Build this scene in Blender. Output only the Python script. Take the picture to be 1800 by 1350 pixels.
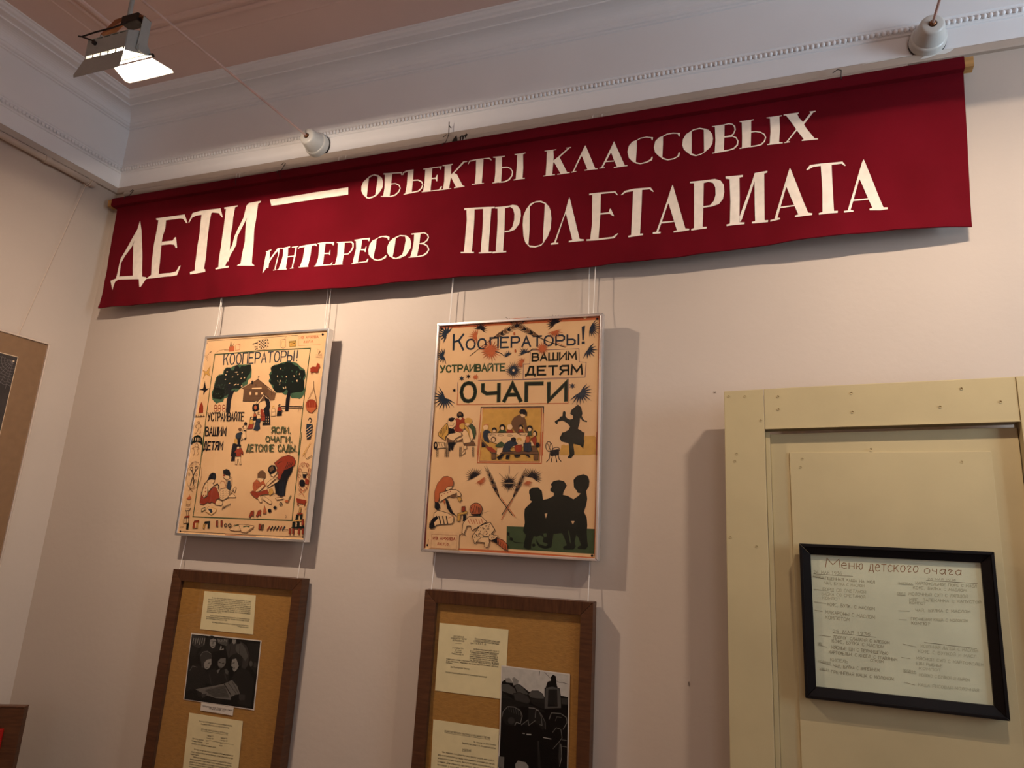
import bpy, bmesh, math, random
from mathutils import Vector, Matrix
PI = math.pi
random.seed(11)
for o in list(bpy.data.objects): bpy.data.objects.remove(o)
S = bpy.context.scene
C = S.collection

# ------------------------------------------------------------------ camera
cd = bpy.data.cameras.new('camera'); cam = bpy.data.objects.new('camera', cd); C.objects.link(cam)
cd.sensor_width = 36.0; cd.lens = 1179.35 / 1800 * 36
cd.shift_x = -0.0279; cd.shift_y = -0.0029; cd.clip_start = 0.05
r_ = Vector((0.9459329889538624, 0.3209823058213313, 0.04670267399660682))
d_ = Vector((-0.031152004357736678, 0.2332191159704242, -0.9719250982305527))
f_ = Vector((-0.3228627154586103, 0.9179211113046428, 0.2306088976407833))
m4 = Matrix.Identity(4)
for i in range(3):
    m4[i][0] = r_[i]; m4[i][1] = -d_[i]; m4[i][2] = -f_[i]
m4[0][3], m4[1][3], m4[2][3] = 0.0, -2.0, 1.65
cam.matrix_world = m4
S.camera = cam
S.view_settings.view_transform = 'Standard'; S.view_settings.look = 'None'
S.view_settings.gamma = 1.0; S.view_settings.exposure = 0.2; S.view_settings.use_curve_mapping = False

# ------------------------------------------------------------------ world and large lights
W = bpy.data.worlds.new('world'); S.world = W; W.use_nodes = True
nt = W.node_tree; bg = nt.nodes['Background']
sky = nt.nodes.new('ShaderNodeTexSky'); sky.sky_type = 'HOSEK_WILKIE'; sky.turbidity = 6
sky.sun_direction = Vector((-0.5, -0.4, 0.5)).normalized()
nt.links.new(sky.outputs[0], bg.inputs[0]); bg.inputs[1].default_value = 0.6
def area(name, loc, direction, sx, sy, power, col, spread=180):
    l = bpy.data.lights.new(name, 'AREA'); l.shape = 'RECTANGLE'; l.size = sx; l.size_y = sy
    l.energy = power; l.color = col; l.spread = math.radians(spread)
    o = bpy.data.objects.new(name, l); C.objects.link(o); o.location = loc
    o.rotation_euler = Vector(direction).to_track_quat('-Z', 'Y').to_euler(); return o
LAMP_Y = (-0.89, -0.80)
# daylight that comes in through the window of the right wall
area('daylight_and_fill', (3.22, -1.3, 2.30), (-0.50, 0.86, 0.12), 1.1, 1.5, 52, (0.64, 0.82, 1.0), 125)
area('daylight_and_fill', (1.5, -4.97, 2.35), (0, 1, 0.12), 1.1, 1.5, 16, (0.72, 0.86, 1.0))  # added cool fill behind the camera, lifts the cornice and the shadows
# added warm fill without fixtures, aimed at the front wall to bounce back
area('warm_bounce_fill', (-1.7, -4.0, 2.85), (-0.15, -0.75, -0.6), 0.5, 0.3, 19, (1.0, 0.70, 0.55))
area('warm_bounce_fill', (0.9, -4.0, 2.85), (0.15, -0.75, -0.6), 0.5, 0.3, 15, (1.0, 0.76, 0.64))

# ------------------------------------------------------------------ materials
def mat(name, col, rough=0.7, metal=0.0, spec=0.3, var=0.0, scale=6.0, bump=0.0, bscale=60.0, col2=None, stretch=None, detail=4.0, emit=0.0):
    m = bpy.data.materials.new(name); m.use_nodes = True; n = m.node_tree.nodes; L = m.node_tree.links
    b = n['Principled BSDF']; b.inputs['Roughness'].default_value = rough; b.inputs['Metallic'].default_value = metal
    b.inputs['Specular IOR Level'].default_value = spec
    b.inputs['Base Color'].default_value = (*col, 1)
    tc = n.new('ShaderNodeTexCoord'); mp = n.new('ShaderNodeMapping'); L.new(tc.outputs['Object'], mp.inputs[0])
    if stretch: mp.inputs['Scale'].default_value = stretch
    if var or col2:
        t = n.new('ShaderNodeTexNoise'); t.inputs['Scale'].default_value = scale; t.inputs['Detail'].default_value = detail
        L.new(mp.outputs[0], t.inputs['Vector'])
        cr = n.new('ShaderNodeValToRGB'); cr.color_ramp.elements[0].position = 0.32; cr.color_ramp.elements[1].position = 0.68
        c2 = col2 or tuple(min(1, c * (1 + var)) for c in col)
        c1 = col if col2 else tuple(c * (1 - var) for c in col)
        cr.color_ramp.elements[0].color = (*c1, 1); cr.color_ramp.elements[1].color = (*c2, 1)
        L.new(t.outputs[0], cr.inputs[0]); L.new(cr.outputs[0], b.inputs['Base Color'])
    if bump:
        t2 = n.new('ShaderNodeTexNoise'); t2.inputs['Scale'].default_value = bscale; t2.inputs['Detail'].default_value = 3
        L.new(mp.outputs[0], t2.inputs['Vector'])
        bp = n.new('ShaderNodeBump'); bp.inputs['Strength'].default_value = bump; bp.inputs['Distance'].default_value = 0.002
        L.new(t2.outputs[0], bp.inputs['Height']); L.new(bp.outputs[0], b.inputs['Normal'])
    if emit:
        b.inputs['Emission Color'].default_value = (*col, 1); b.inputs['Emission Strength'].default_value = emit
    return m
def glass_mat(name, gloss=0.06, tint=(1, 1, 1)):
    m = bpy.data.materials.new(name); m.use_nodes = True; n = m.node_tree.nodes; L = m.node_tree.links
    n.remove(n['Principled BSDF']); out = n['Material Output']
    tr = n.new('ShaderNodeBsdfTransparent'); tr.inputs[0].default_value = (*tint, 1)
    gl = n.new('ShaderNodeBsdfGlossy'); gl.inputs['Roughness'].default_value = 0.02
    fr = n.new('ShaderNodeFresnel'); fr.inputs[0].default_value = 1.45
    mx = n.new('ShaderNodeMixShader'); ge = n.new('ShaderNodeNewGeometry'); sb = n.new('ShaderNodeMath'); sb.operation = 'SUBTRACT'; sb.inputs[0].default_value = 1.0; mu = n.new('ShaderNodeMath'); mu.operation = 'MULTIPLY'
    L.new(ge.outputs['Backfacing'], sb.inputs[1]); L.new(sb.outputs[0], mu.inputs[0]); L.new(fr.outputs[0], mu.inputs[1]); L.new(mu.outputs[0], mx.inputs[0]); L.new(tr.outputs[0], mx.inputs[1]); L.new(gl.outputs[0], mx.inputs[2])
    L.new(mx.outputs[0], out.inputs[0]); return m
M = {}
M['wall'] = mat('wall_paint', (0.515, 0.425, 0.355), 0.62, spec=0.25, var=0.035, scale=1.7, bump=0.25, bscale=45)
M['cornice'] = mat('cornice_paint', (0.84, 0.82, 0.81), 0.6, spec=0.25, var=0.03, scale=2.5, bump=0.12, bscale=50)
M['ceiling'] = mat('ceiling_paint', (0.76, 0.58, 0.51), 0.75, spec=0.2, var=0.04, scale=1.5, bump=0.1)
M['rail'] = mat('rail_paint', (0.47, 0.38, 0.31), 0.5, var=0.05, scale=8)
M['floor'] = mat('floor_wood', (0.17, 0.105, 0.07), 0.5, var=0.3, scale=4, stretch=(1, 12, 1))
M['door'] = mat('door_paint', (0.455, 0.36, 0.195), 0.5, spec=0.25, var=0.08, scale=3.0, bump=0.3, bscale=22)
M['door_worn'] = mat('door_paint_worn', (0.60, 0.46, 0.29), 0.55, var=0.05, scale=5)
def cloth_mat(name, col, col2, sc=420.0):
    m = mat(name, col, 0.85, spec=0.1, col2=col2, scale=5, detail=6); n = m.node_tree.nodes; L = m.node_tree.links
    tc = n['Texture Coordinate']; bp = n.new('ShaderNodeBump'); bp.inputs['Strength'].default_value = 0.5; bp.inputs['Distance'].default_value = 0.0035
    a = n.new('ShaderNodeTexWave'); a.bands_direction = 'X'; a.inputs['Scale'].default_value = sc
    b = n.new('ShaderNodeTexWave'); b.bands_direction = 'Z'; b.inputs['Scale'].default_value = sc
    t = n.new('ShaderNodeTexNoise'); t.inputs['Scale'].default_value = 18; t.inputs['Detail'].default_value = 8; t.inputs['Distortion'].default_value = 0.6
    ad = n.new('ShaderNodeMath'); ad2 = n.new('ShaderNodeMath')
    for x in (a, b, t): L.new(tc.outputs['Object'], x.inputs['Vector'])
    L.new(a.outputs[1], ad.inputs[0]); L.new(b.outputs[1], ad.inputs[1]); mu = n.new('ShaderNodeMath'); mu.operation = 'MULTIPLY'; mu.inputs[1].default_value = 0.25
    L.new(ad.outputs[0], mu.inputs[0]); L.new(mu.outputs[0], ad2.inputs[0]); L.new(t.outputs[0], ad2.inputs[1])
    L.new(ad2.outputs[0], bp.inputs['Height']); L.new(bp.outputs[0], n['Principled BSDF'].inputs['Normal']); return m
M['cloth'] = cloth_mat('red_cotton', (0.125, 0.0018, 0.0066), (0.155, 0.0026, 0.0095))
M['sleeve'] = M['cloth']
M['letter'] = mat('cream_paint', (0.80, 0.69, 0.58), 0.8, var=0.06, scale=40, bump=0.2, bscale=300)
M['batten'] = mat('raw_batten_wood', (0.42, 0.22, 0.07), 0.7, var=0.25, scale=12, stretch=(1, 6, 6))
M['alu'] = mat('brushed_aluminium', (0.78, 0.77, 0.76), 0.28, metal=0.9, var=0.04, scale=20)
M['thin_metal'] = mat('brass_toned_metal', (0.80, 0.70, 0.61), 0.3, metal=0.75, var=0.05)
M['wood'] = mat('dark_stained_wood', (0.052, 0.017, 0.006), 0.42, spec=0.4, col2=(0.092, 0.033, 0.012), scale=5, stretch=(3, 3, 30), bump=0.15, bscale=40)
M['wood_h'] = mat('dark_stained_wood_across', (0.052, 0.017, 0.006), 0.42, spec=0.4, col2=(0.092, 0.033, 0.012), scale=5, stretch=(30, 3, 3), bump=0.15, bscale=40)
M['board'] = mat('brown_backing_board', (0.325, 0.155, 0.032), 0.75, var=0.12, scale=50, bump=0.3, bscale=120, stretch=(1, 1, 3))
M['paper'] = mat('cream_paper', (0.68, 0.57, 0.32), 0.8, var=0.04, scale=30)
M['white'] = mat('white_card', (0.60, 0.53, 0.45), 0.7, var=0.02)
M['menu'] = mat('menu_paper', (0.58, 0.575, 0.40), 0.7, var=0.07, scale=9)
M['poster'] = mat('poster_paper', (0.69, 0.415, 0.20), 0.75, col2=(0.62, 0.355, 0.165), scale=7)
M['black'] = mat('black_lacquer', (0.006, 0.004, 0.0035), 0.42, spec=0.16, var=0.2)
M['cord'] = mat('white_cord', (0.78, 0.70, 0.62), 0.6, var=0.05)
M['hemp'] = mat('beige_cord', (0.60, 0.47, 0.36), 0.7, var=0.08)
M['iron'] = mat('dark_iron', (0.03, 0.022, 0.018), 0.5, metal=0.4, var=0.2)
M['lamp'] = mat('grey_lamp_enamel', (0.36, 0.37, 0.35), 0.45, var=0.04, scale=60)
M['lamp_in'] = mat('lamp_reflector_white', (0.88, 0.86, 0.80), 0.5, var=0.02)
M['copper'] = mat('worn_copper', (0.30, 0.13, 0.06), 0.4, metal=0.8, var=0.3, scale=30)
M['ceramic'] = mat('white_ceramic', (0.62, 0.60, 0.55), 0.3, spec=0.5, var=0.03)
M['cable'] = mat('pink_grey_cable', (0.62, 0.44, 0.38), 0.5, var=0.1, scale=30)
M['halogen'] = mat('halogen_tube', (1.0, 0.86, 0.66), 0.5, emit=45)
M['glass'] = glass_mat('picture_glass')
M['mat_board'] = mat('brown_mat_board', (0.21, 0.115, 0.055), 0.85, var=0.06, scale=40)
M['cream_bevel'] = mat('cream_bevel', (0.62, 0.46, 0.30), 0.6, var=0.03)
M['engraving'] = mat('dark_engraving_paper', (0.030, 0.022, 0.020), 0.8, var=0.3, scale=20)
M['grey_line'] = mat('grey_ink', (0.16, 0.13, 0.13), 0.8, var=0.1)
M['red_gloss'] = mat('red_glossy_plate', (0.30, 0.008, 0.006), 0.25, spec=0.5, var=0.2)
M['pane'] = glass_mat('window_glass')
M['chip'] = mat('chipped_white_plaster', (0.72, 0.70, 0.66), 0.8, var=0.05, bump=0.3)
M['stain'] = mat('plaster_stain', (0.50, 0.36, 0.28), 0.7, var=0.1)
INK = {}
INKC = dict(k=(0.009, 0.008, 0.010), n=(0.020, 0.028, 0.040), g=(0.045, 0.066, 0.028), d=(0.008, 0.011, 0.008), l=(0.05, 0.095, 0.05), r=(0.26, 0.035, 0.015),
            o=(0.42, 0.10, 0.035), y=(0.52, 0.27, 0.06), b=(0.14, 0.065, 0.03), s=(0.67, 0.41, 0.205), u=(0.62, 0.375, 0.19), v=(0.10, 0.06, 0.10), c=(0.30, 0.28, 0.18), q=(0.19, 0.155, 0.09), z=(0.24, 0.10, 0.04), w=(0.8, 0.69, 0.58))
for i, v in enumerate((0.004, 0.011, 0.028, 0.060, 0.11, 0.19, 0.30, 0.40)): INKC[str(i)] = (v * 1.1, v, v * 0.86)
def ink(k):
    if k == 'w': return M['letter']
    if k not in INK: INK[k] = mat('printing_ink_' + k, INKC[k], 0.9, spec=0.04, var=0.08, scale=60)
    return INK[k]

# ------------------------------------------------------------------ mesh helpers
def link(name, me, m, parent=None, smooth=False):
    o = bpy.data.objects.new(name, me); C.objects.link(o)
    for x in (m if isinstance(m, (list, tuple)) else [m]): me.materials.append(x)
    if smooth:
        for p in me.polygons: p.use_smooth = True
    if parent: o.parent = parent
    return o
class MB:
    def __init__(s): s.v = []; s.f = []
    def add(s, vs, fs):
        n = len(s.v); s.v += [tuple(q) for q in vs]; s.f += [tuple(i + n for i in f) for f in fs]
    def box(s, a, b):
        x0, y0, z0 = a; x1, y1, z1 = b
        s.add([(x0, y0, z0), (x1, y0, z0), (x1, y1, z0), (x0, y1, z0), (x0, y0, z1), (x1, y0, z1), (x1, y1, z1), (x0, y1, z1)],
              [(0, 3, 2, 1), (4, 5, 6, 7), (0, 1, 5, 4), (1, 2, 6, 5), (2, 3, 7, 6), (3, 0, 4, 7)]); return s
    def prism(s, pts, d):   # polygon (3d points) pushed along vector d
        n = len(pts); b = [tuple(Vector(p) + Vector(d)) for p in pts]
        s.add(list(pts) + b, [tuple(range(n))[::-1], tuple(range(n, 2 * n))] + [(i, (i + 1) % n, n + (i + 1) % n, n + i) for i in range(n)]); return s
    def tube(s, pts, r, n=8, caps=True):
        P = [Vector(p) for p in pts]; rs = r if isinstance(r, (list, tuple)) else [r] * len(P); base = len(s.v); up = None
        for i, p in enumerate(P):
            t = (P[min(i + 1, len(P) - 1)] - P[max(i - 1, 0)]).normalized()
            if up is None: up = t.orthogonal().normalized()
            up = (up - t * up.dot(t)).normalized(); w = t.cross(up)
            for k in range(n):
                a = 2 * PI * k / n; s.v.append(tuple(p + (up * math.cos(a) + w * math.sin(a)) * rs[i]))
        for i in range(len(P) - 1):
            for k in range(n):
                a = base + i * n + k; b = base + i * n + (k + 1) % n; s.f.append((a, b, b + n, a + n))
        if caps: s.f.append(tuple(base + k for k in range(n))[::-1]); s.f.append(tuple(base + (len(P) - 1) * n + k for k in range(n)))
        return s
    def lathe(s, prof, n=32, M_=None):   # prof (r, z) about z; M_ matrix
        base = len(s.v)
        for r, z in prof:
            for k in range(n):
                a = 2 * PI * k / n; q = Vector((r * math.cos(a), r * math.sin(a), z)); s.v.append(tuple(M_ @ q if M_ else q))
        for i in range(len(prof) - 1):
            for k in range(n):
                a = base + i * n + k; b = base + i * n + (k + 1) % n; s.f.append((a, b, b + n, a + n))
        return s
    def mesh(s, name):
        me = bpy.data.meshes.new(name); me.from_pydata(s.v, [], s.f); me.update(); return me
    def build(s, name, m, parent=None, smooth=False, bevel=0.0):
        me = s.mesh(name)
        bm = bmesh.new(); bm.from_mesh(me); bmesh.ops.recalc_face_normals(bm, faces=bm.faces)
        if bevel:
            bmesh.ops.bevel(bm, geom=[e for e in bm.edges if e.is_manifold and e.calc_face_angle(0) > 0.6], offset=bevel, segments=2, affect='EDGES', profile=0.7)
        bm.to_mesh(me); bm.free()
        o = link(name, me, m, parent, smooth)
        if smooth: me.set_sharp_from_angle(angle=math.radians(40))
        return o
def thing(name, label, cat, loc=(0, 0, 0), rx=0.0, rz=0.0, group=None):
    o = bpy.data.objects.new(name, None); C.objects.link(o); o.location = loc; o.rotation_euler = (rx, 0, rz)
    o.empty_display_size = 0.05; o['label'] = label; o['category'] = cat
    if group: o['group'] = group
    return o
def tag(o, label, cat, group=None):
    o['label'] = label; o['category'] = cat
    if group: o['group'] = group
    return o
def struct(o): o['kind'] = 'structure'; return o
def copy_tree(o, parent=None):
    c = o.copy(); C.objects.link(c); c.parent = parent
    for ch in [x for x in bpy.data.objects if x.parent == o]: copy_tree(ch, c)
    return c

# ------------------------------------------------------------------ room shell
XL, XR, YF, ZC = -2.8, 3.2, -5.0, 3.51
struct(MB().box((XL - .2, YF - .2, -.1), (XR + .2, .2, 0)).build('floor', M['floor']))
struct(MB().box((XL - .2, YF - .2, ZC), (XR + .2, .2, ZC + .15)).build('ceiling', M['ceiling']))
struct(MB().box((XL - .2, 0, 0), (XR + .2, .2, ZC)).build('wall_back', M['wall']))
struct(MB().box((XL - .2, YF, 0), (XL, 0, ZC)).build('wall_left', M['wall']))
struct(MB().box((XL - .2, YF - .2, 0), (XR + .2, YF, ZC)).build('wall_front', M['wall']))
wr = MB(); wy0, wy1, wz0, wz1 = -1.9, -0.7, 1.5, 3.1
wr.box((XR, YF, 0), (XR + .2, wy0, ZC)); wr.box((XR, wy1, 0), (XR + .2, 0, ZC)); wr.box((XR, wy0, 0), (XR + .2, wy1, wz0)); wr.box((XR, wy0, wz1), (XR + .2, wy1, ZC))
struct(wr.build('wall_right', M['wall']))
wf = MB()
w2 = MB()
for a, b in (((0.9, 1.6), (0.96, 3.1)), ((2.04, 1.6), (2.1, 3.1)), ((0.96, 1.6), (2.04, 1.66)), ((0.96, 3.04), (2.04, 3.1)), ((1.48, 1.66), (1.52, 3.04))): w2.box((a[0], YF, a[1]), (b[0], YF + .02, b[1]))
struct(w2.build('added_window', M['ceramic']))  # made-up window frame on the solid front wall, goes with the added cool fill
for a, b in (((XR + .02, wy0, wz0), (XR + .08, wy0 + .06, wz1)), ((XR + .02, wy1 - .06, wz0), (XR + .08, wy1, wz1)), ((XR + .02, wy0, wz0), (XR + .08, wy1, wz0 + .06)),
             ((XR + .02, wy0, wz1 - .06), (XR + .08, wy1, wz1)), ((XR + .02, -1.32, wz0), (XR + .08, -1.28, wz1))): wf.box(a, b)
win = struct(wf.build('window_1', M['ceramic']))

def ell_sweep(prof, name, m, closed=False, xr=XR, yf=YF, smooth=False):   # prof (t, z): runs along the back wall, mitres in the corner, runs along the left wall
    b = MB(); n = len(prof)
    for t, z in prof: b.v += [(xr, -t, z), (XL + t, -t, z), (XL + t, yf, z)]
    for i in range(n if closed else n - 1):
        j = (i + 1) % n
        for k in (0, 1): b.f.append((i * 3 + k, i * 3 + k + 1, j * 3 + k + 1, j * 3 + k))
    return b.build(name, m, None, smooth)
# cornice: fascia, bead groove, frieze, torus, cove, soffit, ovolo
cove = [(0.041 + 0.050 * (1 - math.cos(a)), 3.437 + 0.040 * math.sin(a)) for a in [PI / 2 * k / 8 for k in range(9)]]
prof = [(0.0, 3.122), (0.006, 3.122), (0.006, 3.196), (0.011, 3.198), (0.012, 3.203), (0.0135, 3.2035), (0.0135, 3.221), (0.016, 3.223), (0.016, 3.228), (0.019, 3.231),
        (0.021, 3.410), (0.027, 3.412), (0.028, 3.418), (0.034, 3.420), (0.037, 3.424), (0.038, 3.430), (0.041, 3.433)] + cove + \
       [(0.096, 3.477), (0.097, 3.482), (0.104, 3.484), (0.128, 3.486), (0.131, 3.492), (0.140, 3.496), (0.146, 3.504), (0.152, 3.506), (0.155, 3.515)]
cor = struct(ell_sweep(prof, 'trim_1', M['cornice']))
bs = bmesh.new(); bmesh.ops.create_icosphere(bs, subdivisions=2, radius=0.0074); bme = bpy.data.meshes.new('bead'); bs.to_mesh(bme); bs.free()
for p in bme.polygons: p.use_smooth = True
bme.materials.append(M['cornice'])
for k in range(228):
    o = bpy.data.objects.new('bead', bme); C.objects.link(o); o.parent = cor; o.location = (-2.775 + 0.0157 * k, -0.0165, 3.2125); o.scale = (1, .8, 1.12)
for k in range(44):
    o = bpy.data.objects.new('bead', bme); C.objects.link(o); o.parent = cor; o.location = (XL + 0.0165, -0.030 - 0.0157 * k, 3.2125); o.scale = (.8, 1, 1.12)
# flat strip under the cornice
struct(ell_sweep([(0.0, 3.096), (0.013, 3.096), (0.0145, 3.100), (0.0145, 3.120), (0.012, 3.124), (0.004, 3.124)], 'trim_2', M['rail']))
# raised mouldings on the ceiling
for nm, t, w, h in (('trim_3', 0.398, 0.011, 0.006), ('trim_4', 0.434, 0.013, 0.009)):
    struct(ell_sweep([(t - w, ZC + .001), (t - w * .8, ZC - h * .7), (t - w * .3, ZC - h), (t + w * .3, ZC - h), (t + w * .8, ZC - h * .7), (t + w, ZC + .001)], nm, M['ceiling']))
struct(ell_sweep([(0.318, ZC + .001), (0.324, ZC - .0025), (0.332, ZC + .001)], 'trim_5', M['ceiling']))

# picture rails (tubes)
rl = thing('picture_rail', 'painted tube rail with a collar along the top of the left wall', 'rail', (XL, 0, 3.072))
MB().tube([(0.026, -0.128, 0), (0.026, -4.5, 0)], 0.0135, 12).build('tube', M['rail'], rl, True)
MB().tube([(0.026, -0.327, 0), (0.026, -0.347, 0)], 0.0165, 12).build('collar', M['rail'], rl, True)
for y in (-0.335, -1.4, -2.5): MB().box((0.0, y - .006, -.006), (0.026, y + .006, .006)).build('bracket', M['rail'], rl)
rb = thing('picture_rail', 'thin painted tube rail just above the top edge of the red banner', 'rail', (0, 0, 3.078))
MB().tube([(-2.72, -0.019, 0), (0.42, -0.019, 0)], 0.012, 12).build('tube', M['rail'], rb, True)
for x in (-2.5, -1.8, -0.9, 0.1): MB().box((x - .006, -.019, -.006), (x + .006, 0, .006)).build('bracket', M['rail'], rb)
PANELS = {'poster_a': {'O': [-2.0647, -0.057, 1.6059], 'W': 0.5695, 'H': 0.7514, 'tilt': 0.0173, 'rec': 0.006}, 'poster_b': {'O': [-1.0589, -0.052, 1.5979], 'W': 0.5748, 'H': 0.7487, 'tilt': 0.02672, 'rec': 0.006}, 'board_a': {'O': [-2.0506, -0.0448, 0.4371], 'W': 0.558, 'H': 1.05, 'tilt': 0.00494, 'rec': 0.018}, 'board_b': {'O': [-1.0328, -0.0432, 0.4348], 'W': 0.538, 'H': 1.05, 'tilt': 0.00645, 'rec': 0.018}, 'menu': {'O': [0.058, -0.128, 1.31], 'W': 0.422, 'H': 0.3629, 'tilt': 0.03307, 'rec': 0.012}}
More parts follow.
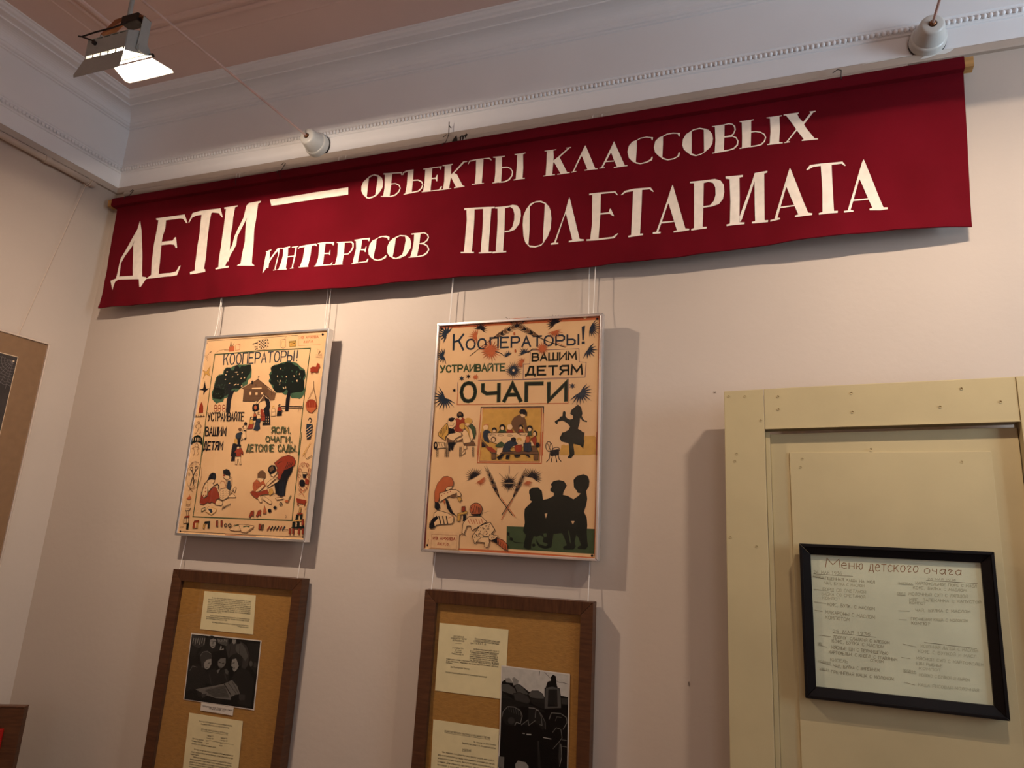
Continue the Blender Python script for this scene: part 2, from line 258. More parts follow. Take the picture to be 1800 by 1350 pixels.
BANNER_INK = (['w'], ("""p0|0|-25642 29184 -25438 28684 -25225 28002 -24947 27048 -24799 26486 -25176 26405 -25283 26423 -25473 27097 -25741 28056 -25688 28475
p0|0|-25642 29184 -25676 28427 -25794 27968 -26043 27570 -26155 27207 -26074 26597 -26222 26494 -26244 27169 -26246 27450 -26069 27902 -25856 28446 -25701 28761
p0|0|-26247 26589 -25214 26559 -24593 26446 -24571 26353 -25230 26396 -26044 26433 -26174 26444
p0|0|-26538 26429 -26015 26546 -26099 26424 -26221 26333 -26260 25969
p0|0|-24944 26385 -24564 26398 -24634 26223 -24727 26005 -24796 26011
p0|0|-24733 29171 -24133 29029 -24079 28624 -24124 28257 -24078 27698 -23982 27048 -23938 26501 -24599 26356 -24363 26539 -24495 27280 -24537 27791 -24544 28490 -24547 28866 -24566 29066 -24686 29094
p0|0|-24733 29171 -23147 29177 -22910 28745 -22992 28768 -23203 28979 -23377 29018 -24130 29014
p0|0|-24092 27999 -23541 28018 -23461 28157 -23396 28159 -23228 27656 -23307 27664 -23411 27812 -23613 27851 -24084 27846
p0|0|-24576 26376 -23975 26541 -23313 26527 -23025 26577 -22930 26805 -22849 26829 -22933 26404 -23223 26372
p0|0|-22865 28763 -22728 29191 -22304 29240 -21248 29219 -21046 28784 -21113 28806 -21295 29006 -21599 29070 -22209 29044 -22506 29043 -22709 28975 -22815 28757
p0|0|-22216 29077 -21683 29090 -21697 28717 -21681 28170 -21648 27627 -21624 27002 -21628 26517 -22070 26491 -22125 26872 -22164 27681 -22160 28224 -22197 28730
p0|0|-22293 26489 -22107 26539 -21575 26587 -21539 26465 -21795 26436 -22260 26389
p0|0|-21072 29233 -20349 29242 -20363 29180 -20517 29173 -21035 29156
p0|0|-20960 29174 -20480 29195 -20498 28664 -20471 28392 -20470 27902 -20393 27320 -20419 27060 -20367 26924 -20480 26586 -20827 26532 -20862 27016 -20874 27546 -20905 28173 -20941 28808
p0|0|-20983 26537 -20786 26580 -20285 26577 -20285 26499 -20962 26483
p0|0|-19791 29275 -19180 29286 -19197 29212 -19303 29180 -19285 28519 -19297 28080 -19219 27373 -19121 26503 -19673 26533 -19690 27161 -19685 27596 -19791 28446 -19773 28622
p0|0|-19791 29275 -19773 28622 -19931 28241 -20106 27818 -20090 27464 -20194 27212 -20289 27047 -20359 26749 -20471 26803 -20437 27149 -20297 27486 -20262 27835 -20131 28219 -19955 28644 -19900 29176
p0|0|-19850 26545 -19675 26597 -19121 26554 -18975 26455 -18982 26438 -19830 26517""",
"""p0|0|-18757 29286 -15073 29333 -15031 29015 -18624 28994""",
"""p0|0|-18496 26970 -18217 27040 -18214 26993 -18276 26961 -18231 26752 -18177 26241 -18324 26254 -18459 26056 -18452 26435 -18448 26774 -18427 26933
p0|0|-18457 26047 -18329 26423 -18194 26622 -18063 26842 -17930 27054 -17717 27066 -17807 27032 -18007 26794 -18155 26533 -18258 26290 -18396 26113
p0|0|-17896 27050 -17818 27042 -17801 26710 -17797 26457 -17812 26145 -17860 26149 -17855 26463 -17840 26714
p0|0|-17918 26125 -17777 26133 -17771 26099 -17908 26091
p0|0|-17797 27031 -17328 27072 -17329 27022 -17754 27002
p0|0|-17653 27025 -17416 27035 -17357 26667 -17316 26121 -17665 26119 -17607 26398 -17598 26690
p0|0|-17726 26116 -17303 26128 -17261 26074 -17708 26094
p0|0|-17387 26649 -17010 26641 -17003 26599 -17366 26605
p0|0|-17246 27034 -16948 27054 -16951 27012 -17231 26999
p0|0|-17072 27037 -17016 27040 -16985 26630 -16994 26100 -17042 26104 -17056 26637
p0|0|-17122 26111 -16960 26121 -16955 26088 -17109 26089
p0|0|-16947 26928 -16883 27026 -16587 27071 -16163 27081 -16080 26955 -16117 26959 -16208 27010 -16484 27006 -16666 26983 -16873 26962 -16927 26917
p0|0|-16662 27016 -16351 27042 -16338 26650 -16350 26123 -16682 26125 -16641 26514
p0|0|-16743 26130 -16334 26138 -16321 26112 -16725 26104
p0|0|-16089 27081 -15783 27082 -15324 27034 -15319 26897 -15346 26900 -15429 26979 -15706 27016 -16065 27037
p0|0|-15993 27050 -15699 27032 -15692 26668 -15660 26125 -16009 26133 -15951 26447
p0|0|-16069 26138 -15669 26126 -15307 26108 -15264 26185 -15229 26190 -15247 26062 -15663 26084 -16055 26100
p0|0|-15703 26620 -15467 26604 -15458 26706 -15428 26711 -15406 26496 -15434 26499 -15469 26555 -15696 26570
p0|0|-15219 27022 -14537 26975 -14438 26887 -14414 26702 -14481 26547 -14600 26445 -14822 26459 -14828 26500 -14627 26488 -14531 26592 -14472 26748 -14503 26882 -14575 26930 -15195 26979
p0|0|-15138 26989 -14846 26967 -14801 26497 -14791 26060 -15102 26073 -15086 26444
p0|0|-15206 26087 -14779 26075 -14758 26045 -15194 26061
p0|0|-14434 27029 -14109 27055 -13788 27061 -13797 26921 -13832 26924 -13885 27003 -14102 27002 -14414 26978
p0|0|-14363 26989 -14111 27003 -14090 26628 -14116 26591 -14121 26050 -14336 26030 -14318 26369 -14298 26649
p0|0|-14098 26621 -13923 26611 -13914 26711 -13876 26715 -13872 26478 -13907 26481 -13951 26554 -14100 26569
p0|0|-14390 26043 -14159 26073 -13795 26099 -13744 26201 -13708 26190 -13735 26065 -14154 26033 -14377 26014
p0|0|-13495 26989 -13476 26686 -13506 26290 -13489 26149 -13618 26229 -13730 26371 -13778 26556 -13768 26756 -13682 26928
p0|0|-13495 26989 -13332 27056 -13075 27044 -12922 26967 -12916 26835 -12960 26847 -13022 26950 -13242 27014 -13411 27000 -13506 26938
p0|0|-13494 26189 -13306 26112 -13100 26151 -12983 26238 -12932 26233 -12951 26137 -13133 26075 -13345 26084 -13500 26130
p0|0|-12641 26937 -12634 26678 -12653 26285 -12665 26089 -12809 26182 -12918 26331 -12956 26552 -12895 26765 -12762 26890
p0|0|-12663 26939 -12480 26995 -12226 26951 -12046 26813 -11968 26608 -11972 26412 -12051 26264 -12138 26117 -12285 26139 -12234 26439 -12213 26752 -12263 26908 -12476 26955 -12636 26884
p0|0|-12680 26150 -12505 26074 -12309 26172 -12153 26255 -12180 26121 -12337 26050 -12501 26035 -12628 26054
p0|0|-12016 26999 -11859 26998 -11492 27005 -11339 26894 -11299 26772 -11337 26659 -11448 26554 -11298 26460 -11222 26297 -11268 26147 -11380 26050 -11558 26021 -11998 26033 -11993 26064 -11603 26064 -11444 26088 -11313 26190 -11271 26302 -11336 26433 -11485 26518 -11630 26541 -11633 26573 -11484 26589 -11380 26683 -11341 26784 -11392 26891 -11508 26959 -11854 26950 -12003 26951
p0|0|-11898 26979 -11644 26974 -11633 26573 -11642 26379 -11658 26050 -11927 26057 -11885 26365 -11872 26716""",
"""p0|0|-14183 29609 -14183 29248 -14181 28763 -14339 28889 -14451 29073 -14478 29288 -14421 29472 -14311 29563
p0|0|-13814 29670 -13612 29527 -13527 29325 -13520 29114 -13615 28918 -13804 28776 -13792 29194 -13787 29446
p0|0|-14311 29563 -14148 29689 -13953 29725 -13720 29627 -13805 29597 -13992 29679 -14160 29606
p0|0|-14291 28861 -14079 28762 -13884 28786 -13718 28869 -13615 28918 -13731 28787 -13919 28716 -14073 28711 -14188 28751
p0|0|-13562 29702 -12774 29646 -12743 29515 -12778 29520 -12811 29592 -13152 29625 -13171 29603 -13547 29649
p0|0|-13497 29667 -13174 29628 -13168 29191 -13168 28691 -13448 28720 -13435 29060
p0|0|-13194 29228 -12977 29214 -12816 29121 -12735 28964 -12782 28805 -12918 28679 -13086 28647 -13547 28708 -13537 28740 -13134 28695 -12966 28727 -12827 28832 -12778 28970 -12843 29096 -12994 29175 -13188 29177
p0|0|-12734 29514 -12720 29621 -12597 29674 -12274 29681 -12270 29480 -12473 29509 -12506 29619 -12674 29589 -12699 29509
p0|0|-12510 29661 -12273 29672 -12249 29187 -12242 28712 -12515 28695 -12489 29055 -12503 29389
p0|0|-12263 29247 -12043 29232 -11865 29132 -11787 28978 -11834 28820 -11949 28713 -12240 28691 -12576 28670 -12579 28704 -12265 28736 -11995 28761 -11879 28855 -11834 28984 -11904 29105 -12046 29183 -12258 29196
p0|0|-11866 29649 -11497 29644 -11100 29638 -11120 29501 -11155 29515 -11203 29596 -11473 29603 -11852 29601
p0|0|-11780 29632 -11487 29622 -11468 29158 -11468 28677 -11779 28686 -11751 29034
p0|0|-11839 28699 -11470 28693 -11119 28678 -11057 28799 -10999 28791 -11043 28644 -11467 28660 -11828 28673
p0|0|-11473 29208 -11311 29197 -11267 29301 -11238 29297 -11226 29034 -11255 29038 -11306 29143 -11468 29158
p0|0|-11078 29668 -10657 29670 -10658 29637 -10721 29614 -10683 29168 -10712 28667 -10955 28660 -10936 29001 -10979 29620 -11062 29624
p0|0|-11028 28662 -10632 28668 -10621 28642 -11018 28640
p0|0|-10717 29193 -10273 29677 -10235 29703 -10081 29688 -10086 29656 -10191 29656 -10562 29272 -10456 29216 -10174 28701 -10441 28690 -10693 29149
p0|0|-10520 28681 -10434 28709 -10175 28717 -10105 28692 -10112 28673 -10510 28651
p0|0|-10055 29562 -10002 29696 -9736 29716 -9222 29693 -9160 29647 -9116 29572 -9147 29577 -9218 29636 -9437 29678 -9732 29667 -9970 29651 -10023 29557
p0|0|-9735 29696 -9445 29679 -9441 29188 -9444 28703 -9712 28717 -9705 29147
p0|0|-9831 28733 -9367 28716 -9358 28691 -9821 28700
p0|0|-9078 29703 -8619 29671 -8624 29640 -8732 29633 -8706 29239 -8699 29000 -8699 28654 -9033 28653 -9031 28685 -8955 28690 -8946 29076 -8973 29647 -9068 29669
p0|0|-8706 29239 -8514 29226 -8356 29147 -8263 28995 -8279 28821 -8384 28680 -8552 28625 -8782 28642 -8784 28674 -8555 28673 -8425 28725 -8319 28846 -8301 28989 -8373 29110 -8492 29183 -8703 29191
p0|0|-8251 29678 -7838 29676 -7848 29646 -7930 29627 -7891 29078 -7896 28696 -7810 28695 -7808 28660 -8228 28650 -8222 28680 -8147 28693 -8137 29153 -8149 29622 -8242 29644""",
"""p0|0|-7139 29640 -6711 29633 -6709 29605 -6815 29598 -6789 29373 -6794 29136 -6815 28684 -6720 28680 -6718 28647 -7139 28654 -7141 28681 -7051 28685 -7041 29140 -7050 29602 -7127 29611
p0|0|-6797 29204 -6628 29331 -6284 29615 -6360 29604 -6354 29630 -6172 29635 -6180 29602 -6233 29590 -6579 29299 -6527 29196 -6286 28690 -6192 28677 -6191 28650 -6630 28647 -6631 28674 -6521 28678 -6762 29131 -6794 29143
p0|0|-5671 29618 -5631 29527 -5298 28677 -5213 28671 -5212 28638 -5664 28645 -5665 28679 -5567 28684 -5775 29214 -5806 29186 -6036 28687 -5958 28682 -5958 28656 -6134 28652 -6136 28682 -6083 28687 -5738 29477
p0|0|-4677 29605 -4638 29499 -4293 28641 -4205 28637 -4204 28605 -4663 28602 -4664 28635 -4560 28639 -4670 28910 -4751 29153 -4782 29191 -5040 28671 -4971 28668 -4970 28641 -5158 28650 -5158 28676 -5092 28679 -4757 29419
p0|0|-4941 28903 -4670 28884 -4663 28844 -4955 28865
p0|0|-3909 29528 -3905 29248 -3932 28683 -4030 28731 -4165 28898 -4216 29134 -4172 29357 -4056 29486
p0|0|-3909 29528 -3792 29590 -3587 29595 -3368 29532 -3382 29424 -3411 29435 -3441 29525 -3616 29567 -3777 29555 -3914 29496
p0|0|-3933 28716 -3780 28644 -3578 28678 -3448 28738 -3406 28825 -3371 28813 -3390 28697 -3577 28629 -3780 28612 -3938 28662
p0|0|-3045 29530 -3044 29271 -3061 28694 -3176 28808 -3297 28956 -3342 29157 -3295 29377 -3180 29488
p0|0|-3045 29530 -2922 29591 -2722 29599 -2500 29552 -2506 29414 -2534 29425 -2574 29532 -2722 29560 -2893 29553 -3050 29492
p0|0|-3061 28742 -2890 28643 -2692 28653 -2574 28714 -2538 28836 -2501 28824 -2518 28699 -2692 28612 -2890 28604 -3061 28678
p0|0|-2127 29568 -2131 28724 -2264 28793 -2375 28922 -2425 29089 -2403 29294 -2304 29470
p0|0|-1746 29567 -1595 29509 -1487 29347 -1461 29169 -1485 28983 -1574 28840 -1740 28710
p0|0|-2205 29517 -2079 29608 -1870 29630 -1649 29550 -1746 29535 -1870 29588 -2051 29571 -2135 29522
p0|0|-2264 28793 -2131 28740 -1988 28661 -1808 28695 -1657 28775 -1740 28703 -1850 28648 -2002 28625 -2140 28678
p0|0|-1489 29618 -1101 29620 -1114 29174 -1138 28646 -1490 28629 -1484 28657 -1413 28664 -1386 29093 -1396 29577 -1484 29592
p0|0|-1128 29619 -966 29638 -858 29597 -774 29494 -761 29365 -812 29233 -866 29170 -1001 29161 -1136 29152 -1135 29190 -919 29197 -838 29253 -798 29372 -812 29475 -864 29560 -966 29597 -1129 29587
p0|0|-1135 29190 -866 29170 -747 29096 -684 28945 -708 28794 -822 28688 -983 28658 -1171 28644 -1170 28697 -982 28701 -848 28730 -745 28831 -726 28946 -767 29068 -867 29132 -1136 29146
p0|0|-643 29641 -217 29641 -218 29610 -292 29598 -302 29224 -326 28670 -663 28663 -662 28694 -588 28697 -575 29083 -574 29591 -638 29615
p0|0|-320 29221 -176 29208 -20 29160 95 29063 135 28933 94 28786 -7 28680 -164 28659 -360 28663 -359 28706 -176 28701 -32 28721 61 28807 104 28932 68 29043 -34 29131 -176 29177 -321 29180
p0|0|163 29635 612 29638 611 29605 544 29598 544 29141 504 28703 610 28671 609 28647 160 28653 161 28683 231 28696 270 29126 266 29586 170 29609
p0|0|664 29651 1103 29645 1107 29614 1063 29597 1096 29474 1215 29284 1441 29580 1404 29608 1417 29624 1585 29615 1578 29583 1516 29576 1237 29204 1305 29040 1513 28672 1606 28651 1605 28621 1151 28636 1152 28672 1211 28687 1028 29027 763 28688 818 28673 817 28649 655 28645 656 28675 712 28684 1010 29076 816 29462 732 29607 668 29619""",
"""p0|0|-10036 27801 -8887 27737 -8883 27678 -9008 27680 -10029 27723
p0|0|-9948 27761 -9632 27750 -9615 27435 -9592 26568 -9597 26071 -9885 26065 -9889 26744 -9898 27324
p0|0|-10004 26094 -9518 26071 -9515 26021 -9993 26047
p0|0|-9309 27717 -8998 27693 -8997 27360 -8985 26573 -8975 26026 -9265 26020 -9259 26675 -9276 27250
p0|0|-9337 26038 -8858 26025 -8855 25976 -9327 25995
p0|0|-8868 27720 -8353 27712 -8213 27730 -8035 27672 -7902 27477 -7879 27261 -7925 26984 -8087 26791 -8292 26737 -8459 26728 -8463 26781 -8295 26787 -8181 26908 -8126 27149 -8128 27362 -8186 27566 -8297 27662 -8489 27640 -8506 27616 -8864 27669
p0|0|-8775 27672 -8497 27644 -8482 27298 -8471 26800 -8463 26027 -8716 26000 -8722 26616 -8736 27186
p0|0|-8840 26016 -8352 26030 -8349 25981 -8829 25959
p0|0|-7575 27631 -7561 27363 -7540 26729 -7553 26141 -7680 26293 -7754 26509 -7798 26934 -7785 27250 -7695 27486
p0|0|-7029 27650 -6876 27489 -6801 27305 -6761 27021 -6772 26676 -6875 26378 -7038 26156 -7038 26637 -7028 27123
p0|0|-7695 27486 -7550 27681 -7348 27744 -7177 27739 -6967 27613 -7027 27607 -7208 27690 -7413 27692 -7562 27576
p0|0|-7679 26275 -7501 26136 -7296 26087 -7130 26114 -6967 26217 -7094 26076 -7294 26038 -7498 26073
p0|0|-6169 27748 -6124 27603 -5752 26171 -5606 26138 -5605 26088 -6111 26075 -6113 26125 -5994 26146 -6261 27151 -6291 27068 -6572 26123 -6482 26114 -6480 26063 -6745 26074 -6747 26125 -6632 26140 -6309 27105 -6198 27647
p0|0|-5475 27767 -4997 27748 -4583 27726 -4491 27567 -4529 27579 -4614 27679 -5092 27692 -5473 27712
p0|0|-5366 27725 -5073 27707 -5067 27022 -5105 26084 -5391 26098 -5350 26649
p0|0|-5089 26997 -4788 26994 -4752 27112 -4721 27108 -4601 26830 -4642 26835 -4755 26933 -5088 26950
p0|0|-5513 26128 -5112 26102 -4641 26084 -4472 26188 -4444 26178 -4578 26027 -5110 26045 -5512 26075
p0|0|-4397 27562 -4268 27694 -3956 27727 -3433 27716 -3325 27556 -3358 27551 -3463 27652 -3708 27652 -3986 27646 -4235 27628 -4359 27550
p0|0|-3993 27691 -3702 27665 -3711 26855 -3735 26083 -3635 26072 -3640 26018 -4115 26004 -4115 26060 -4024 26073 -4006 26891
p0|0|-2728 27709 -2692 27587 -2326 26120 -2204 26090 -2205 26039 -2691 26023 -2691 26075 -2588 26095 -2662 26368 -2856 27079 -2885 27017 -3164 26095 -3084 26086 -3095 26029 -3328 26029 -3328 26087 -3224 26092 -2782 27566
p0|0|-3077 26440 -2662 26440 -2662 26401 -3076 26384
p0|0|-2180 27729 -1649 27713 -1418 27713 -1247 27633 -1150 27457 -1140 27212 -1186 26961 -1301 26815 -1515 26762 -1779 26763 -1778 26811 -1572 26817 -1456 26947 -1402 27150 -1407 27411 -1477 27584 -1620 27643 -1760 27623 -2180 27676
p0|0|-2057 27672 -1759 27643 -1778 26811 -1802 26093 -1680 26088 -1680 26031 -2147 26014 -2147 26068 -2060 26090 -2056 26846
p0|0|-1097 27752 -580 27743 -582 27678 -686 27667 -689 26960 -712 26109 -561 26091 -571 26030 -1089 26027 -1088 26083 -990 26094 -963 26836 -977 27644 -1090 27676
p0|0|-232 27747 135 27755 133 27697 42 27675 24 26866 10 26102 110 26091 102 26030 -352 26036 -351 26092 -260 26103 -258 26745 -244 27476 -642 26195 -699 26107 -703 26296 -262 27639
p0|0|780 27765 814 27658 1216 26158 1331 26114 1321 26060 852 26058 854 26110 949 26135 660 27112 632 27053 373 26121 442 26104 440 26055 170 26028 171 26080 292 26100 732 27623
p0|0|451 26474 889 26475 887 26435 436 26423
p0|0|1232 27613 1342 27760 1652 27771 2233 27761 2315 27614 2284 27607 2204 27693 1933 27690 1635 27691 1425 27679 1255 27590
p0|0|1637 27741 1934 27712 1919 26986 1906 26104 2007 26101 1999 26033 1500 26039 1503 26093 1601 26111 1636 26870
p0|0|2795 27737 2827 27639 3196 26095 3304 26081 3300 26023 3118 26010 2839 26050 2842 26103 2917 26118 2652 27098 2624 27041 2347 26105 2421 26087 2418 26042 2167 26028 2170 26084 2271 26096 2746 27636
p0|0|2416 26453 2826 26451 2836 26402 2413 26403"""))
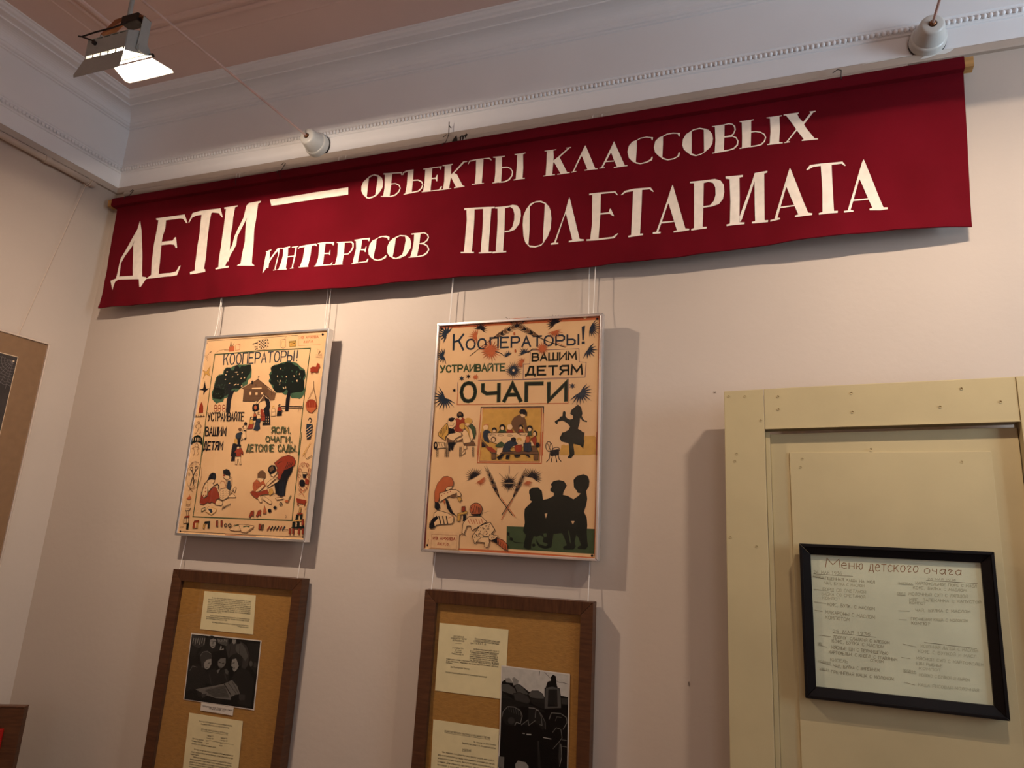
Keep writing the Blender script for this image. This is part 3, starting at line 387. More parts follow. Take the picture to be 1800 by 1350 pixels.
POSTER_A_INK = (['k', 'g', 'r', 'o', 'n', 'b', 's', 'y', 'l', 'd'], """s0|14|20 7342 2520 7336 4307 7341
s1|44|544 6783 1436 6790 2672 6827 3809 6825 4914 6812
s1|37|4938 6821 4925 5589 4926 4194 4962 2940
s1|36|557 6793 558 5649 593 4172 672 2921
s1|36|4994 3742 5000 2675 5022 711
s1|39|596 3771 668 2268 675 688
s1|41|658 681 2419 683 4177 688 5041 698
s0|17|157 143 2959 145 5590 168
p0|0|224 146 222 133 212 123 196 117 177 116 159 121 145 130 138 143 140 155 150 166 166 172 185 173 203 168 217 158
p0|0|5594 168 5591 155 5580 144 5563 138 5543 137 5524 142 5510 151 5504 164 5507 177 5518 188 5535 195 5555 196 5574 191 5588 181
s2|16|2251 109 3577 116
p0|0|107 7258 105 7244 96 7233 81 7227 62 7228 44 7235 30 7248 24 7262 25 7277 34 7288 50 7294 68 7293 86 7286 100 7273
p0|0|5454 7306 5451 7287 5439 7273 5421 7266 5399 7267 5378 7276 5362 7292 5355 7311 5357 7330 5369 7344 5388 7351 5410 7350 5431 7340 5446 7325
s3|9|4354 7295 4391 6941 5356 6932
s3|6|4354 7295 5324 7299
t3|16|4417 7277 5229 7275 5230 7189 4421 7198|ИЗ АРХИВА
t3|16|4608 7102 5038 7108 5041 7034 4611 7033|Л.С.П.О.
t4|47|1005 6771 4457 6757 4463 6371 1051 6352|КООПЕРАТОРЫ!
p3|0|1189 7062 1440 7079 1466 6869 1214 6860
p5|0|1238 7299 1322 7070 1224 7069
p5|0|1429 7244 1370 7068 1332 7076
p6|0|1489 7107 1702 7126 1720 6916 1508 6897
s3|17|1489 7107 1702 7126 1720 6916 1508 6897 1489 7107
s5|13|896 6971 1192 6942
s5|13|976 6931 1219 6896
s5|10|623 6858 756 6932 900 6947
p6|0|2519 7232 2929 7290 2978 6871 2564 6847
s5|10|2519 7232 2929 7290 2978 6871 2564 6847 2519 7232
p0|0|2573 7220 2635 7229 2640 7175 2579 7167
p0|0|2592 7107 2653 7116 2659 7063 2597 7054
p0|0|2610 6994 2672 7003 2677 6950 2615 6941
p0|0|2648 7172 2710 7181 2715 7127 2653 7119
p0|0|2666 7059 2728 7068 2733 7015 2671 7006
p0|0|2684 6947 2746 6955 2751 6902 2689 6893
p0|0|2704 7237 2766 7246 2771 7192 2709 7184
p0|0|2722 7124 2784 7133 2789 7080 2727 7071
p0|0|2740 7011 2802 7020 2807 6967 2745 6958
p0|0|2778 7189 2840 7198 2845 7144 2783 7136
p0|0|2796 7076 2858 7085 2863 7032 2801 7023
p0|0|2814 6964 2875 6972 2880 6919 2819 6911
p0|0|2834 7254 2896 7262 2901 7209 2839 7201
p0|0|2852 7141 2913 7150 2918 7096 2857 7088
p0|0|2870 7028 2931 7037 2936 6984 2875 6975
s0|39|2311 7104 2516 7144
s0|39|2418 6986 2525 6981
s0|46|2451 6896 2546 6915
p0|0|2942 7278 3034 7220 2956 7189
s0|32|2991 7119 3039 7102
p0|0|2991 7011 3067 6969 3000 6952
p6|0|3581 7205 3784 7215 3829 6917 3734 6869 3625 6912
s5|16|3581 7205 3784 7215 3829 6917 3734 6869 3625 6912 3581 7205
s5|10|3734 7212 3817 7339
s7|10|3603 7175 3692 6923
s7|10|3651 7173 3733 6921
s7|10|3699 7170 3774 6919
s7|10|3747 7167 3815 6917
p7|0|3950 7128 4252 7141 4293 6923 4015 6913
s1|16|3950 7128 4252 7141 4293 6923 4015 6913 3950 7128
s0|28|4051 7015 4222 7041
s1|25|3974 7083 4258 7097
s5|10|73 6783 146 6674 125 6645
s5|10|245 6700 244 6682 234 6667 218 6660 198 6661 178 6670 163 6685 155 6704 156 6722 166 6736 182 6744 202 6743 222 6734 237 6719 245 6700 244 6682
s0|27|289 6864 364 6900
s0|14|223 6776 246 6815
s5|10|184 6627 246 6534
p7|0|62 6197 265 6099 424 6338 401 6065 503 5912 261 6025 152 5820 199 6057
s5|14|62 6197 265 6099 424 6338 401 6065 503 5912 261 6025 152 5820 199 6057 62 6197
p0|0|44 5417 238 5462 256 5757 389 5443 534 5454 388 5355 289 5195 274 5372
p8|0|742 5609 770 5756 785 5873 894 5973 1071 5996 1115 6157 1208 6242 1426 6234 1593 6301 1731 6333 1946 6325 2194 6321 2353 6314 2423 6108 2453 5817 2314 5706 2321 5561 2112 5452 1998 5398 1876 5286 1734 5289 1586 5322 1540 5179 1420 5052 733 5068 674 5288 738 5433
p9|0|786 5608 821 5872 954 5941 1147 5979 1113 6127 1244 6241 1391 6229 1483 6114 1588 6124 1614 6285 1752 6315 1845 6188 1918 6279 2064 6253 2196 6306 2338 6300 2387 6109 2359 5965 2268 5881 2231 5680 2034 5599 2119 5510 1998 5398 1785 5404 1657 5320 1499 5412 1453 5268 1361 5183 1313 5054 752 5067 755 5345 751 5462
p8|0|749 5408 1374 5546 1593 5385 1776 5418 1586 5154 1320 5044 1293 4929 1062 4888 996 4851 860 4939 758 5019
p9|0|779 5642 1367 5585 1525 5232 1354 5121 1183 5009 790 5057 729 5175
p0|0|1360 5625 1610 5559 1606 5307 1783 5380 1715 5227 1661 4998 1678 4501 1488 4504 1447 5003 1501 5233
p6|0|1260 5763 1227 5757 1213 5772 1232 5793 1265 5799 1279 5784
p6|0|1689 6032 1657 6028 1648 6039 1673 6055 1705 6059 1713 6048
p6|0|1264 5937 1227 5934 1204 5957 1216 5983 1252 5987 1276 5964
p6|0|2004 5777 1974 5767 1953 5783 1962 5809 1992 5820 2013 5804
p6|0|1788 5554 1754 5552 1739 5570 1759 5590 1793 5593 1808 5575
p6|0|1756 6022 1721 6018 1702 6039 1718 6063 1753 6066 1772 6045
p6|0|1293 6057 1258 6053 1236 6074 1249 6100 1284 6104 1306 6083
p6|0|1893 5542 1857 5543 1843 5564 1864 5584 1900 5583 1914 5562
p6|0|1481 5603 1446 5603 1434 5620 1457 5638 1492 5639 1504 5621
p6|0|2011 6003 1983 5990 1970 6001 1984 6024 2011 6036 2025 6026
p6|0|2157 5795 2126 5786 2106 5803 2118 5828 2149 5837 2169 5820
p6|0|1580 5845 1547 5839 1534 5854 1552 5875 1585 5881 1598 5866
p6|0|1729 5532 1693 5533 1679 5554 1701 5574 1737 5573 1750 5552
p6|0|2080 5477 2050 5466 2028 5482 2037 5509 2068 5519 2089 5503
p6|0|2082 5486 2047 5483 2026 5505 2041 5530 2076 5533 2096 5511
p6|0|1825 5932 1790 5929 1770 5951 1785 5975 1820 5978 1840 5957
p8|0|956 5561 930 5542 918 5550 931 5576 958 5595 970 5587
p8|0|1337 5118 1311 5100 1298 5107 1312 5134 1338 5153 1350 5145
p8|0|915 5217 889 5198 876 5206 890 5232 916 5251 929 5243
p8|0|1031 5517 1005 5499 992 5507 1006 5533 1032 5552 1045 5544
p8|0|1022 5229 995 5210 983 5218 997 5245 1023 5263 1035 5256
p8|0|1268 5560 1241 5542 1229 5549 1243 5576 1269 5595 1281 5587
p8|0|1131 5564 1104 5545 1092 5553 1106 5580 1132 5599 1144 5591
p8|0|1210 5428 1184 5409 1171 5417 1185 5444 1211 5463 1224 5455
p8|0|1350 5122 1324 5104 1312 5111 1325 5138 1351 5157 1364 5149
p8|0|1153 5119 1127 5100 1115 5108 1129 5134 1155 5153 1167 5145
p8|0|3257 5647 3321 5788 3234 5905 3319 6017 3279 6162 3404 6243 3553 6266 3715 6317 3946 6359 4217 6339 4425 6288 4612 6138 4810 6018 4891 5790 4824 5569 4912 5288 4890 5095 4777 4973 4382 4983 4297 5110 4064 5116 3917 5203 3684 5196 3528 5327 3400 5500
p9|0|3277 5632 3371 5686 3260 5847 3367 5929 3288 6104 3371 6230 3558 6237 3701 6303 3856 6282 3949 6336 4188 6312 4337 6206 4512 6142 4595 6026 4798 5990 4854 5820 4775 5682 4857 5568 4879 5289 4780 5181 4796 5070 4591 5130 4438 5051 4285 5194 4102 5311 4001 5201 3819 5192 3645 5225 3507 5355 3523 5468 3357 5558
p8|0|4081 5659 4082 5634 4061 5628 4038 5648 4038 5672 4059 5678
p6|0|3770 5585 3755 5567 3739 5573 3738 5596 3753 5615 3769 5609
p8|0|3969 5385 3961 5354 3933 5354 3912 5385 3921 5415 3949 5415
p6|0|3661 5816 3650 5783 3626 5787 3614 5823 3625 5855 3649 5852
p8|0|4481 5864 4489 5825 4470 5820 4443 5855 4435 5894 4454 5898
p6|0|4001 5377 4017 5342 3999 5333 3965 5359 3950 5394 3968 5403
p8|0|3764 5606 3757 5572 3743 5574 3736 5610 3744 5644 3758 5642
p6|0|4558 5626 4559 5588 4539 5586 4517 5622 4515 5659 4536 5661
p8|0|3930 6118 3921 6096 3907 6098 3902 6123 3911 6145 3925 6142
p6|0|4392 5804 4394 5768 4374 5765 4352 5798 4349 5835 4369 5837
p8|0|3937 5591 3942 5555 3923 5552 3900 5585 3895 5622 3914 5624
p6|0|3794 5508 3782 5476 3768 5480 3766 5515 3778 5546 3792 5543
p8|0|4055 5584 4057 5555 4032 5548 4006 5571 4004 5601 4028 5607
p6|0|3697 5636 3701 5606 3686 5604 3668 5632 3665 5662 3680 5664
p8|0|4281 6002 4276 5975 4249 5972 4227 5996 4232 6024 4258 6027
p6|0|3753 6105 3760 6076 3742 6070 3716 6092 3709 6121 3728 6128
p8|0|3875 5810 3884 5768 3860 5761 3826 5797 3816 5840 3841 5846
p6|0|4089 5391 4091 5350 4068 5348 4043 5386 4041 5427 4064 5429
p8|0|4363 5590 4359 5561 4333 5558 4311 5585 4315 5614 4340 5617
p6|0|3819 5639 3834 5596 3815 5591 3782 5628 3768 5671 3786 5677
p8|0|4681 5731 4677 5687 4649 5687 4626 5730 4630 5774 4657 5775
p6|0|4619 5865 4600 5832 4584 5838 4586 5876 4604 5909 4621 5903
p8|0|3864 6036 3869 6005 3852 6001 3830 6028 3824 6059 3841 6063
p6|0|4532 5620 4551 5580 4536 5574 4502 5607 4483 5646 4498 5652
p8|0|4488 5939 4460 5907 4432 5918 4433 5961 4461 5993 4489 5982
p6|0|4065 5790 4063 5762 4038 5758 4015 5782 4017 5810 4042 5813
p0|0|4190 5350 4318 5235 4317 4938 4315 4502 4170 4505 4140 4942 4173 5164
p8|0|4351 5160 4544 5192 4848 5202 4850 5036 4732 4947 4571 5006 4431 5065
p5|0|2107 5409 2774 5734 3260 5414 3294 5055 3070 4891 2214 4917 2184 5369
s0|13|2107 5409 2774 5734 3260 5414 3294 5055 3070 4891 2214 4917 2184 5369 2107 5409
p5|0|3266 5376 3661 5159 3630 4923 3067 4910 3294 5055
s0|17|2107 5409 2774 5734 3669 5170
s0|13|2774 5734 2778 5849
p0|0|2758 5857 2836 5832 2767 5803
s0|9|2231 5367 3248 5347
s0|9|2231 5325 3250 5305
s0|9|2232 5283 3252 5263
s0|9|2232 5241 3254 5222
s0|9|2232 5199 3256 5180
s0|9|2232 5157 3258 5139
s0|9|2232 5115 3260 5097
s0|9|2232 5073 3262 5056
s0|9|2232 5031 3264 5014
s0|8|2232 4989 3266 4973
s0|8|2232 4947 3268 4932
p6|0|2549 5412 2986 5415 2995 5361 2562 5366
p6|0|2458 5266 2551 5263 2560 5149 2472 5151
p6|0|2741 5231 2842 5229 2847 5141 2746 5144
p6|0|2993 5232 3084 5230 3083 5154 2996 5157
s0|17|2712 5545 2725 5468
s6|17|2504 5264 2521 5161
s0|12|3460 5295 3489 5107
p0|0|2483 5674 2563 5695 2573 5549 2503 5551
s0|29|3955 4693 4881 4661
s0|24|3943 4631 4911 4602
s5|12|4760 4597 4744 4470
s5|12|4825 4596 4824 4450
p6|0|2874 4857 2873 4837 2861 4821 2843 4812 2821 4812 2800 4822 2783 4839 2775 4859 2776 4880 2787 4896 2806 4905 2828 4905 2849 4895 2866 4878
p0|0|3381 5015 3379 4995 3368 4979 3350 4970 3328 4970 3307 4980 3291 4997 3283 5018 3284 5038 3295 5054 3314 5063 3335 5063 3357 5053 3373 5036
p6|0|2851 4839 3046 5042 3139 5172 3175 5145 3022 4911 2915 4781
s0|17|2851 4839 3046 5042 3139 5172 3175 5145 3022 4911 2915 4781 2851 4839
p6|0|3194 5114 3142 5153 3229 5038 3355 4810 3452 4770 3445 4958 3371 4997
s0|17|3194 5114 3142 5153 3229 5038 3355 4810 3452 4770 3445 4958 3371 4997 3194 5114
p0|0|2713 4785 2948 4799 3005 4592 2923 4537 2725 4540 2685 4673
s0|13|2713 4785 2948 4799 3005 4592 2923 4537 2725 4540 2685 4673 2713 4785
p3|0|2897 4669 2896 4633 2883 4604 2860 4589 2831 4589 2803 4606 2780 4635 2768 4671 2769 4707 2782 4736 2805 4751 2833 4751 2862 4734 2884 4705
p0|0|3183 5039 3400 4959 3486 4695 3458 4584 3562 4211 3591 4027 3257 4012 3241 4253 3210 4588 3322 4736
s0|13|3183 5039 3400 4959 3486 4695 3458 4584 3562 4211 3591 4027 3257 4012 3241 4253 3210 4588 3322 4736 3183 5039
p6|0|3295 4308 3295 4296 3291 4287 3285 4282 3277 4283 3269 4288 3262 4297 3259 4308 3259 4319 3262 4328 3269 4333 3277 4333 3285 4328 3291 4319
p6|0|3394 4306 3394 4295 3391 4286 3384 4281 3376 4281 3368 4286 3362 4295 3358 4307 3358 4318 3362 4327 3368 4332 3376 4332 3384 4327 3391 4318
p6|0|3493 4305 3493 4294 3490 4285 3483 4280 3475 4280 3467 4285 3461 4294 3457 4305 3457 4317 3461 4326 3467 4330 3475 4330 3483 4325 3490 4316
p6|0|3310 4211 3310 4200 3307 4191 3300 4186 3292 4186 3284 4191 3278 4200 3274 4211 3274 4223 3278 4232 3284 4237 3292 4236 3300 4231 3307 4222
p6|0|3410 4210 3410 4198 3406 4190 3400 4185 3392 4185 3384 4190 3377 4199 3374 4210 3374 4221 3377 4230 3384 4235 3392 4235 3400 4230 3406 4221
p6|0|3508 4208 3508 4197 3505 4188 3498 4183 3490 4183 3482 4189 3476 4198 3472 4209 3472 4220 3476 4229 3482 4234 3490 4234 3498 4229 3505 4220
p6|0|3326 4115 3326 4103 3322 4094 3316 4089 3308 4090 3300 4095 3293 4104 3290 4115 3290 4126 3293 4135 3300 4140 3308 4140 3316 4135 3322 4126
p6|0|3425 4113 3425 4102 3421 4093 3415 4088 3407 4088 3399 4093 3392 4103 3389 4114 3389 4125 3392 4134 3399 4139 3407 4139 3415 4134 3421 4125
p6|0|3524 4112 3523 4101 3520 4092 3514 4087 3506 4087 3498 4092 3491 4101 3488 4113 3488 4124 3491 4133 3498 4138 3506 4138 3514 4133 3520 4124
p0|0|3953 4723 3951 4700 3938 4682 3918 4672 3893 4673 3869 4683 3851 4702 3842 4725 3844 4748 3857 4766 3877 4776 3902 4776 3926 4765 3944 4746
p6|0|3955 4709 3953 4695 3946 4684 3933 4679 3918 4679 3903 4685 3892 4697 3887 4710 3888 4724 3896 4735 3909 4741 3924 4741 3938 4734 3949 4723
p2|0|3838 4669 3964 4674 4028 4529 3836 4514
s0|12|3838 4669 3964 4674 4028 4529 3836 4514 3838 4669
p0|0|3836 4514 4028 4529 4046 4353 3837 4346
s0|12|3836 4514 4028 4529 4046 4353 3837 4346 3836 4514
p7|0|3687 4673 3685 4652 3674 4636 3656 4627 3634 4627 3612 4637 3596 4654 3588 4675 3589 4695 3601 4711 3619 4720 3641 4720 3663 4710 3679 4693
p6|0|3689 4660 3688 4648 3681 4638 3670 4633 3656 4633 3643 4639 3633 4649 3628 4661 3629 4673 3636 4683 3647 4688 3661 4688 3674 4682 3684 4672
p6|0|3584 4624 3698 4628 3756 4498 3583 4485
s0|12|3584 4624 3698 4628 3756 4498 3583 4485 3584 4624
p6|0|3583 4485 3756 4498 3772 4341 3584 4334
s0|12|3583 4485 3756 4498 3772 4341 3584 4334 3583 4485
s0|16|4021 4555 4094 4506 4012 4463
p2|0|3249 4532 3247 4510 3235 4492 3216 4483 3192 4483 3169 4494 3152 4511 3143 4533 3145 4555 3156 4573 3176 4582 3200 4582 3223 4571 3240 4554
p6|0|3251 4518 3250 4505 3243 4495 3230 4489 3216 4489 3202 4495 3191 4506 3186 4519 3187 4532 3194 4543 3206 4548 3221 4548 3235 4542 3246 4531
p2|0|3139 4480 3261 4484 3323 4346 3138 4332
s0|12|3139 4480 3261 4484 3323 4346 3138 4332 3139 4480
p2|0|3138 4332 3323 4346 3342 4179 3140 4172
s0|12|3138 4332 3323 4346 3342 4179 3140 4172 3138 4332
p2|0|3229 4486 3245 4425 3244 4373 3226 4343 3195 4338 3157 4362 3119 4408 3090 4468 3074 4530 3075 4581 3093 4612 3124 4616 3162 4593 3200 4546
p5|0|3069 4460 3067 4437 3054 4419 3033 4409 3008 4409 2984 4420 2965 4438 2956 4462 2958 4485 2970 4503 2991 4513 3016 4513 3041 4502 3059 4483
p6|0|3071 4446 3070 4432 3062 4421 3049 4415 3034 4415 3019 4422 3007 4433 3002 4447 3003 4461 3011 4472 3024 4478 3039 4477 3054 4471 3065 4460
p6|0|2952 4405 3081 4410 3148 4264 2952 4249
s0|12|2952 4405 3081 4410 3148 4264 2952 4249 2952 4405
p4|0|2952 4249 3148 4264 3131 4088 2917 4080
s0|12|2952 4249 3148 4264 3131 4088 2917 4080 2952 4249
p0|0|2882 4482 2881 4465 2871 4451 2856 4444 2837 4444 2819 4452 2806 4466 2799 4483 2800 4500 2809 4514 2825 4521 2843 4521 2861 4513 2875 4499
p6|0|2884 4471 2883 4461 2877 4453 2867 4448 2856 4449 2845 4453 2837 4462 2832 4472 2833 4482 2839 4490 2849 4495 2860 4494 2871 4490 2879 4481
p3|0|2796 4441 2891 4445 2941 4337 2796 4326
s0|13|2796 4441 2891 4445 2941 4337 2796 4326 2796 4441
p0|0|2796 4326 2941 4337 2956 4206 2797 4200
s0|12|2796 4326 2941 4337 2956 4206 2797 4200 2796 4326
p0|0|2773 4277 2772 4253 2758 4234 2736 4223 2710 4224 2684 4235 2664 4255 2654 4279 2656 4303 2669 4323 2691 4333 2718 4333 2744 4322 2764 4302
p6|0|2776 4263 2775 4248 2766 4236 2753 4230 2737 4230 2721 4237 2709 4249 2703 4263 2704 4278 2712 4290 2726 4296 2742 4296 2758 4289 2770 4277
p7|0|2650 4219 2787 4225 2858 4072 2650 4055
s0|13|2650 4219 2787 4225 2858 4072 2650 4055 2650 4219
p2|0|2650 4055 2858 4072 2824 3886 2598 3877
s0|12|2650 4055 2858 4072 2824 3886 2598 3877 2650 4055
p4|0|2961 4163 3103 4124 3165 3883 3064 3810 2876 3849
s0|12|2961 4163 3103 4124 3165 3883 3064 3810 2876 3849 2961 4163
p0|0|2511 4075 2510 4056 2499 4040 2481 4032 2460 4032 2439 4041 2423 4057 2415 4076 2417 4096 2427 4111 2445 4120 2466 4119 2487 4111 2503 4095
p6|0|2513 4063 2512 4052 2506 4042 2495 4037 2482 4037 2469 4043 2459 4052 2454 4064 2455 4076 2462 4085 2473 4090 2486 4090 2498 4084 2508 4075
p6|0|2412 4028 2522 4033 2579 3911 2412 3897
s0|13|2412 4028 2522 4033 2579 3911 2412 3897 2412 4028
p6|0|2412 3897 2579 3911 2551 3762 2369 3754
s0|13|2412 3897 2579 3911 2551 3762 2369 3754 2412 3897
p0|0|2557 4074 2555 4043 2540 4019 2514 4006 2483 4006 2453 4020 2429 4045 2417 4075 2419 4105 2434 4129 2460 4143 2491 4142 2521 4128 2545 4104
s0|19|2454 4031 2361 3945
p0|0|2430 3857 2541 3835 2538 3770 2441 3792
p6|0|2384 3814 2535 3791 2585 3575 2548 3554 2466 3489 2422 3511
s0|10|2384 3814 2535 3791 2585 3575 2548 3554 2466 3489 2422 3511 2384 3814
s0|34|2406 3446 2432 3532
s0|34|2546 3489 2602 3553
p5|0|2342 3869 2339 3842 2322 3821 2294 3810 2260 3810 2228 3822 2203 3843 2191 3870 2194 3896 2211 3918 2240 3929 2273 3929 2306 3917 2330 3895
p4|0|2156 3729 2378 3771 2415 3705 2352 3684 2365 3533 2136 3533 2104 3642
s0|10|2156 3729 2378 3771 2415 3705 2352 3684 2365 3533 2136 3533 2104 3642 2156 3729
p0|0|2203 3533 2351 3533 2358 3338 2250 3338
s0|7|2203 3533 2351 3533 2358 3338 2250 3338 2203 3533
p7|0|2217 3425 2217 3378 2203 3340 2176 3320 2143 3320 2109 3341 2081 3378 2066 3425 2065 3472 2079 3510 2106 3531 2140 3531 2174 3510 2201 3472
p0|0|2035 3339 2085 3360 2227 3317 2261 2887 2018 2897 2015 3144
s0|10|2035 3339 2085 3360 2227 3317 2261 2887 2018 2897 2015 3144 2035 3339
p0|0|2060 2886 2208 2887 2224 2716 2052 2704
p0|0|2424 3263 2420 3229 2396 3202 2358 3188 2313 3187 2269 3202 2236 3229 2220 3263 2225 3297 2248 3324 2287 3339 2332 3339 2375 3324 2408 3297
p6|0|2355 3198 2353 3182 2342 3168 2324 3161 2302 3161 2282 3168 2266 3182 2258 3198 2260 3215 2271 3229 2289 3236 2311 3236 2331 3229 2347 3215
p2|0|2230 3145 2452 3177 2555 3038 2560 2931 2487 2974 2459 3059 2476 2878 2276 2877 2226 3016 2145 3015
s0|12|2230 3145 2452 3177 2555 3038 2560 2931 2487 2974 2459 3059 2476 2878 2276 2877 2226 3016 2145 3015 2230 3145
p6|0|2265 2866 2465 2867 2494 2697 2552 2591 2461 2580 2386 2781 2346 2781 2355 2579 2258 2599 2278 2716
s0|10|2265 2866 2465 2867 2494 2697 2552 2591 2461 2580 2386 2781 2346 2781 2355 2579 2258 2599 2278 2716 2265 2866
s2|23|1034 4737 1034 4708 1021 4685 998 4672 971 4673 944 4686 922 4710 911 4740 911 4769 924 4792 947 4805 974 4804 1001 4791 1023 4767 1034 4737 1034 4708
s2|20|1061 4625 1058 4600 1044 4580 1019 4569 989 4569 960 4581 937 4602 926 4627 928 4652 943 4673 968 4683 998 4683 1027 4671 1049 4650 1061 4625 1058 4600
s3|23|1216 4734 1215 4705 1203 4682 1180 4669 1153 4670 1126 4683 1105 4707 1093 4736 1094 4766 1107 4789 1129 4801 1157 4801 1184 4787 1205 4763 1216 4734 1215 4705
s3|20|1242 4622 1240 4596 1225 4576 1200 4566 1171 4566 1142 4578 1119 4599 1108 4624 1110 4649 1125 4669 1150 4680 1180 4679 1209 4668 1231 4647 1242 4622 1240 4596
s2|23|1425 4730 1424 4701 1412 4678 1389 4665 1362 4666 1335 4679 1314 4703 1303 4732 1304 4761 1316 4785 1339 4797 1366 4797 1393 4783 1414 4759 1425 4730 1424 4701
s2|20|1451 4618 1449 4593 1434 4573 1409 4562 1379 4563 1351 4574 1329 4595 1317 4620 1319 4645 1334 4665 1359 4676 1389 4676 1418 4664 1440 4643 1451 4618 1449 4593
t0|41|650 4508 2355 4492 2374 4189 707 4205|УСТРАИВАЙТЕ
t0|48|655 3960 1641 3951 1640 3649 699 3649|ВАШИМ
t0|48|673 3417 1588 3409 1589 3126 700 3131|ДЕТЯМ
p2|0|271 4934 373 4773 412 4523 209 4515 185 4640 212 4799
s2|8|271 4934 373 4773 412 4523 209 4515 185 4640 212 4799 271 4934
s0|21|68 4359 520 4375
s0|23|125 4359 123 4426
s7|13|99 4404 92 4472
s0|23|240 4357 238 4425
s7|13|214 4402 206 4470
s0|23|354 4355 352 4423
s7|13|328 4401 321 4468
s0|23|481 4354 480 4421
s7|13|456 4399 449 4466
s5|13|195 4144 272 4188 352 4142
s5|13|270 4199 299 4120 320 3941 245 3740 157 3752
s5|13|299 4120 449 4007 376 3940 453 3761 387 3740
s5|13|285 4120 136 4010 253 3919
p9|0|76 3296 75 3518 181 3629 315 3673 462 3639 566 3539 604 3340 572 3285 515 3362 364 3418 201 3385
s6|35|145 3454 141 3547
s6|35|256 3467 245 3564
s6|35|369 3466 353 3564
s6|35|484 3453 463 3546
s5|13|426 3285 424 3256 407 3233 377 3220 342 3220 308 3233 282 3256 268 3285 270 3314 288 3337 317 3350 352 3350 387 3337 413 3314 426 3285 424 3256
s5|13|287 3230 159 3163 248 3141 306 2987 253 2899
s5|13|400 3230 497 3164 407 3120 493 2966 432 2922
s5|11|799 2139 783 1986 735 1850 658 1747 560 1684 451 1669 341 1703 240 1783 159 1901 106 2047 86 2205 101 2361 150 2498 228 2603 327 2666 437 2680 548 2644 648 2562 728 2442 780 2297 799 2139 783 1986
s5|11|318 2590 317 2570 308 2554 291 2544 271 2544 251 2553 236 2569 227 2590 228 2610 237 2626 253 2635 274 2636 293 2627 309 2611 318 2590 317 2570
s5|11|476 2627 475 2606 466 2590 450 2581 430 2581 410 2590 394 2606 386 2626 386 2646 396 2663 412 2672 432 2672 452 2663 468 2647 476 2627 475 2606
s5|11|244 2426 244 2406 234 2389 218 2380 198 2380 178 2389 162 2405 154 2425 154 2445 164 2462 180 2471 200 2471 220 2462 236 2446 244 2426 244 2406
s5|11|580 2476 579 2456 570 2440 554 2430 534 2430 514 2439 499 2455 490 2475 491 2495 500 2512 516 2521 536 2521 556 2512 572 2496 580 2476 579 2456
s5|11|240 2216 240 2196 231 2179 214 2170 194 2170 174 2179 159 2195 150 2215 151 2235 160 2251 176 2260 196 2261 216 2252 232 2236 240 2216 240 2196
s5|11|589 2197 588 2177 579 2161 563 2152 543 2152 523 2160 508 2176 499 2196 500 2216 509 2233 525 2242 545 2242 565 2233 581 2217 589 2197 588 2177
s5|11|587 1978 586 1958 577 1941 561 1932 541 1932 521 1940 506 1956 497 1976 498 1996 507 2012 523 2022 543 2022 563 2013 578 1998 587 1978 586 1958
s5|11|391 1755 391 1735 381 1719 365 1710 345 1709 326 1718 310 1733 302 1753 302 1773 311 1790 328 1799 348 1799 367 1791 383 1775 391 1755 391 1735
s5|11|538 1769 537 1749 528 1733 512 1724 492 1724 472 1732 457 1748 449 1768 449 1788 458 1804 474 1813 494 1813 514 1805 529 1789 538 1769 537 1749
s0|19|340 2415 340 2389 329 2368 309 2356 285 2355 261 2367 242 2388 232 2414 232 2440 243 2462 262 2474 286 2474 310 2462 329 2441 340 2415 340 2389
s0|19|545 2441 545 2414 534 2393 514 2381 490 2381 467 2393 448 2413 437 2440 437 2466 448 2487 468 2499 492 2499 515 2488 534 2467 545 2441 545 2414
s0|35|311 2345 405 2172 471 1987 486 1849
s0|35|487 2370 414 2172 361 1985 346 1835
s5|13|296 1707 501 1573
s5|13|420 1686 284 1615
p3|0|254 1315 367 1421 371 1479 403 1422 487 1344 379 1284
s7|16|267 1247 284 1087
s7|16|473 1264 472 1115
s5|13|468 1092 462 1076 438 1063 401 1055 359 1054 320 1060 291 1072 278 1087 284 1103 308 1116 345 1125 387 1126 427 1120 455 1108 468 1092 462 1076
p6|0|284 939 529 981 483 911 280 882
s0|16|284 939 529 981 483 911 280 882 284 939
s0|16|342 873 375 704
s0|16|443 887 464 707
p2|0|304 690 521 720 525 652 283 644
p6|0|288 621 492 640 530 450 298 419
s0|21|288 621 492 640 530 450 298 419 288 621
s0|21|393 614 414 434
p9|0|433 412 546 439 559 226 456 222
s5|8|137 334 319 318 269 271 148 278
p0|0|1434 2255 1484 2141 1459 2038 1285 2035 1116 1998 1020 1882 891 1627 938 1537 903 1491 891 1627 990 1881 1111 2021 1165 2205 1269 2276 1356 2281
p6|0|1130 1998 1283 2047 1432 2026 1445 1958 1370 1888 1441 1821 1342 1728 1236 1589 1167 1724
s0|13|1130 1998 1283 2047 1432 2026 1445 1958 1370 1888 1441 1821 1342 1728 1236 1589 1167 1724 1130 1998
p6|0|1045 1905 1143 1930 1184 1634 1189 1452 1060 1358 960 1424 956 1675
s0|13|1045 1905 1143 1930 1184 1634 1189 1452 1060 1358 960 1424 956 1675 1045 1905
p2|0|1111 1712 1110 1700 1104 1690 1093 1685 1080 1685 1067 1690 1057 1699 1052 1711 1053 1723 1059 1732 1070 1738 1083 1738 1096 1733 1106 1724
p2|0|1058 1449 1057 1437 1051 1427 1040 1422 1027 1422 1014 1427 1004 1436 999 1448 1000 1459 1006 1469 1017 1475 1030 1475 1043 1470 1053 1461
p2|0|1160 1451 1159 1439 1153 1430 1142 1424 1129 1424 1116 1429 1107 1438 1101 1450 1102 1462 1108 1471 1119 1477 1132 1477 1145 1472 1155 1463
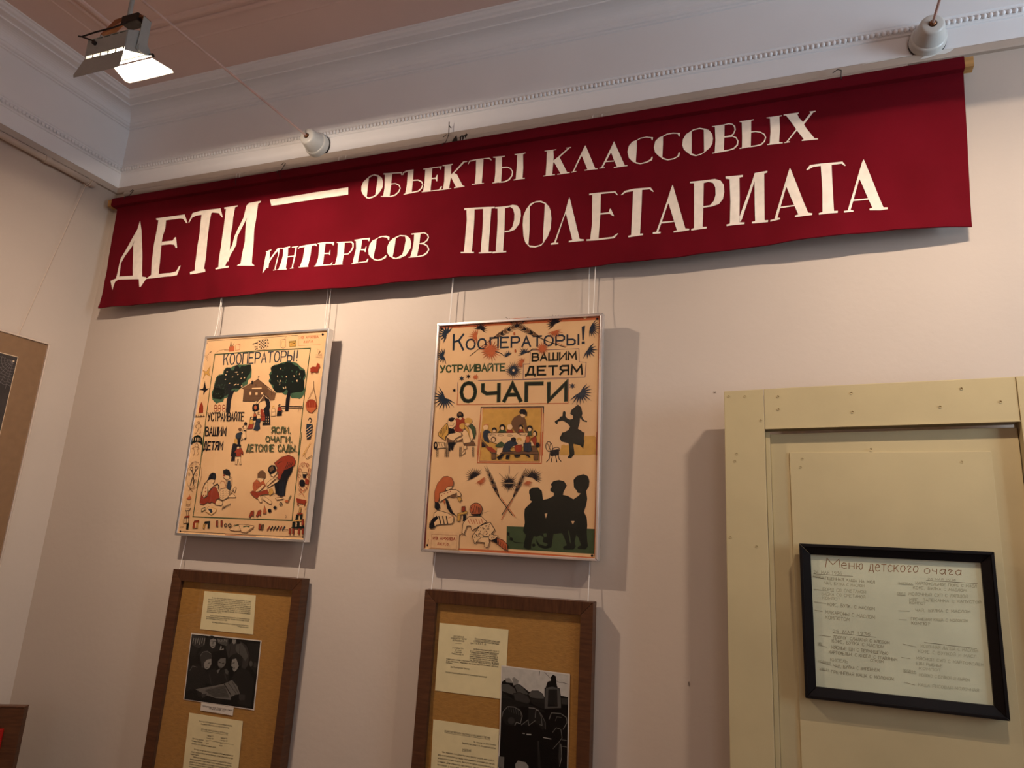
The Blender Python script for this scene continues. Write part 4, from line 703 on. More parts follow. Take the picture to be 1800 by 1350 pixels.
p2|0|1120 1587 1119 1575 1113 1565 1102 1560 1089 1559 1076 1564 1066 1574 1061 1586 1062 1597 1068 1607 1079 1613 1092 1613 1105 1608 1115 1599
p2|0|1450 1776 1574 1733 1826 1377 1648 1328 1619 1170 1434 1232 1387 1175 1262 1216 1105 1122 926 1139 896 1218 917 1491 1094 1336 1222 1430 1226 1566
s0|13|1450 1776 1574 1733 1826 1377 1648 1328 1619 1170 1434 1232 1387 1175 1262 1216 1105 1122 926 1139 896 1218 917 1491 1094 1336 1222 1430 1226 1566 1450 1776
s0|36|1470 1822 1590 1881 1677 1803 1664 1712
p6|0|1677 1328 1948 1257 1952 1156 1888 1114 1626 1129 1625 1215
s0|15|1677 1328 1948 1257 1952 1156 1888 1114 1626 1129 1625 1215 1677 1328
p0|0|1762 2374 1911 2426 2050 2377 2117 2241 2100 2173 1957 2171 1873 2238 1786 2237
p6|0|1813 2169 1953 2194 2071 2173 2116 2082 1983 2024 1887 2079 1815 2123
s0|13|1813 2169 1953 2194 2071 2173 2116 2082 1983 2024 1887 2079 1815 2123 1813 2169
p2|0|1784 2203 1875 2227 1887 2158 1803 2146
p6|0|2104 2150 2208 2129 2243 1926 2225 1791 2041 1697 1964 1967 2038 2036 2145 2083
s0|15|2104 2150 2208 2129 2243 1926 2225 1791 2041 1697 1964 1967 2038 2036 2145 2083 2104 2150
p4|0|2042 2013 2156 2015 2232 1746 2171 1610 2025 1787
s3|15|1701 1905 1757 1997 1860 1988 1952 1876 1958 1763 1865 1716
p6|0|1755 1691 2033 1742 2191 1655 2195 1476 2101 1362 1939 1308 1806 1332 1707 1554
s0|18|1755 1691 2033 1742 2191 1655 2195 1476 2101 1362 1939 1308 1806 1332 1707 1554 1755 1691
s0|13|1777 1646 1798 1613
s0|13|1849 1630 1870 1596
s0|13|1915 1649 1935 1616
s0|13|1987 1633 2007 1599
s0|13|2052 1652 2072 1619
s0|13|2123 1636 2144 1602
s0|13|1792 1568 1812 1534
s0|13|1864 1551 1884 1518
s0|13|1929 1571 1949 1537
s0|13|2001 1554 2021 1521
s0|13|2066 1574 2086 1541
s0|13|2137 1557 2157 1524
s0|13|1806 1489 1826 1456
s0|13|1878 1473 1898 1440
s0|13|1943 1492 1963 1459
s0|13|2015 1476 2035 1443
s0|13|2080 1496 2100 1462
s0|13|2151 1479 2171 1446
s0|13|1820 1411 1840 1378
s0|13|1892 1395 1912 1361
s0|13|1957 1414 1977 1381
s0|13|2029 1398 2049 1365
s0|13|2094 1417 2114 1384
s0|13|2165 1401 2185 1368
p6|0|2242 1611 2423 1795 2473 1751 2430 1593 2369 1614 2370 1693 2243 1522
s0|15|2242 1611 2423 1795 2473 1751 2430 1593 2369 1614 2370 1693 2243 1522 2242 1611
p6|0|2195 1476 2353 1547 2513 1439 2489 1411 2150 1408
s0|13|2195 1476 2353 1547 2513 1439 2489 1411 2150 1408 2195 1476
p6|0|1031 973 1182 1022 1212 944 1050 872
s1|23|1031 973 1182 1022 1212 944 1050 872 1031 973
p6|0|1321 1060 1709 993 1697 903 1519 775 1237 889
s7|18|1321 1060 1709 993 1697 903 1519 775 1237 889 1321 1060
p4|0|1321 981 1480 986 1558 877 1480 830
s0|18|1970 974 1986 1079
s0|18|2015 998 2031 1096
s0|18|2059 1021 2077 1113
s0|18|2103 1045 2122 1130
s0|18|2147 1068 2167 1147
s0|18|2191 1092 2213 1164
s0|18|2236 1115 2258 1181
s0|18|2280 1139 2303 1197
p2|0|778 537 992 567 1005 500 947 498 973 287 746 278 747 469
s0|10|778 537 992 567 1005 500 947 498 973 287 746 278 747 469 778 537
p7|0|907 474 965 477 985 299 927 296
p6|0|837 461 894 469 907 296 849 293
p9|0|1275 532 1497 551 1519 308 1434 305 1417 471 1259 465
s0|10|1275 532 1497 551 1519 308 1434 305 1417 471 1259 465 1275 532
p7|0|1232 453 1304 455 1292 288 1220 286
s0|10|1232 453 1304 455 1292 288 1220 286 1232 453
p2|0|1772 572 1855 586 1885 377 1811 375
s0|13|1772 572 1855 586 1885 377 1811 375 1772 572
p2|0|1976 579 2059 593 2088 385 2015 382
s0|13|1976 579 2059 593 2088 385 2015 382 1976 579
s0|30|2280 436 2278 413 2266 395 2245 384 2220 383 2196 392 2177 410 2167 432 2169 455 2181 474 2202 485 2227 486 2251 477 2270 459 2280 436 2278 413
s0|30|2468 439 2466 416 2452 397 2429 386 2402 385 2375 394 2355 412 2345 434 2347 457 2361 476 2384 487 2411 488 2437 479 2458 461 2468 439 2466 416
p6|0|2418 288 2625 471 2982 495 2944 396 2883 263 2662 254
s5|15|2418 288 2625 471 2982 495 2944 396 2883 263 2662 254 2418 288
s1|40|2632 428 2846 479
p6|0|2791 477 2976 496 3465 465 3448 379 3181 209 2958 237 2875 357
s5|17|2791 477 2976 496 3465 465 3448 379 3181 209 2958 237 2875 357 2791 477
s1|39|3022 412 3142 441 3270 421
s5|14|3229 297 3442 415
s5|14|3175 246 3460 404
p2|0|3670 534 3762 537 3784 343 3684 352
s0|14|3670 534 3762 537 3784 343 3684 352 3670 534
p5|0|3798 502 3876 529 3869 347 3804 332
s0|14|3798 502 3876 529 3869 347 3804 332 3798 502
s2|43|4053 342 4140 466
s0|43|4180 347 4266 471
s9|43|4306 352 4393 476
s0|43|4432 357 4518 481
s2|43|4558 362 4644 486
s4|43|4683 367 4769 490
s0|13|4712 368 4916 400
p5|0|3327 2268 3420 2371 3541 2397 3676 2298 3700 2147 3636 2096 3521 2132 3349 2129
p6|0|3358 2129 3634 2108 3605 1995 3486 1962 3371 2054
s0|11|3358 2129 3634 2108 3605 1995 3486 1962 3371 2054 3358 2129
p3|0|3312 2065 3487 1955 3631 2033 3734 1872 3657 1770 3525 1717 3417 1615 3273 1637 3190 1811 3192 1937
s2|11|3312 2065 3487 1955 3631 2033 3734 1872 3657 1770 3525 1717 3417 1615 3273 1637 3190 1811 3192 1937 3312 2065
s2|11|3227 1912 3287 1737
s2|11|3205 1912 3582 1944
s2|11|3315 1914 3375 1739
s2|11|3214 1857 3590 1894
s2|11|3403 1916 3462 1741
s2|11|3223 1801 3598 1844
s2|11|3490 1917 3549 1743
s2|11|3233 1746 3606 1794
s2|11|3577 1919 3636 1745
s2|11|3242 1691 3614 1744
p6|0|3606 1894 3717 1884 3533 1667 3353 1626 3347 1663
s0|11|3606 1894 3717 1884 3533 1667 3353 1626 3347 1663 3606 1894
p2|0|3219 1673 3419 1602 3626 1669 3835 1724 3950 1577 3678 1541 3557 1518 3453 1391 3250 1486 3111 1608
s5|11|3219 1673 3419 1602 3626 1669 3835 1724 3950 1577 3678 1541 3557 1518 3453 1391 3250 1486 3111 1608 3219 1673
p6|0|3465 1416 3559 1506 3682 1322 3675 1273 3598 1265
s0|11|3465 1416 3559 1506 3682 1322 3675 1273 3598 1265 3465 1416
p6|0|3650 1520 3882 1427 4100 1309 4083 1222 4005 1232 3670 1396
s0|11|3650 1520 3882 1427 4100 1309 4083 1222 4005 1232 3670 1396 3650 1520
p7|0|3927 1726 4044 1765 4126 1631 3991 1516 3920 1576
s5|11|3927 1726 4044 1765 4126 1631 3991 1516 3920 1576 3927 1726
p0|0|4111 1928 4279 2031 4467 2408 4642 2460 4813 2537 4782 2337 4660 2137 4606 1888 4612 1543 4453 1490 4370 1537 4222 1608
s0|11|4111 1928 4279 2031 4467 2408 4642 2460 4813 2537 4782 2337 4660 2137 4606 1888 4612 1543 4453 1490 4370 1537 4222 1608 4111 1928
s4|17|4337 1957 4415 1538
s4|17|4400 1983 4464 1539
s4|17|4463 2009 4512 1541
s4|17|4526 2035 4560 1542
p2|0|3999 2655 4277 2859 4571 2942 4796 2862 4890 2738 4881 2587 4642 2460 4467 2408 4371 2232 4337 2057 4203 2130 4238 2305 4103 2379 4165 2480
s0|14|3999 2655 4277 2859 4571 2942 4796 2862 4890 2738 4881 2587 4642 2460 4467 2408 4371 2232 4337 2057 4203 2130 4238 2305 4103 2379 4165 2480 3999 2655
s0|22|4471 2383 4579 2685
s0|22|4551 2419 4646 2686
s0|22|4631 2455 4712 2686
s0|22|4711 2491 4779 2687
s0|22|4142 2631 4300 2708
p0|0|3774 2501 3886 2583 4044 2567 4107 2454 4050 2328 3969 2251 3878 2238 3769 2375
p5|0|3810 2476 3955 2541 4034 2428 3864 2326
p6|0|3878 2238 4053 2303 4130 2404 4176 2304 4044 2165 3946 2201
s0|11|3878 2238 4053 2303 4130 2404 4176 2304 4044 2165 3946 2201 3878 2238
p6|0|4080 2128 4199 2155 4034 2027 3819 1823 3772 1922 3907 2050
s0|14|4080 2128 4199 2155 4034 2027 3819 1823 3772 1922 3907 2050 4080 2128
p6|0|4211 2080 4281 2019 3942 1826 3827 1773 3835 1823
s0|11|4211 2080 4281 2019 3942 1826 3827 1773 3835 1823 4211 2080
p6|0|4233 1435 4366 1463 4581 1444 4555 1414 4288 1375
s0|14|4233 1435 4366 1463 4581 1444 4555 1414 4288 1375 4233 1435
s0|14|4081 1530 4222 1608 4355 1537
p2|0|3198 763 3260 951 3380 979 3397 782 3314 816 3264 741
s0|11|3198 763 3260 951 3380 979 3397 782 3314 816 3264 741 3198 763
p2|0|3503 798 3566 985 3685 1013 3701 817 3619 851 3569 776
s0|11|3503 798 3566 985 3685 1013 3701 817 3619 851 3569 776 3503 798
p3|0|3815 1165 3902 1008 3919 898 3799 881 3795 1004
s0|11|3815 1165 3902 1008 3919 898 3799 881 3795 1004 3815 1165
p0|0|4135 1002 4132 975 4113 952 4083 939 4048 938 4015 949 3989 970 3977 998 3980 1025 3999 1048 4029 1061 4064 1062 4098 1051 4123 1030
p0|0|4340 1114 4337 1090 4319 1071 4292 1060 4259 1059 4229 1068 4206 1087 4195 1110 4198 1133 4216 1152 4243 1164 4276 1165 4306 1155 4329 1137
s0|25|4551 1242 4549 1221 4536 1204 4516 1194 4492 1193 4469 1202 4451 1218 4442 1239 4445 1261 4457 1278 4477 1288 4502 1289 4525 1280 4542 1263 4551 1242 4549 1221
p3|0|4815 1347 4810 1328 4789 1312 4757 1303 4719 1302 4684 1309 4659 1324 4648 1343 4653 1362 4674 1378 4707 1387 4744 1388 4779 1381 4804 1366
s1|35|4806 1352 4810 1425 4869 1537
s0|11|4756 876 4789 817 4745 747
s0|22|5332 2803 5539 2921
s7|14|5318 3115 5257 3015 5148 2939
s7|14|5257 3015 5263 2865
s2|14|5529 2199 5538 2048 5524 1911 5488 1802 5434 1732 5366 1707 5291 1729 5217 1797 5150 1904 5098 2040 5065 2192 5054 2345 5068 2484 5104 2594 5159 2665 5228 2690 5303 2666 5378 2597 5445 2488 5496 2351 5529 2199 5538 2048
s2|14|5287 2591 5284 2568 5270 2548 5248 2538 5221 2537 5196 2548 5176 2567 5167 2590 5170 2614 5184 2633 5206 2644 5233 2644 5258 2634 5277 2615 5287 2591 5284 2568
s2|14|5464 2605 5461 2582 5447 2563 5425 2552 5398 2552 5373 2562 5354 2581 5345 2604 5347 2628 5361 2647 5384 2658 5410 2658 5435 2648 5455 2629 5464 2605 5461 2582
s2|14|5578 2421 5575 2398 5562 2379 5539 2368 5513 2368 5488 2378 5469 2396 5460 2420 5462 2443 5476 2462 5498 2473 5525 2474 5550 2463 5569 2445 5578 2421 5575 2398
s2|14|5192 2417 5189 2393 5175 2374 5153 2363 5126 2363 5100 2373 5081 2392 5072 2415 5074 2439 5088 2458 5111 2469 5138 2469 5163 2459 5182 2440 5192 2417 5189 2393
s2|14|5190 2219 5187 2195 5173 2176 5151 2165 5124 2165 5099 2175 5079 2194 5070 2217 5073 2241 5087 2260 5109 2271 5136 2271 5161 2261 5180 2242 5190 2219 5187 2195
s2|14|5575 2224 5573 2201 5559 2182 5537 2171 5510 2171 5485 2181 5466 2199 5457 2223 5460 2246 5474 2265 5496 2276 5522 2276 5547 2266 5566 2248 5575 2224 5573 2201
s2|13|5285 1754 5283 1731 5269 1712 5247 1701 5220 1700 5195 1710 5176 1728 5167 1751 5169 1775 5183 1794 5205 1805 5232 1805 5257 1795 5276 1777 5285 1754 5283 1731
s2|13|5485 1807 5483 1783 5469 1765 5447 1754 5420 1753 5395 1763 5376 1781 5367 1804 5370 1828 5384 1847 5406 1858 5432 1858 5457 1848 5476 1830 5485 1807 5483 1783
p2|0|5377 2160 5551 2077 5542 1930 5406 1952
p0|0|5397 1976 5392 1923 5365 1880 5321 1856 5268 1854 5217 1877 5178 1919 5159 1972 5163 2025 5190 2069 5235 2093 5288 2094 5339 2071 5377 2029
p0|0|5254 2294 5401 2308 5408 2148 5289 2146
p6|0|5234 2331 5434 2346 5421 2271 5256 2281
s0|14|5234 2331 5434 2346 5421 2271 5256 2281 5234 2331
s3|14|5161 1580 5410 1708
s3|14|5229 1728 5438 1514
p2|0|5104 1457 5543 1395 5501 1273 5157 1300
p2|0|5247 1247 5246 1233 5237 1222 5222 1216 5205 1215 5189 1221 5176 1231 5171 1245 5173 1259 5182 1270 5196 1276 5213 1277 5230 1271 5242 1260
p2|0|5506 1254 5504 1240 5495 1229 5481 1223 5464 1222 5448 1228 5436 1239 5430 1252 5432 1266 5441 1277 5455 1283 5472 1284 5489 1278 5501 1268
s2|11|5581 1227 5528 1081
p7|0|5297 1147 5356 1148 5359 980 5283 977
s0|13|5297 1147 5356 1148 5359 980 5283 977 5297 1147
p2|0|5222 951 5455 971 5434 910 5228 908
p9|0|5193 902 5273 905 5269 725 5181 722
s0|13|5193 902 5273 905 5269 725 5181 722 5193 902
p9|0|5370 908 5438 922 5445 731 5371 728
s0|13|5370 908 5438 922 5445 731 5371 728 5370 908
p7|0|5093 711 5516 745 5517 697 5098 678
p9|0|5072 658 5173 673 5184 494 5081 490
s0|13|5072 658 5173 673 5184 494 5081 490 5072 658
p9|0|5261 676 5349 680 5360 501 5272 497
s0|13|5261 676 5349 680 5360 501 5272 497 5261 676
p2|0|5443 743 5520 757 5543 555 5455 552
s0|13|5443 743 5520 757 5543 555 5455 552 5443 743
p9|0|5053 477 5573 545 5581 450 5044 441
p2|0|4960 426 5041 441 5059 238 4980 247
s0|11|4960 426 5041 441 5059 238 4980 247 4960 426
p2|0|5093 431 5173 446 5191 244 5113 253
s0|11|5093 431 5173 446 5191 244 5113 253 5093 431
p2|0|5327 440 5407 455 5424 254 5347 262
s0|11|5327 440 5407 455 5424 254 5347 262 5327 440
p2|0|5488 446 5567 461 5584 260 5507 269
s0|11|5488 446 5567 461 5584 260 5507 269 5488 446
p2|0|5054 6070 5156 6122 5289 6098 5334 6245 5426 6204 5463 6091 5408 6019 5401 5907 5075 5919
s2|20|5182 5897 5180 5882 5171 5871 5156 5865 5138 5866 5122 5873 5109 5885 5103 5900 5105 5914 5115 5925 5129 5931 5147 5931 5164 5924 5176 5911 5182 5897 5180 5882
s2|20|5379 5908 5377 5892 5367 5880 5350 5873 5331 5874 5313 5882 5299 5895 5292 5911 5295 5927 5305 5940 5321 5947 5341 5946 5359 5938 5373 5925 5379 5908 5377 5892
s5|16|5249 5597 5299 5319 5076 4811
s5|16|5299 5319 5498 4802
p2|0|5516 4700 5505 4609 5451 4536 5364 4497 5261 4499 5162 4542 5088 4616 5052 4709 5062 4801 5116 4873 5204 4912 5308 4910 5406 4867 5480 4792
p3|0|5059 4628 5531 4620 5344 4424 5165 4481
s5|8|5536 4674 5526 4570 5468 4488 5375 4444 5265 4445 5158 4493 5077 4578 5038 4684 5048 4788 5106 4871 5200 4915 5311 4913 5417 4864 5498 4779 5536 4674 5526 4570
s3|16|5055 4811 5160 4517
s3|16|5176 4809 5255 4516
s3|16|5296 4806 5349 4514
s3|16|5416 4804 5443 4513
p0|0|5372 4189 5370 4157 5354 4132 5329 4119 5298 4119 5269 4133 5246 4159 5235 4190 5238 4222 5253 4246 5279 4260 5309 4260 5339 4245 5361 4220
p6|0|5347 4153 5346 4131 5336 4114 5321 4104 5302 4104 5283 4114 5269 4132 5262 4154 5263 4176 5272 4193 5288 4203 5307 4202 5326 4193 5340 4175
p4|0|5185 4029 5420 4026 5435 3757 5392 3515 5267 3501 5191 3831
s0|16|5185 4029 5420 4026 5435 3757 5392 3515 5267 3501 5191 3831 5185 4029
s6|20|5204 3831 5414 3972
s6|20|5218 3730 5428 3872
s6|20|5232 3630 5442 3772
s6|20|5246 3530 5455 3672
s7|23|5425 3366 5269 3118 5167 2941
p6|0|5263 6775 5382 6694 5332 6583
s5|8|5263 6775 5382 6694 5332 6583 5263 6775
s5|8|5228 6550 5486 6569
s5|8|5235 6497 5493 6508
s5|8|5242 6444 5501 6448
t1|38|3686 3934 4553 3926 4571 3711 3718 3728|ЯСЛИ.
t1|38|3479 3604 4668 3598 4685 3389 3509 3409|ОЧАГИ.
t1|39|2676 3308 4900 3295 4914 3068 2701 3071|ДЕТСКИЕ САДЫ.""")
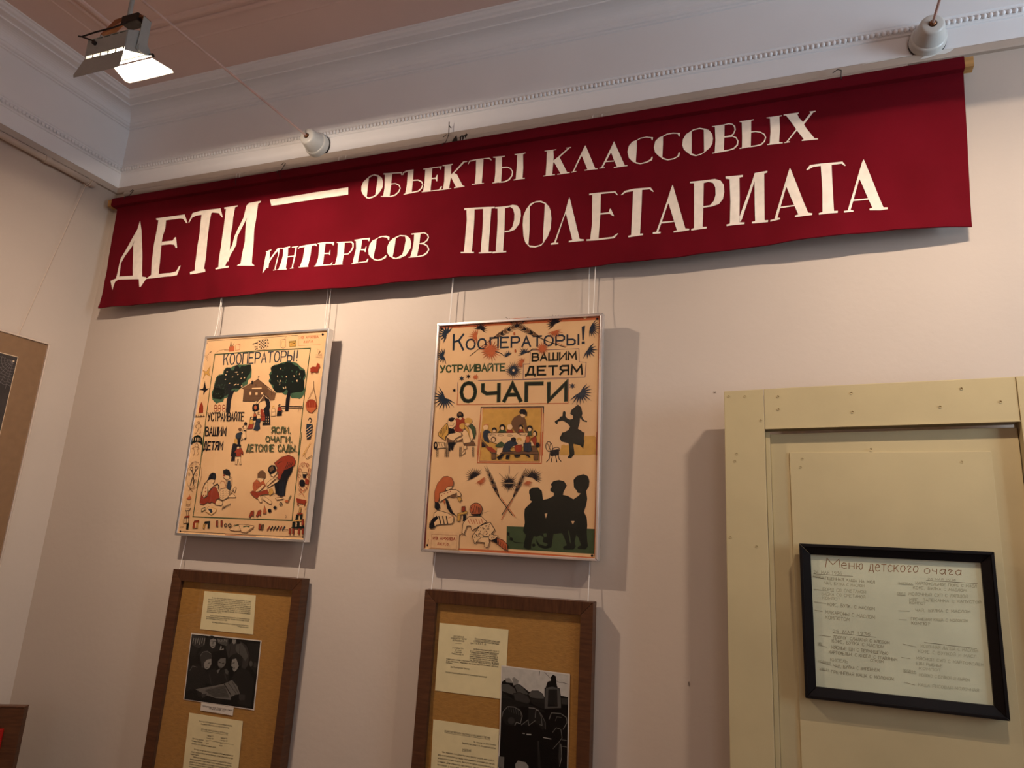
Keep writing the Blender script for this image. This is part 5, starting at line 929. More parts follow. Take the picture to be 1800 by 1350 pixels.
POSTER_B_INK = (['o', 's', 'r', 'k', 'y', 'g', 'd', 'n', 'v', 'b', 'u'], """p0|0|17 7431 2794 7519 5628 7453 5631 7294 3188 7307 25 7321
p1|0|5057 7418 5254 7420 5167 7338
s2|49|40 7343 42 6148 58 4643 84 3047
s2|18|5626 7374 5629 4879 5633 3072
s2|46|72 3791 77 1646 103 128
s2|17|5619 3755 5627 1785 5624 141
p0|0|1260 156 2797 158 5615 109 5616 54 3160 85 1263 109
p3|0|234 202 231 187 222 175 206 168 189 167 173 173 161 184 156 198 159 213 168 226 184 233 201 234 217 228 229 217
p3|0|5594 155 5590 140 5581 127 5566 120 5550 119 5535 125 5525 137 5521 151 5524 166 5534 179 5549 186 5565 187 5579 181 5590 170
p4|0|5277 3657 5605 3615 5606 3090 4455 3119 4519 3321 4798 3389
p5|0|2860 883 3479 887 4530 914 5613 908 5612 209 4553 212 3510 219 2884 227
s5|10|2860 883 3479 887 4530 914 5613 908 5612 209 4553 212 3510 219 2884 227 2860 883
p6|0|3537 2000 3641 2069 3820 2079 3948 1975 3994 1711 4152 1748 4324 1835 4338 1918 4213 1981 4217 2064 4262 2098 4223 2180 4308 2281 4482 2317 4640 2280 4731 2156 4682 2057 4633 1957 4619 1875 4775 1846 4950 1752 5118 1870 5167 1936 5082 1941 5028 2031 4957 2095 4933 2324 5033 2441 5238 2500 5376 2446 5430 2300 5417 2137 5335 2005 5375 1779 5346 1585 5283 1390 5372 1233 5394 1011 5382 820 5405 568 5432 412 5361 321 5126 319 5118 382 5224 434 5153 589 5090 428 4992 297 4688 282 4668 361 4786 414 4712 601 4621 757 4364 714 4336 521 4309 328 4138 272 3928 310 3835 434 3809 627 3739 624 3677 427 3667 249 3580 222 3429 286 3446 449 3490 646 3395 772 3438 1003 3408 1265 3419 1431 3590 1602 3642 1653 3568 1700 3583 1767 3534 1899
p1|0|4063 1303 4150 1315 4104 1164
p1|0|4894 1111 5003 1115 4954 1020
p5|0|4807 829 4841 830 4913 483 4886 466
p5|0|5065 728 5152 620 5150 431 5057 395 5020 520
p5|0|4365 698 4604 740 4699 473 4652 328 4344 313
p5|0|3793 594 3948 665 4055 605 4026 475 4202 419 4135 351 3924 406
p5|0|4034 717 4137 737 4159 641 4073 606
p6|0|2966 663 2962 640 2949 621 2929 610 2907 609 2886 619 2871 636 2865 659 2869 682 2882 701 2902 712 2924 713 2945 703 2960 686
p6|0|3082 514 3077 494 3062 477 3039 467 3014 466 2990 474 2973 489 2967 509 2971 529 2987 546 3009 555 3035 557 3058 549 3075 533
s6|21|2916 654 3013 511 3144 419 3501 412
p6|0|3806 368 3801 346 3787 327 3765 316 3740 315 3717 324 3700 341 3694 363 3698 386 3713 404 3735 415 3760 416 3783 407 3800 390
s6|17|3643 393 3750 366
p4|0|5243 3645 5569 3660 5563 3194 5463 3071 4492 3066 4517 3360 4604 3394 4873 3192 5219 3226
p6|0|4904 4534 5008 4618 5115 4530 5162 4341 5140 4256 5213 4135 5318 4107 5301 4067 5179 4102 5089 4205 5076 4035 5028 3866 5134 3814 5241 3695 5209 3595 5247 3494 5211 3260 5112 3360 4902 3410 4908 3192 4946 3068 4790 3068 4803 3192 4744 3427 4513 3479 4456 3598 4540 3733 4731 3834 4781 3936 4671 4057 4527 4127 4386 4094 4371 4008 4298 4050 4285 4113 4419 4180 4452 4248 4523 4265 4536 4402 4589 4419 4626 4384 4622 4263 4685 4194 4757 4158 4862 4174 4859 4277 4798 4312 4769 4330 4801 4449
p6|0|4769 3761 4892 3760 4903 3355 4945 3120 4895 3037 4845 2970 4733 2969 4739 3026 4789 3086 4754 3422
p6|0|4458 3559 4539 3762 5240 3758 5228 3556 5201 3271 5129 3355 5075 3422 4795 3456 4548 3490
s3|21|4233 3335 4235 3267 4216 3209 4179 3174 4132 3167 4085 3191 4045 3241 4022 3307 4020 3376 4039 3434 4076 3469 4123 3475 4171 3451 4211 3401 4233 3335 4235 3267
s3|17|4070 3423 4186 3202
s3|17|4177 3440 4115 3185
p3|0|4150 3202 4450 3254 4456 3068 4192 3033
s3|21|4475 3237 4465 3207 4435 3184 4390 3171 4339 3171 4293 3183 4261 3207 4249 3236 4259 3266 4290 3289 4335 3302 4385 3303 4431 3289 4463 3266 4475 3237 4465 3207
s3|24|4164 3118 4142 2948 4056 2853
s3|24|4245 3050 4209 2855
s3|24|4344 3051 4393 2856
s3|24|4421 3085 4460 2950 4526 2877
t7|68|623 7085 998 7076 1027 6541 648 6560|К
t7|59|1100 6891 1422 6882 1435 6548 1114 6556|О
t7|59|1518 6884 1812 6884 1832 6544 1539 6543|О
t7|58|1961 6898 4964 6845 4973 6532 1973 6552|ПЕРАТОРЫ
p7|0|5065 7102 5172 7121 5138 6648 5095 6651
p7|0|5078 6616 5174 6618 5176 6532 5077 6530
t5|52|208 6027 2532 6001 2544 5781 225 5807|УСТРАИВАЙТЕ
t6|52|3459 6298 4908 6285 4915 6046 3462 6061|ВАШИМ
t6|63|3253 5871 5109 5851 5116 5570 3265 5610|ДЕТЯМ
t5|131|1012 5398 1527 5420 1566 4803 1054 4800|О
t5|129|1795 5338 4604 5306 4621 4764 1813 4791|ЧАГИ
t6|85|1012 5398 1527 5420 1566 4803 1054 4800|О
t6|83|1795 5338 4604 5306 4621 4764 1813 4791|ЧАГИ
s8|15|3379 6411 4994 6388 5013 5961 5237 5941 5214 5472 3177 5476 3166 5965 3380 5967 3379 6411
s8|15|1621 5483 4682 5434 4691 5041
s0|21|4691 5041 4695 4666 914 4693 910 5142
s8|16|889 5439 902 5142
s3|26|1775 4394 1774 4592 3900 4570 3901 4361
s0|26|1775 4394 1735 3054
s0|25|3901 4361 3923 3064
s0|18|1934 3055 1835 4555 3847 4536 3851 3064
p4|0|1851 4537 3829 4522 3844 3064 1811 3054
p4|0|1843 3780 3816 3767 3816 2872 1830 2881
s0|26|1813 3780 1750 2811 3897 2812 3895 3767
s0|18|1890 3780 1824 2857 3831 2852 3830 3767
s3|19|1270 6323 1821 6729 2125 6919
s3|25|4542 6456 3966 6674 3662 6818
s0|14|4596 6461 4188 6662
p3|0|2049 6867 2076 6923 2178 6982 2149 6917
s3|12|2129 6949 2275 7065
p3|0|2049 6867 2116 6857 2227 6904 2149 6917
s3|12|2170 6884 2356 6933
p9|0|2173 6928 2195 6993 2296 7054 2273 6978
s3|12|2248 7019 2388 7142
p9|0|2173 6928 2245 6910 2357 6955 2273 6978
s3|12|2299 6937 2489 6978
p3|0|2297 6990 2315 7060 2415 7122 2397 7039
s3|12|2368 7086 2504 7216
p3|0|2297 6990 2373 6965 2484 7009 2397 7039
s3|11|2426 6992 2619 7026
p9|0|2420 7051 2436 7124 2536 7187 2520 7100
s3|11|2489 7150 2623 7283
p9|0|2420 7051 2498 7023 2609 7066 2520 7100
s3|11|2550 7050 2746 7081
p3|0|2544 7112 2559 7185 2659 7248 2643 7161
s3|11|2612 7211 2746 7343
p3|0|2544 7112 2620 7084 2732 7126 2643 7161
s3|11|2673 7110 2868 7142
p9|0|2666 7173 2684 7243 2783 7304 2765 7221
s3|11|2737 7269 2872 7397
p9|0|2666 7173 2741 7148 2852 7191 2765 7221
s3|11|2794 7174 2986 7208
p3|0|2789 7233 2810 7297 2910 7357 2887 7282
s3|11|2863 7323 3002 7446
p3|0|2789 7233 2860 7215 2969 7259 2887 7282
s3|11|2912 7241 3100 7281
p9|0|2911 7294 2937 7349 3038 7408 3009 7342
s3|11|2990 7375 3134 7489
p9|0|2911 7294 2976 7284 3085 7329 3009 7342
s3|11|3029 7310 3211 7358
p3|0|3033 7354 3065 7400 3167 7456 3131 7403
s3|11|3117 7426 3267 7529
p3|0|3033 7354 3092 7354 3199 7401 3131 7403
s3|11|3144 7380 3321 7437
p3|0|3700 6816 3637 6812 3525 6868 3598 6873
s3|11|3582 6843 3397 6909
p3|0|3700 6816 3668 6873 3564 6941 3598 6873
s3|11|3614 6904 3461 7031
p9|0|3580 6884 3512 6873 3400 6927 3478 6942
s3|11|3458 6904 3267 6963
p9|0|3580 6884 3553 6949 3448 7019 3478 6942
s3|11|3498 6980 3348 7116
p3|0|3459 6953 3389 6936 3275 6990 3357 7011
s3|11|3334 6967 3139 7021
p3|0|3459 6953 3435 7024 3330 7095 3357 7011
s3|11|3380 7055 3232 7198
p9|0|3338 7022 3266 7002 3151 7056 3236 7081
s3|11|3211 7034 3014 7085
p9|0|3338 7022 3315 7097 3210 7169 3236 7081
s3|11|3260 7128 3113 7274
p3|0|3217 7092 3144 7072 3028 7125 3113 7151
s3|11|3089 7103 2891 7155
p3|0|3217 7092 3193 7166 3088 7239 3113 7151
s3|11|3138 7198 2990 7344
p9|0|3094 7161 3023 7145 2907 7199 2991 7221
s3|11|2967 7176 2770 7231
p9|0|3094 7161 3069 7233 2963 7306 2991 7221
s3|11|3014 7265 2863 7409
p3|0|2972 7232 2903 7221 2787 7276 2867 7291
s3|11|2847 7252 2652 7313
p3|0|2972 7232 2943 7298 2836 7370 2867 7291
s3|11|2888 7330 2733 7469
p9|0|2848 7302 2783 7299 2668 7357 2743 7362
s3|11|2727 7331 2535 7400
p9|0|2848 7302 2815 7361 2707 7431 2743 7362
s3|11|2759 7393 2600 7525
p3|0|2724 7373 2663 7379 2549 7439 2619 7433
s3|12|2607 7412 2419 7490
p3|0|2724 7373 2686 7423 2576 7492 2619 7433
s3|12|2630 7455 2465 7578
p7|0|346 6977 245 6799 286 7002 138 6914 240 7047 7 7016 215 7104 -6 7165 217 7162 38 7297 244 7211 103 7433 293 7242 261 7467 354 7250 426 7467 416 7233 569 7374 468 7194 361 7112
p3|0|1475 7221 1294 7281 1480 7259 1348 7358 1498 7292 1389 7442 1528 7315 1492 7447 1566 7326 1574 7522 1607 7323 1664 7430 1646 7308 1742 7386 1679 7281 1816 7328 1701 7246 1849 7242 1711 7207 1856 7155 1706 7169 1826 7077 1688 7137 1593 7214
p0|0|1495 6882 1483 6701 1452 6884 1382 6756 1411 6901 1301 6818 1377 6931 1251 6900 1356 6968 1146 6981 1349 7009 1187 7081 1358 7048 1258 7145 1381 7080 1308 7218 1416 7099 1402 7232 1458 7105 1495 7238 1501 7096 1467 6993
p3|0|4104 7151 3945 7051 4074 7186 3887 7147 4057 7227 3866 7253 4053 7271 3895 7350 4064 7312 3903 7461 4089 7346 3985 7528 4124 7368 4082 7572 4166 7378 4191 7536 4210 7373 4303 7549 4251 7353 4407 7492 4285 7323 4425 7369 4308 7283 4185 7246
p0|0|4279 7041 4397 7033 4287 7000 4467 6933 4280 6961 4374 6874 4259 6928 4353 6769 4227 6906 4259 6732 4188 6898 4155 6729 4147 6905 4056 6770 4110 6925 3981 6843 4081 6957 3924 6929 4066 6996 4175 7009
p7|0|5403 7170 5545 7324 5432 7146 5590 7241 5455 7116 5656 7174 5470 7082 5703 7088 5477 7046 5704 6993 5474 7010 5610 6934 5463 6977 5652 6815 5443 6948 5561 6780 5416 6926 5511 6697 5385 6912 5410 6720 5349 6906 5327 6733 5313 6910 5335 7050
p0|0|2159 6450 2364 6385 2154 6402 2390 6253 2133 6360 2262 6205 2099 6327 2196 6110 2054 6306 2084 6057 2004 6301 1959 6134 1952 6311 1856 6176 1905 6335 1732 6207 1866 6372 1700 6325 1840 6417 1645 6421 1829 6466 1558 6544 1834 6514 1580 6672 1855 6557 1735 6703 1890 6590 1802 6790 1935 6610 1900 6883 1985 6615 2036 6841 2037 6605 2159 6794 2084 6580 2247 6700 2123 6544 2342 6615 2148 6499 2346 6495
p0|0|3891 6441 4033 6387 3884 6404 3983 6313 3864 6372 3915 6267 3832 6352 3841 6230 3793 6347 3753 6226 3754 6356 3661 6254 3720 6379 3619 6340 3697 6412 3532 6408 3687 6451 3578 6497 3693 6489 3593 6580 3714 6520 3645 6652 3746 6540 3729 6696 3785 6546 3827 6673 3824 6536 3912 6631 3858 6513 4012 6584 3881 6479 3993 6476
p7|0|5341 6445 5480 6557 5381 6409 5540 6445 5404 6360 5600 6327 5405 6308 5549 6212 5386 6261 5506 6093 5349 6227 5376 6080 5300 6212 5265 6039 5248 6219 5129 6048 5202 6245 5281 6339
p7|0|363 6263 422 6066 317 6251 291 6090 267 6256 181 6141 221 6280 98 6217 187 6317 45 6308 169 6362 17 6407 172 6407 33 6508 193 6447 100 6588 231 6473 203 6625 278 6482 315 6623 328 6473 293 6366
p7|0|2555 6225 2463 6216 2543 6255 2424 6284 2544 6287 2465 6344 2557 6314 2498 6400 2581 6334 2556 6437 2611 6343 2629 6452 2644 6339 2697 6412 2674 6324 2758 6372 2697 6299 2626 6262
p7|0|3096 6268 2952 6249 3082 6305 2954 6342 3084 6343 2992 6417 3102 6375 3011 6519 3132 6396 3119 6514 3170 6403 3204 6495 3209 6394 3309 6505 3242 6371 3368 6420 3265 6338 3176 6311
p7|0|2959 5773 3120 5731 2956 5742 3150 5643 2945 5714 3096 5583 2926 5690 3041 5527 2902 5672 2956 5521 2872 5661 2890 5477 2840 5658 2807 5472 2808 5664 2739 5533 2777 5676 2669 5564 2750 5696 2609 5615 2729 5722 2570 5681 2715 5751 2530 5750 2709 5782 2496 5832 2712 5813 2561 5894 2723 5841 2589 5960 2742 5866 2665 5982 2767 5884 2691 6080 2796 5894 2782 6060 2828 5897 2861 6085 2861 5892 2931 6027 2891 5879 3006 5999 2918 5859 3065 5945 2939 5833 3073 5865 2953 5804 3132 5804
p0|0|3139 5892 3113 5796 3110 5898 3051 5807 3084 5911 2990 5837 3062 5931 2931 5882 3047 5956 2895 5948 3040 5984 2916 6016 3042 6012 2928 6079 3052 6037 2943 6148 3070 6057 2993 6200 3094 6071 3069 6206 3122 6076 3139 6172 3151 6073 3209 6189 3179 6062 3135 5984
p7|0|642 4869 862 4728 618 4823 822 4600 579 4788 678 4570 529 4766 550 4549 473 4760 413 4481 415 4770 269 4541 362 4795 142 4625 319 4833 27 4728 288 4881 31 4874 275 4933 -30 5006 279 4986 -9 5144 300 5033 136 5204 337 5070 194 5333 386 5094 462 4931
p7|0|5153 5145 5289 5271 5195 5111 5398 5208 5227 5066 5456 5098 5243 5014 5444 4978 5243 4961 5438 4864 5227 4912 5448 4717 5196 4870 5299 4692 5154 4840 5199 4640 5103 4824 5088 4580 5049 4824 4957 4588 4997 4840 4814 4614 4951 4870 4733 4736 4916 4913 5068 4996
p3|0|809 5174 855 5132 794 5148 780 5105 760 5149 710 5141 742 5176 699 5217 757 5203 770 5246 790 5202 834 5206
p7|0|4859 5204 4905 5152 4837 5166 4817 5098 4793 5168 4715 5151 4769 5207 4707 5268 4790 5244 4811 5305 4835 5243 4907 5256
p7|0|1065 5564 1107 5518 1045 5529 1027 5482 1001 5531 939 5522 977 5567 929 5616 997 5601 1014 5660 1040 5600 1101 5607
p0|0|1566 5595 1627 5551 1553 5563 1570 5489 1519 5550 1474 5487 1483 5565 1417 5561 1466 5599 1418 5637 1478 5631 1470 5689 1513 5644 1556 5701 1549 5629 1614 5633
p3|0|1296 5630 1345 5582 1278 5599 1262 5542 1238 5600 1165 5584 1216 5633 1177 5676 1234 5665 1251 5710 1274 5664 1329 5670
p1|0|2873 5769 2870 5750 2860 5735 2845 5727 2828 5728 2813 5737 2801 5753 2796 5772 2799 5791 2809 5805 2824 5813 2841 5813 2857 5804 2868 5788
s3|23|2172 6431 2390 6347 2472 6269
s3|26|3307 6341 3453 6451 3603 6444
p3|0|198 7303 195 7288 185 7276 171 7271 154 7271 139 7279 127 7292 122 7307 125 7323 134 7334 149 7340 166 7339 181 7331 193 7319
p3|0|5595 7318 5592 7303 5583 7291 5569 7285 5553 7286 5538 7294 5528 7307 5524 7323 5528 7338 5537 7350 5551 7356 5567 7355 5581 7347 5592 7334
p0|0|2831 6993 2830 6970 2822 6952 2810 6943 2796 6944 2783 6955 2774 6973 2770 6996 2772 7019 2779 7036 2791 7046 2805 7045 2818 7034 2827 7016
p0|0|2898 6415 2896 6390 2889 6370 2877 6359 2863 6360 2851 6372 2841 6392 2837 6418 2839 6444 2846 6464 2858 6475 2871 6474 2884 6462 2894 6441
p3|0|1584 2292 1378 2224 1569 2320 1394 2308 1562 2351 1372 2377 1562 2382 1348 2458 1571 2411 1365 2540 1588 2438 1420 2606 1611 2459 1513 2625 1639 2475 1586 2662 1672 2484 1670 2654 1706 2486 1748 2644 1739 2480 1826 2631 1771 2467 1925 2628 1798 2448 1938 2530 1820 2424 1702 2358
p0|0|1967 2332 2096 2392 1984 2310 2120 2330 1992 2285 2112 2267 1992 2258 2096 2212 1984 2234 2085 2152 1967 2213 2040 2106 1945 2198 1982 2073 1918 2189 1914 2041 1889 2189 1842 2069 1862 2196 1788 2111 1837 2210 1716 2133 1818 2230 1898 2275
p3|0|3490 2391 3335 2451 3500 2423 3310 2550 3518 2452 3383 2607 3544 2476 3465 2640 3576 2492 3547 2659 3611 2500 3630 2660 3647 2499 3712 2656 3682 2489 3778 2607 3713 2471 3881 2599 3739 2446 3946 2533 3757 2416 3905 2432 3766 2384 3952 2362 3766 2350 3950 2281 3756 2317 3902 2215 3738 2288 3628 2370
p0|0|3561 2254 3668 2215 3555 2234 3633 2181 3545 2216 3648 2111 3530 2201 3604 2076 3511 2190 3553 2049 3490 2184 3490 2080 3468 2182 3437 2062 3446 2186 3386 2078 3426 2194 3325 2088 3408 2207 3294 2135 3394 2223 3471 2267
p3|0|2989 2191 3149 2160 2987 2161 3177 2077 2976 2134 3077 2049 2957 2110 3078 1953 2933 2091 2985 1953 2904 2079 2913 1946 2872 2075 2838 1884 2840 2078 2777 1963 2809 2089 2701 1974 2783 2107 2667 2039 2762 2130 2578 2071 2748 2157 2598 2151 2742 2186 2567 2219 2745 2216 2574 2293 2756 2244 2606 2362 2774 2268 2666 2411 2799 2286 2723 2472 2828 2298 2808 2486 2860 2303 2888 2432 2892 2299 2954 2410 2923 2288 3014 2380 2949 2271 3121 2381 2970 2247 3119 2292 2984 2220 3114 2223
s1|18|2597 2177 3111 2193
s8|14|2845 2734 2859 2478
s3|11|2525 2483 2816 2239
s3|11|3150 2516 2925 2258
p3|0|2565 1742 2519 1775 2461 1871 2516 1834
s3|11|2492 1824 2385 1967
p3|0|2565 1742 2566 1795 2517 1895 2516 1834
s3|11|2539 1844 2480 2008
p9|0|2511 1842 2458 1872 2398 1968 2461 1935
s3|11|2431 1921 2317 2063
p9|0|2511 1842 2518 1898 2471 1999 2461 1935
s3|11|2492 1948 2439 2115
p3|0|2457 1943 2399 1971 2338 2067 2407 2035
s3|11|2372 2020 2253 2160
p3|0|2457 1943 2468 2001 2422 2103 2407 2035
s3|11|2442 2050 2393 2220
p9|0|2402 2044 2342 2071 2281 2167 2352 2137
s3|11|2315 2121 2194 2260
p9|0|2402 2044 2415 2103 2369 2205 2352 2137
s3|11|2389 2152 2342 2323
p3|0|2347 2145 2288 2173 2227 2270 2297 2238
s3|11|2262 2223 2141 2364
p3|0|2347 2145 2359 2204 2313 2306 2297 2238
s3|11|2333 2253 2284 2424
p9|0|2292 2247 2238 2277 2177 2374 2242 2340
s3|11|2211 2327 2094 2470
p9|0|2292 2247 2300 2304 2253 2406 2242 2340
s3|11|2273 2354 2220 2523
p3|0|2237 2349 2189 2382 2130 2480 2187 2443
s3|11|2162 2432 2052 2579
p3|0|2237 2349 2238 2403 2189 2506 2187 2443
s3|11|2211 2453 2151 2621
p9|0|2182 2451 2141 2488 2084 2587 2131 2545
s3|11|2114 2538 2012 2689
p9|0|2182 2451 2175 2502 2124 2604 2131 2545
s3|11|2148 2553 2079 2717
p3|0|3024 1754 3019 1806 3060 1906 3066 1846
s3|10|3042 1855 3089 2018
p3|0|3024 1754 3067 1787 3117 1883 3066 1846
s3|10|3090 1836 3184 1980
p9|0|3066 1846 3055 1901 3094 2002 3108 1938
s3|11|3077 1950 3117 2116
p9|0|3066 1846 3116 1876 3167 1972 3108 1938
s3|10|3139 1925 3240 2066
p3|0|3108 1938 3093 1995 3131 2096 3150 2030
s3|11|3115 2044 3150 2213
p3|0|3108 1938 3163 1966 3215 2062 3150 2030
s3|10|3186 2015 3291 2154
p9|0|3150 2030 3133 2088 3171 2190 3193 2122
s3|11|3156 2137 3189 2306
p9|0|3150 2030 3207 2058 3259 2153 3193 2122
s3|10|3230 2107 3337 2245
p3|0|3193 2122 3177 2180 3215 2281 3235 2214
s3|11|3200 2229 3235 2398
p3|0|3193 2122 3248 2151 3300 2246 3235 2214
s3|10|3271 2200 3377 2339
p9|0|3235 2215 3224 2271 3263 2372 3277 2307
s3|11|3246 2320 3286 2487
p9|0|3235 2215 3286 2245 3338 2340 3277 2307
s3|11|3309 2294 3411 2434
p3|0|3278 2307 3273 2360 3313 2461 3320 2399
s3|11|3295 2409 3341 2574
p3|0|3278 2307 3322 2340 3372 2436 3320 2399
s3|11|3345 2389 3440 2532
p9|0|3320 2399 3323 2449 3365 2549 3362 2492
s3|11|3346 2499 3400 2660
p9|0|3320 2399 3356 2435 3405 2532 3362 2492
s3|11|3379 2485 3466 2632
s3|25|2565 1742 3032 1220
s0|21|2621 1744 3125 1173
s3|24|3024 1754 2685 1225
s0|21|3009 1686 2675 1075
p2|0|881 4208 941 4257 1053 4206 1158 4263 1252 4204 1243 4072 1137 4040 1105 3974 1188 3825 974 3794 880 3844 936 4075
p3|0|1172 4345 1163 4297 1133 4258 1087 4237 1034 4237 984 4260 948 4300 933 4349 941 4398 972 4437 1018 4458 1072 4457 1121 4434 1157 4395
p9|0|967 4407 1074 4430 1116 4338 1009 4323
p1|0|1123 4238 1119 4220 1105 4205 1084 4197 1060 4197 1038 4206 1021 4221 1015 4240 1019 4258 1033 4273 1054 4281 1078 4281 1101 4272 1117 4257
p1|0|650 4245 758 4268 869 4250 931 4141 922 4009 863 3952 785 3903 674 3928 618 4062
s3|12|650 4245 758 4268 869 4250 931 4141 922 4009 863 3952 785 3903 674 3928 618 4062 650 4245
p3|0|646 4178 668 4253 776 4280 869 4242 821 4151 732 4127
s3|14|704 4011 814 3993 854 4076
p4|0|588 4095 652 3978 687 3746 585 3648 576 3516 442 3599 317 3682 310 3765 453 3947
s3|16|588 4095 652 3978 687 3746 585 3648 576 3516 442 3599 317 3682 310 3765 453 3947 588 4095
s3|14|368 3848 441 3615
s3|14|412 3877 470 3665
s3|14|456 3907 499 3714
s3|14|499 3936 529 3764
s3|14|543 3966 558 3813
s3|14|586 3996 587 3863
p3|0|675 3912 867 3894 902 3778 760 3746 710 3680 667 3763
s3|9|675 3912 867 3894 902 3778 760 3746 710 3680 667 3763 675 3912
p1|0|742 3746 904 3761 972 3810 1138 3760 1144 3678 986 3613 885 3515 814 3499 623 3631 637 3680
s3|10|742 3746 904 3761 972 3810 1138 3760 1144 3678 986 3613 885 3515 814 3499 623 3631 637 3680 742 3746
p1|0|919 3548 1147 3629 1198 3678 1156 3760 1220 3874 1344 3890 1443 3742 1496 3481 1581 3529 1463 3449 1233 3416 1195 3579 1030 3498
s3|14|919 3548 1147 3629 1198 3678 1156 3760 1220 3874 1344 3890 1443 3742 1496 3481 1581 3529 1463 3449 1233 3416 1195 3579 1030 3498 919 3548
p9|0|624 3614 924 3482 1171 3547 1175 3482 635 3466
p4|0|1274 3981 1266 3939 1237 3906 1194 3888 1144 3889 1098 3908 1065 3941 1051 3983 1059 4024 1088 4057 1131 4075 1181 4075 1227 4056 1260 4022
p4|0|1209 4039 1321 3972 1457 3807 1494 3513 1434 3611 1370 3775 1254 3907
s3|12|1209 4039 1321 3972 1457 3807 1494 3513 1434 3611 1370 3775 1254 3907 1209 4039
p4|0|1488 4151 1478 4105 1443 4068 1391 4048 1331 4049 1275 4070 1236 4108 1219 4154 1229 4201 1264 4238 1317 4258 1377 4257 1432 4236 1472 4198
p1|0|1288 4071 1386 4070 1408 4004 1300 4022
p5|0|1374 3988 1494 4052 1608 3937 1648 3741 1606 3562 1556 3643 1508 3839
s3|14|1374 3988 1494 4052 1608 3937 1648 3741 1606 3562 1556 3643 1508 3839 1374 3988
p1|0|1375 3972 1488 3872 1576 3611 1495 3497 1426 3742
s3|9|1375 3972 1488 3872 1576 3611 1495 3497 1426 3742 1375 3972
p3|0|672 3450 997 3466 897 3351 871 3204 817 3204 791 3318 774 3171 728 3188
p9|0|1235 3392 1583 3497 1662 3367 1326 3359
s3|10|1235 3392 1583 3497 1662 3367 1326 3359 1235 3392
s3|14|275 3318 294 2981
s3|14|330 3318 349 2982
s3|9|284 3252 333 3285
s3|9|288 3193 337 3226
s3|9|293 3134 342 3167
s3|9|298 3075 346 3108
s3|9|302 3016 351 3049
s3|14|576 3450 604 2983
s3|14|631 3450 658 2983
s3|9|594 3253 643 3286
s3|9|599 3194 647 3227
s3|9|603 3135 652 3168
s3|9|608 3076 656 3109
s3|9|612 3017 660 3050
s3|14|658 3318 676 2983
s3|14|713 3318 730 2984
s3|9|667 3253 715 3286
s3|9|671 3194 720 3227
s3|9|676 3135 724 3168
s3|9|680 3076 728 3109
s3|9|684 3018 733 3051
s3|14|1109 3319 1125 2986
s3|14|1163 3319 1179 2986
s3|9|1117 3254 1165 3286
s3|9|1122 3195 1169 3228
s3|9|1126 3137 1173 3169
s3|9|1130 3078 1177 3111
s3|9|1134 3020 1181 3053
s3|14|1554 3319 1569 2988
s3|14|1607 3319 1621 2989
s3|8|1562 3254 1609 3287
s3|8|1566 3196 1613 3228
s3|8|1569 3138 1617 3170
s3|8|1573 3080 1620 3112
s3|8|1577 3022 1624 3055
p1|0|204 3467 563 3450 594 3286 212 3252
s3|14|204 3467 563 3450 594 3286 212 3252 204 3467
s3|14|252 3450 308 3318
s3|14|344 3450 400 3318
s3|14|435 3450 491 3318
s3|14|527 3450 582 3318
p3|0|315 3351 312 3294 295 3248 268 3223 235 3223 203 3248 179 3294 168 3351 170 3409 187 3455 215 3480 247 3480 279 3454 303 3408
p1|0|277 3368 276 3339 270 3316 260 3303 248 3303 236 3316 226 3339 222 3368 222 3396 228 3419 238 3432 250 3432 262 3419 272 3396
p1|0|1256 3351 1345 3351 1369 3254 1281 3238 1324 3124 1205 3043 1184 3091 1259 3173
s3|10|1256 3351 1345 3351 1369 3254 1281 3238 1324 3124 1205 3043 1184 3091 1259 3173 1256 3351
p1|0|2193 3751 3440 3759 3334 3499 3359 3325 2616 3293 2368 3421 2156 3485 2059 3663
s3|8|2193 3751 3440 3759 3334 3499 3359 3325 2616 3293 2368 3421 2156 3485 2059 3663 2193 3751
p9|0|1837 3567 2278 3181 3781 3169 3801 3091 3370 3090 2231 3101 2009 3325
s3|10|1837 3567 2278 3181 3781 3169 3801 3091 3370 3090 2231 3101 2009 3325 1837 3567
p9|0|2231 3093 2378 3093 2378 2927 2241 2918
s3|10|2231 3093 2378 3093 2378 2927 2241 2918 2231 3093
p9|0|3635 3091 3792 3091 3791 2913 3652 2904
s3|10|3635 3091 3792 3091 3791 2913 3652 2904 3635 3091
p3|0|1868 3486 2007 3357 2001 3317 1880 3300
p2|0|2027 3325 2219 3309 2372 3197 2366 3141 2245 3149 2085 3228
p9|0|2863 4140 2943 4252 3126 4338 3214 4281 3301 4215 3341 4087 3404 3815 3424 3736 3338 3784 3260 4008 3124 4025 3118 3801 3192 3658 3088 3722 2946 3834 2851 4044
p3|0|3343 4415 3333 4375 3302 4343 3255 4326 3202 4327 3154 4345 3119 4378 3105 4419 3115 4460 3147 4492 3194 4509 3247 4508 3295 4489 3330 4456
p3|0|3308 4440 3369 4407 3358 4279 3315 4279
p1|0|3127 4330 3210 4353 3315 4295 3283 4247 3198 4249
p1|0|3105 3722 3192 3658 3142 3642
p1|0|2192 3767 2234 3791 2339 3791 2383 3766
s3|8|2192 3767 2234 3791 2339 3791 2383 3766 2192 3767
p3|0|2370 3848 2364 3812 2341 3782 2307 3766 2269 3766 2233 3783 2207 3813 2196 3850 2203 3887 2225 3916 2259 3932 2298 3932 2334 3915 2359 3885
p1|0|2334 3816 2330 3795 2316 3779 2296 3769 2273 3770 2251 3779 2236 3796 2229 3817 2233 3838 2247 3855 2267 3864 2291 3864 2312 3854 2327 3837
p5|0|2401 3766 2507 3878 2610 3877 2728 3764
s3|8|2401 3766 2507 3878 2610 3877 2728 3764 2401 3766
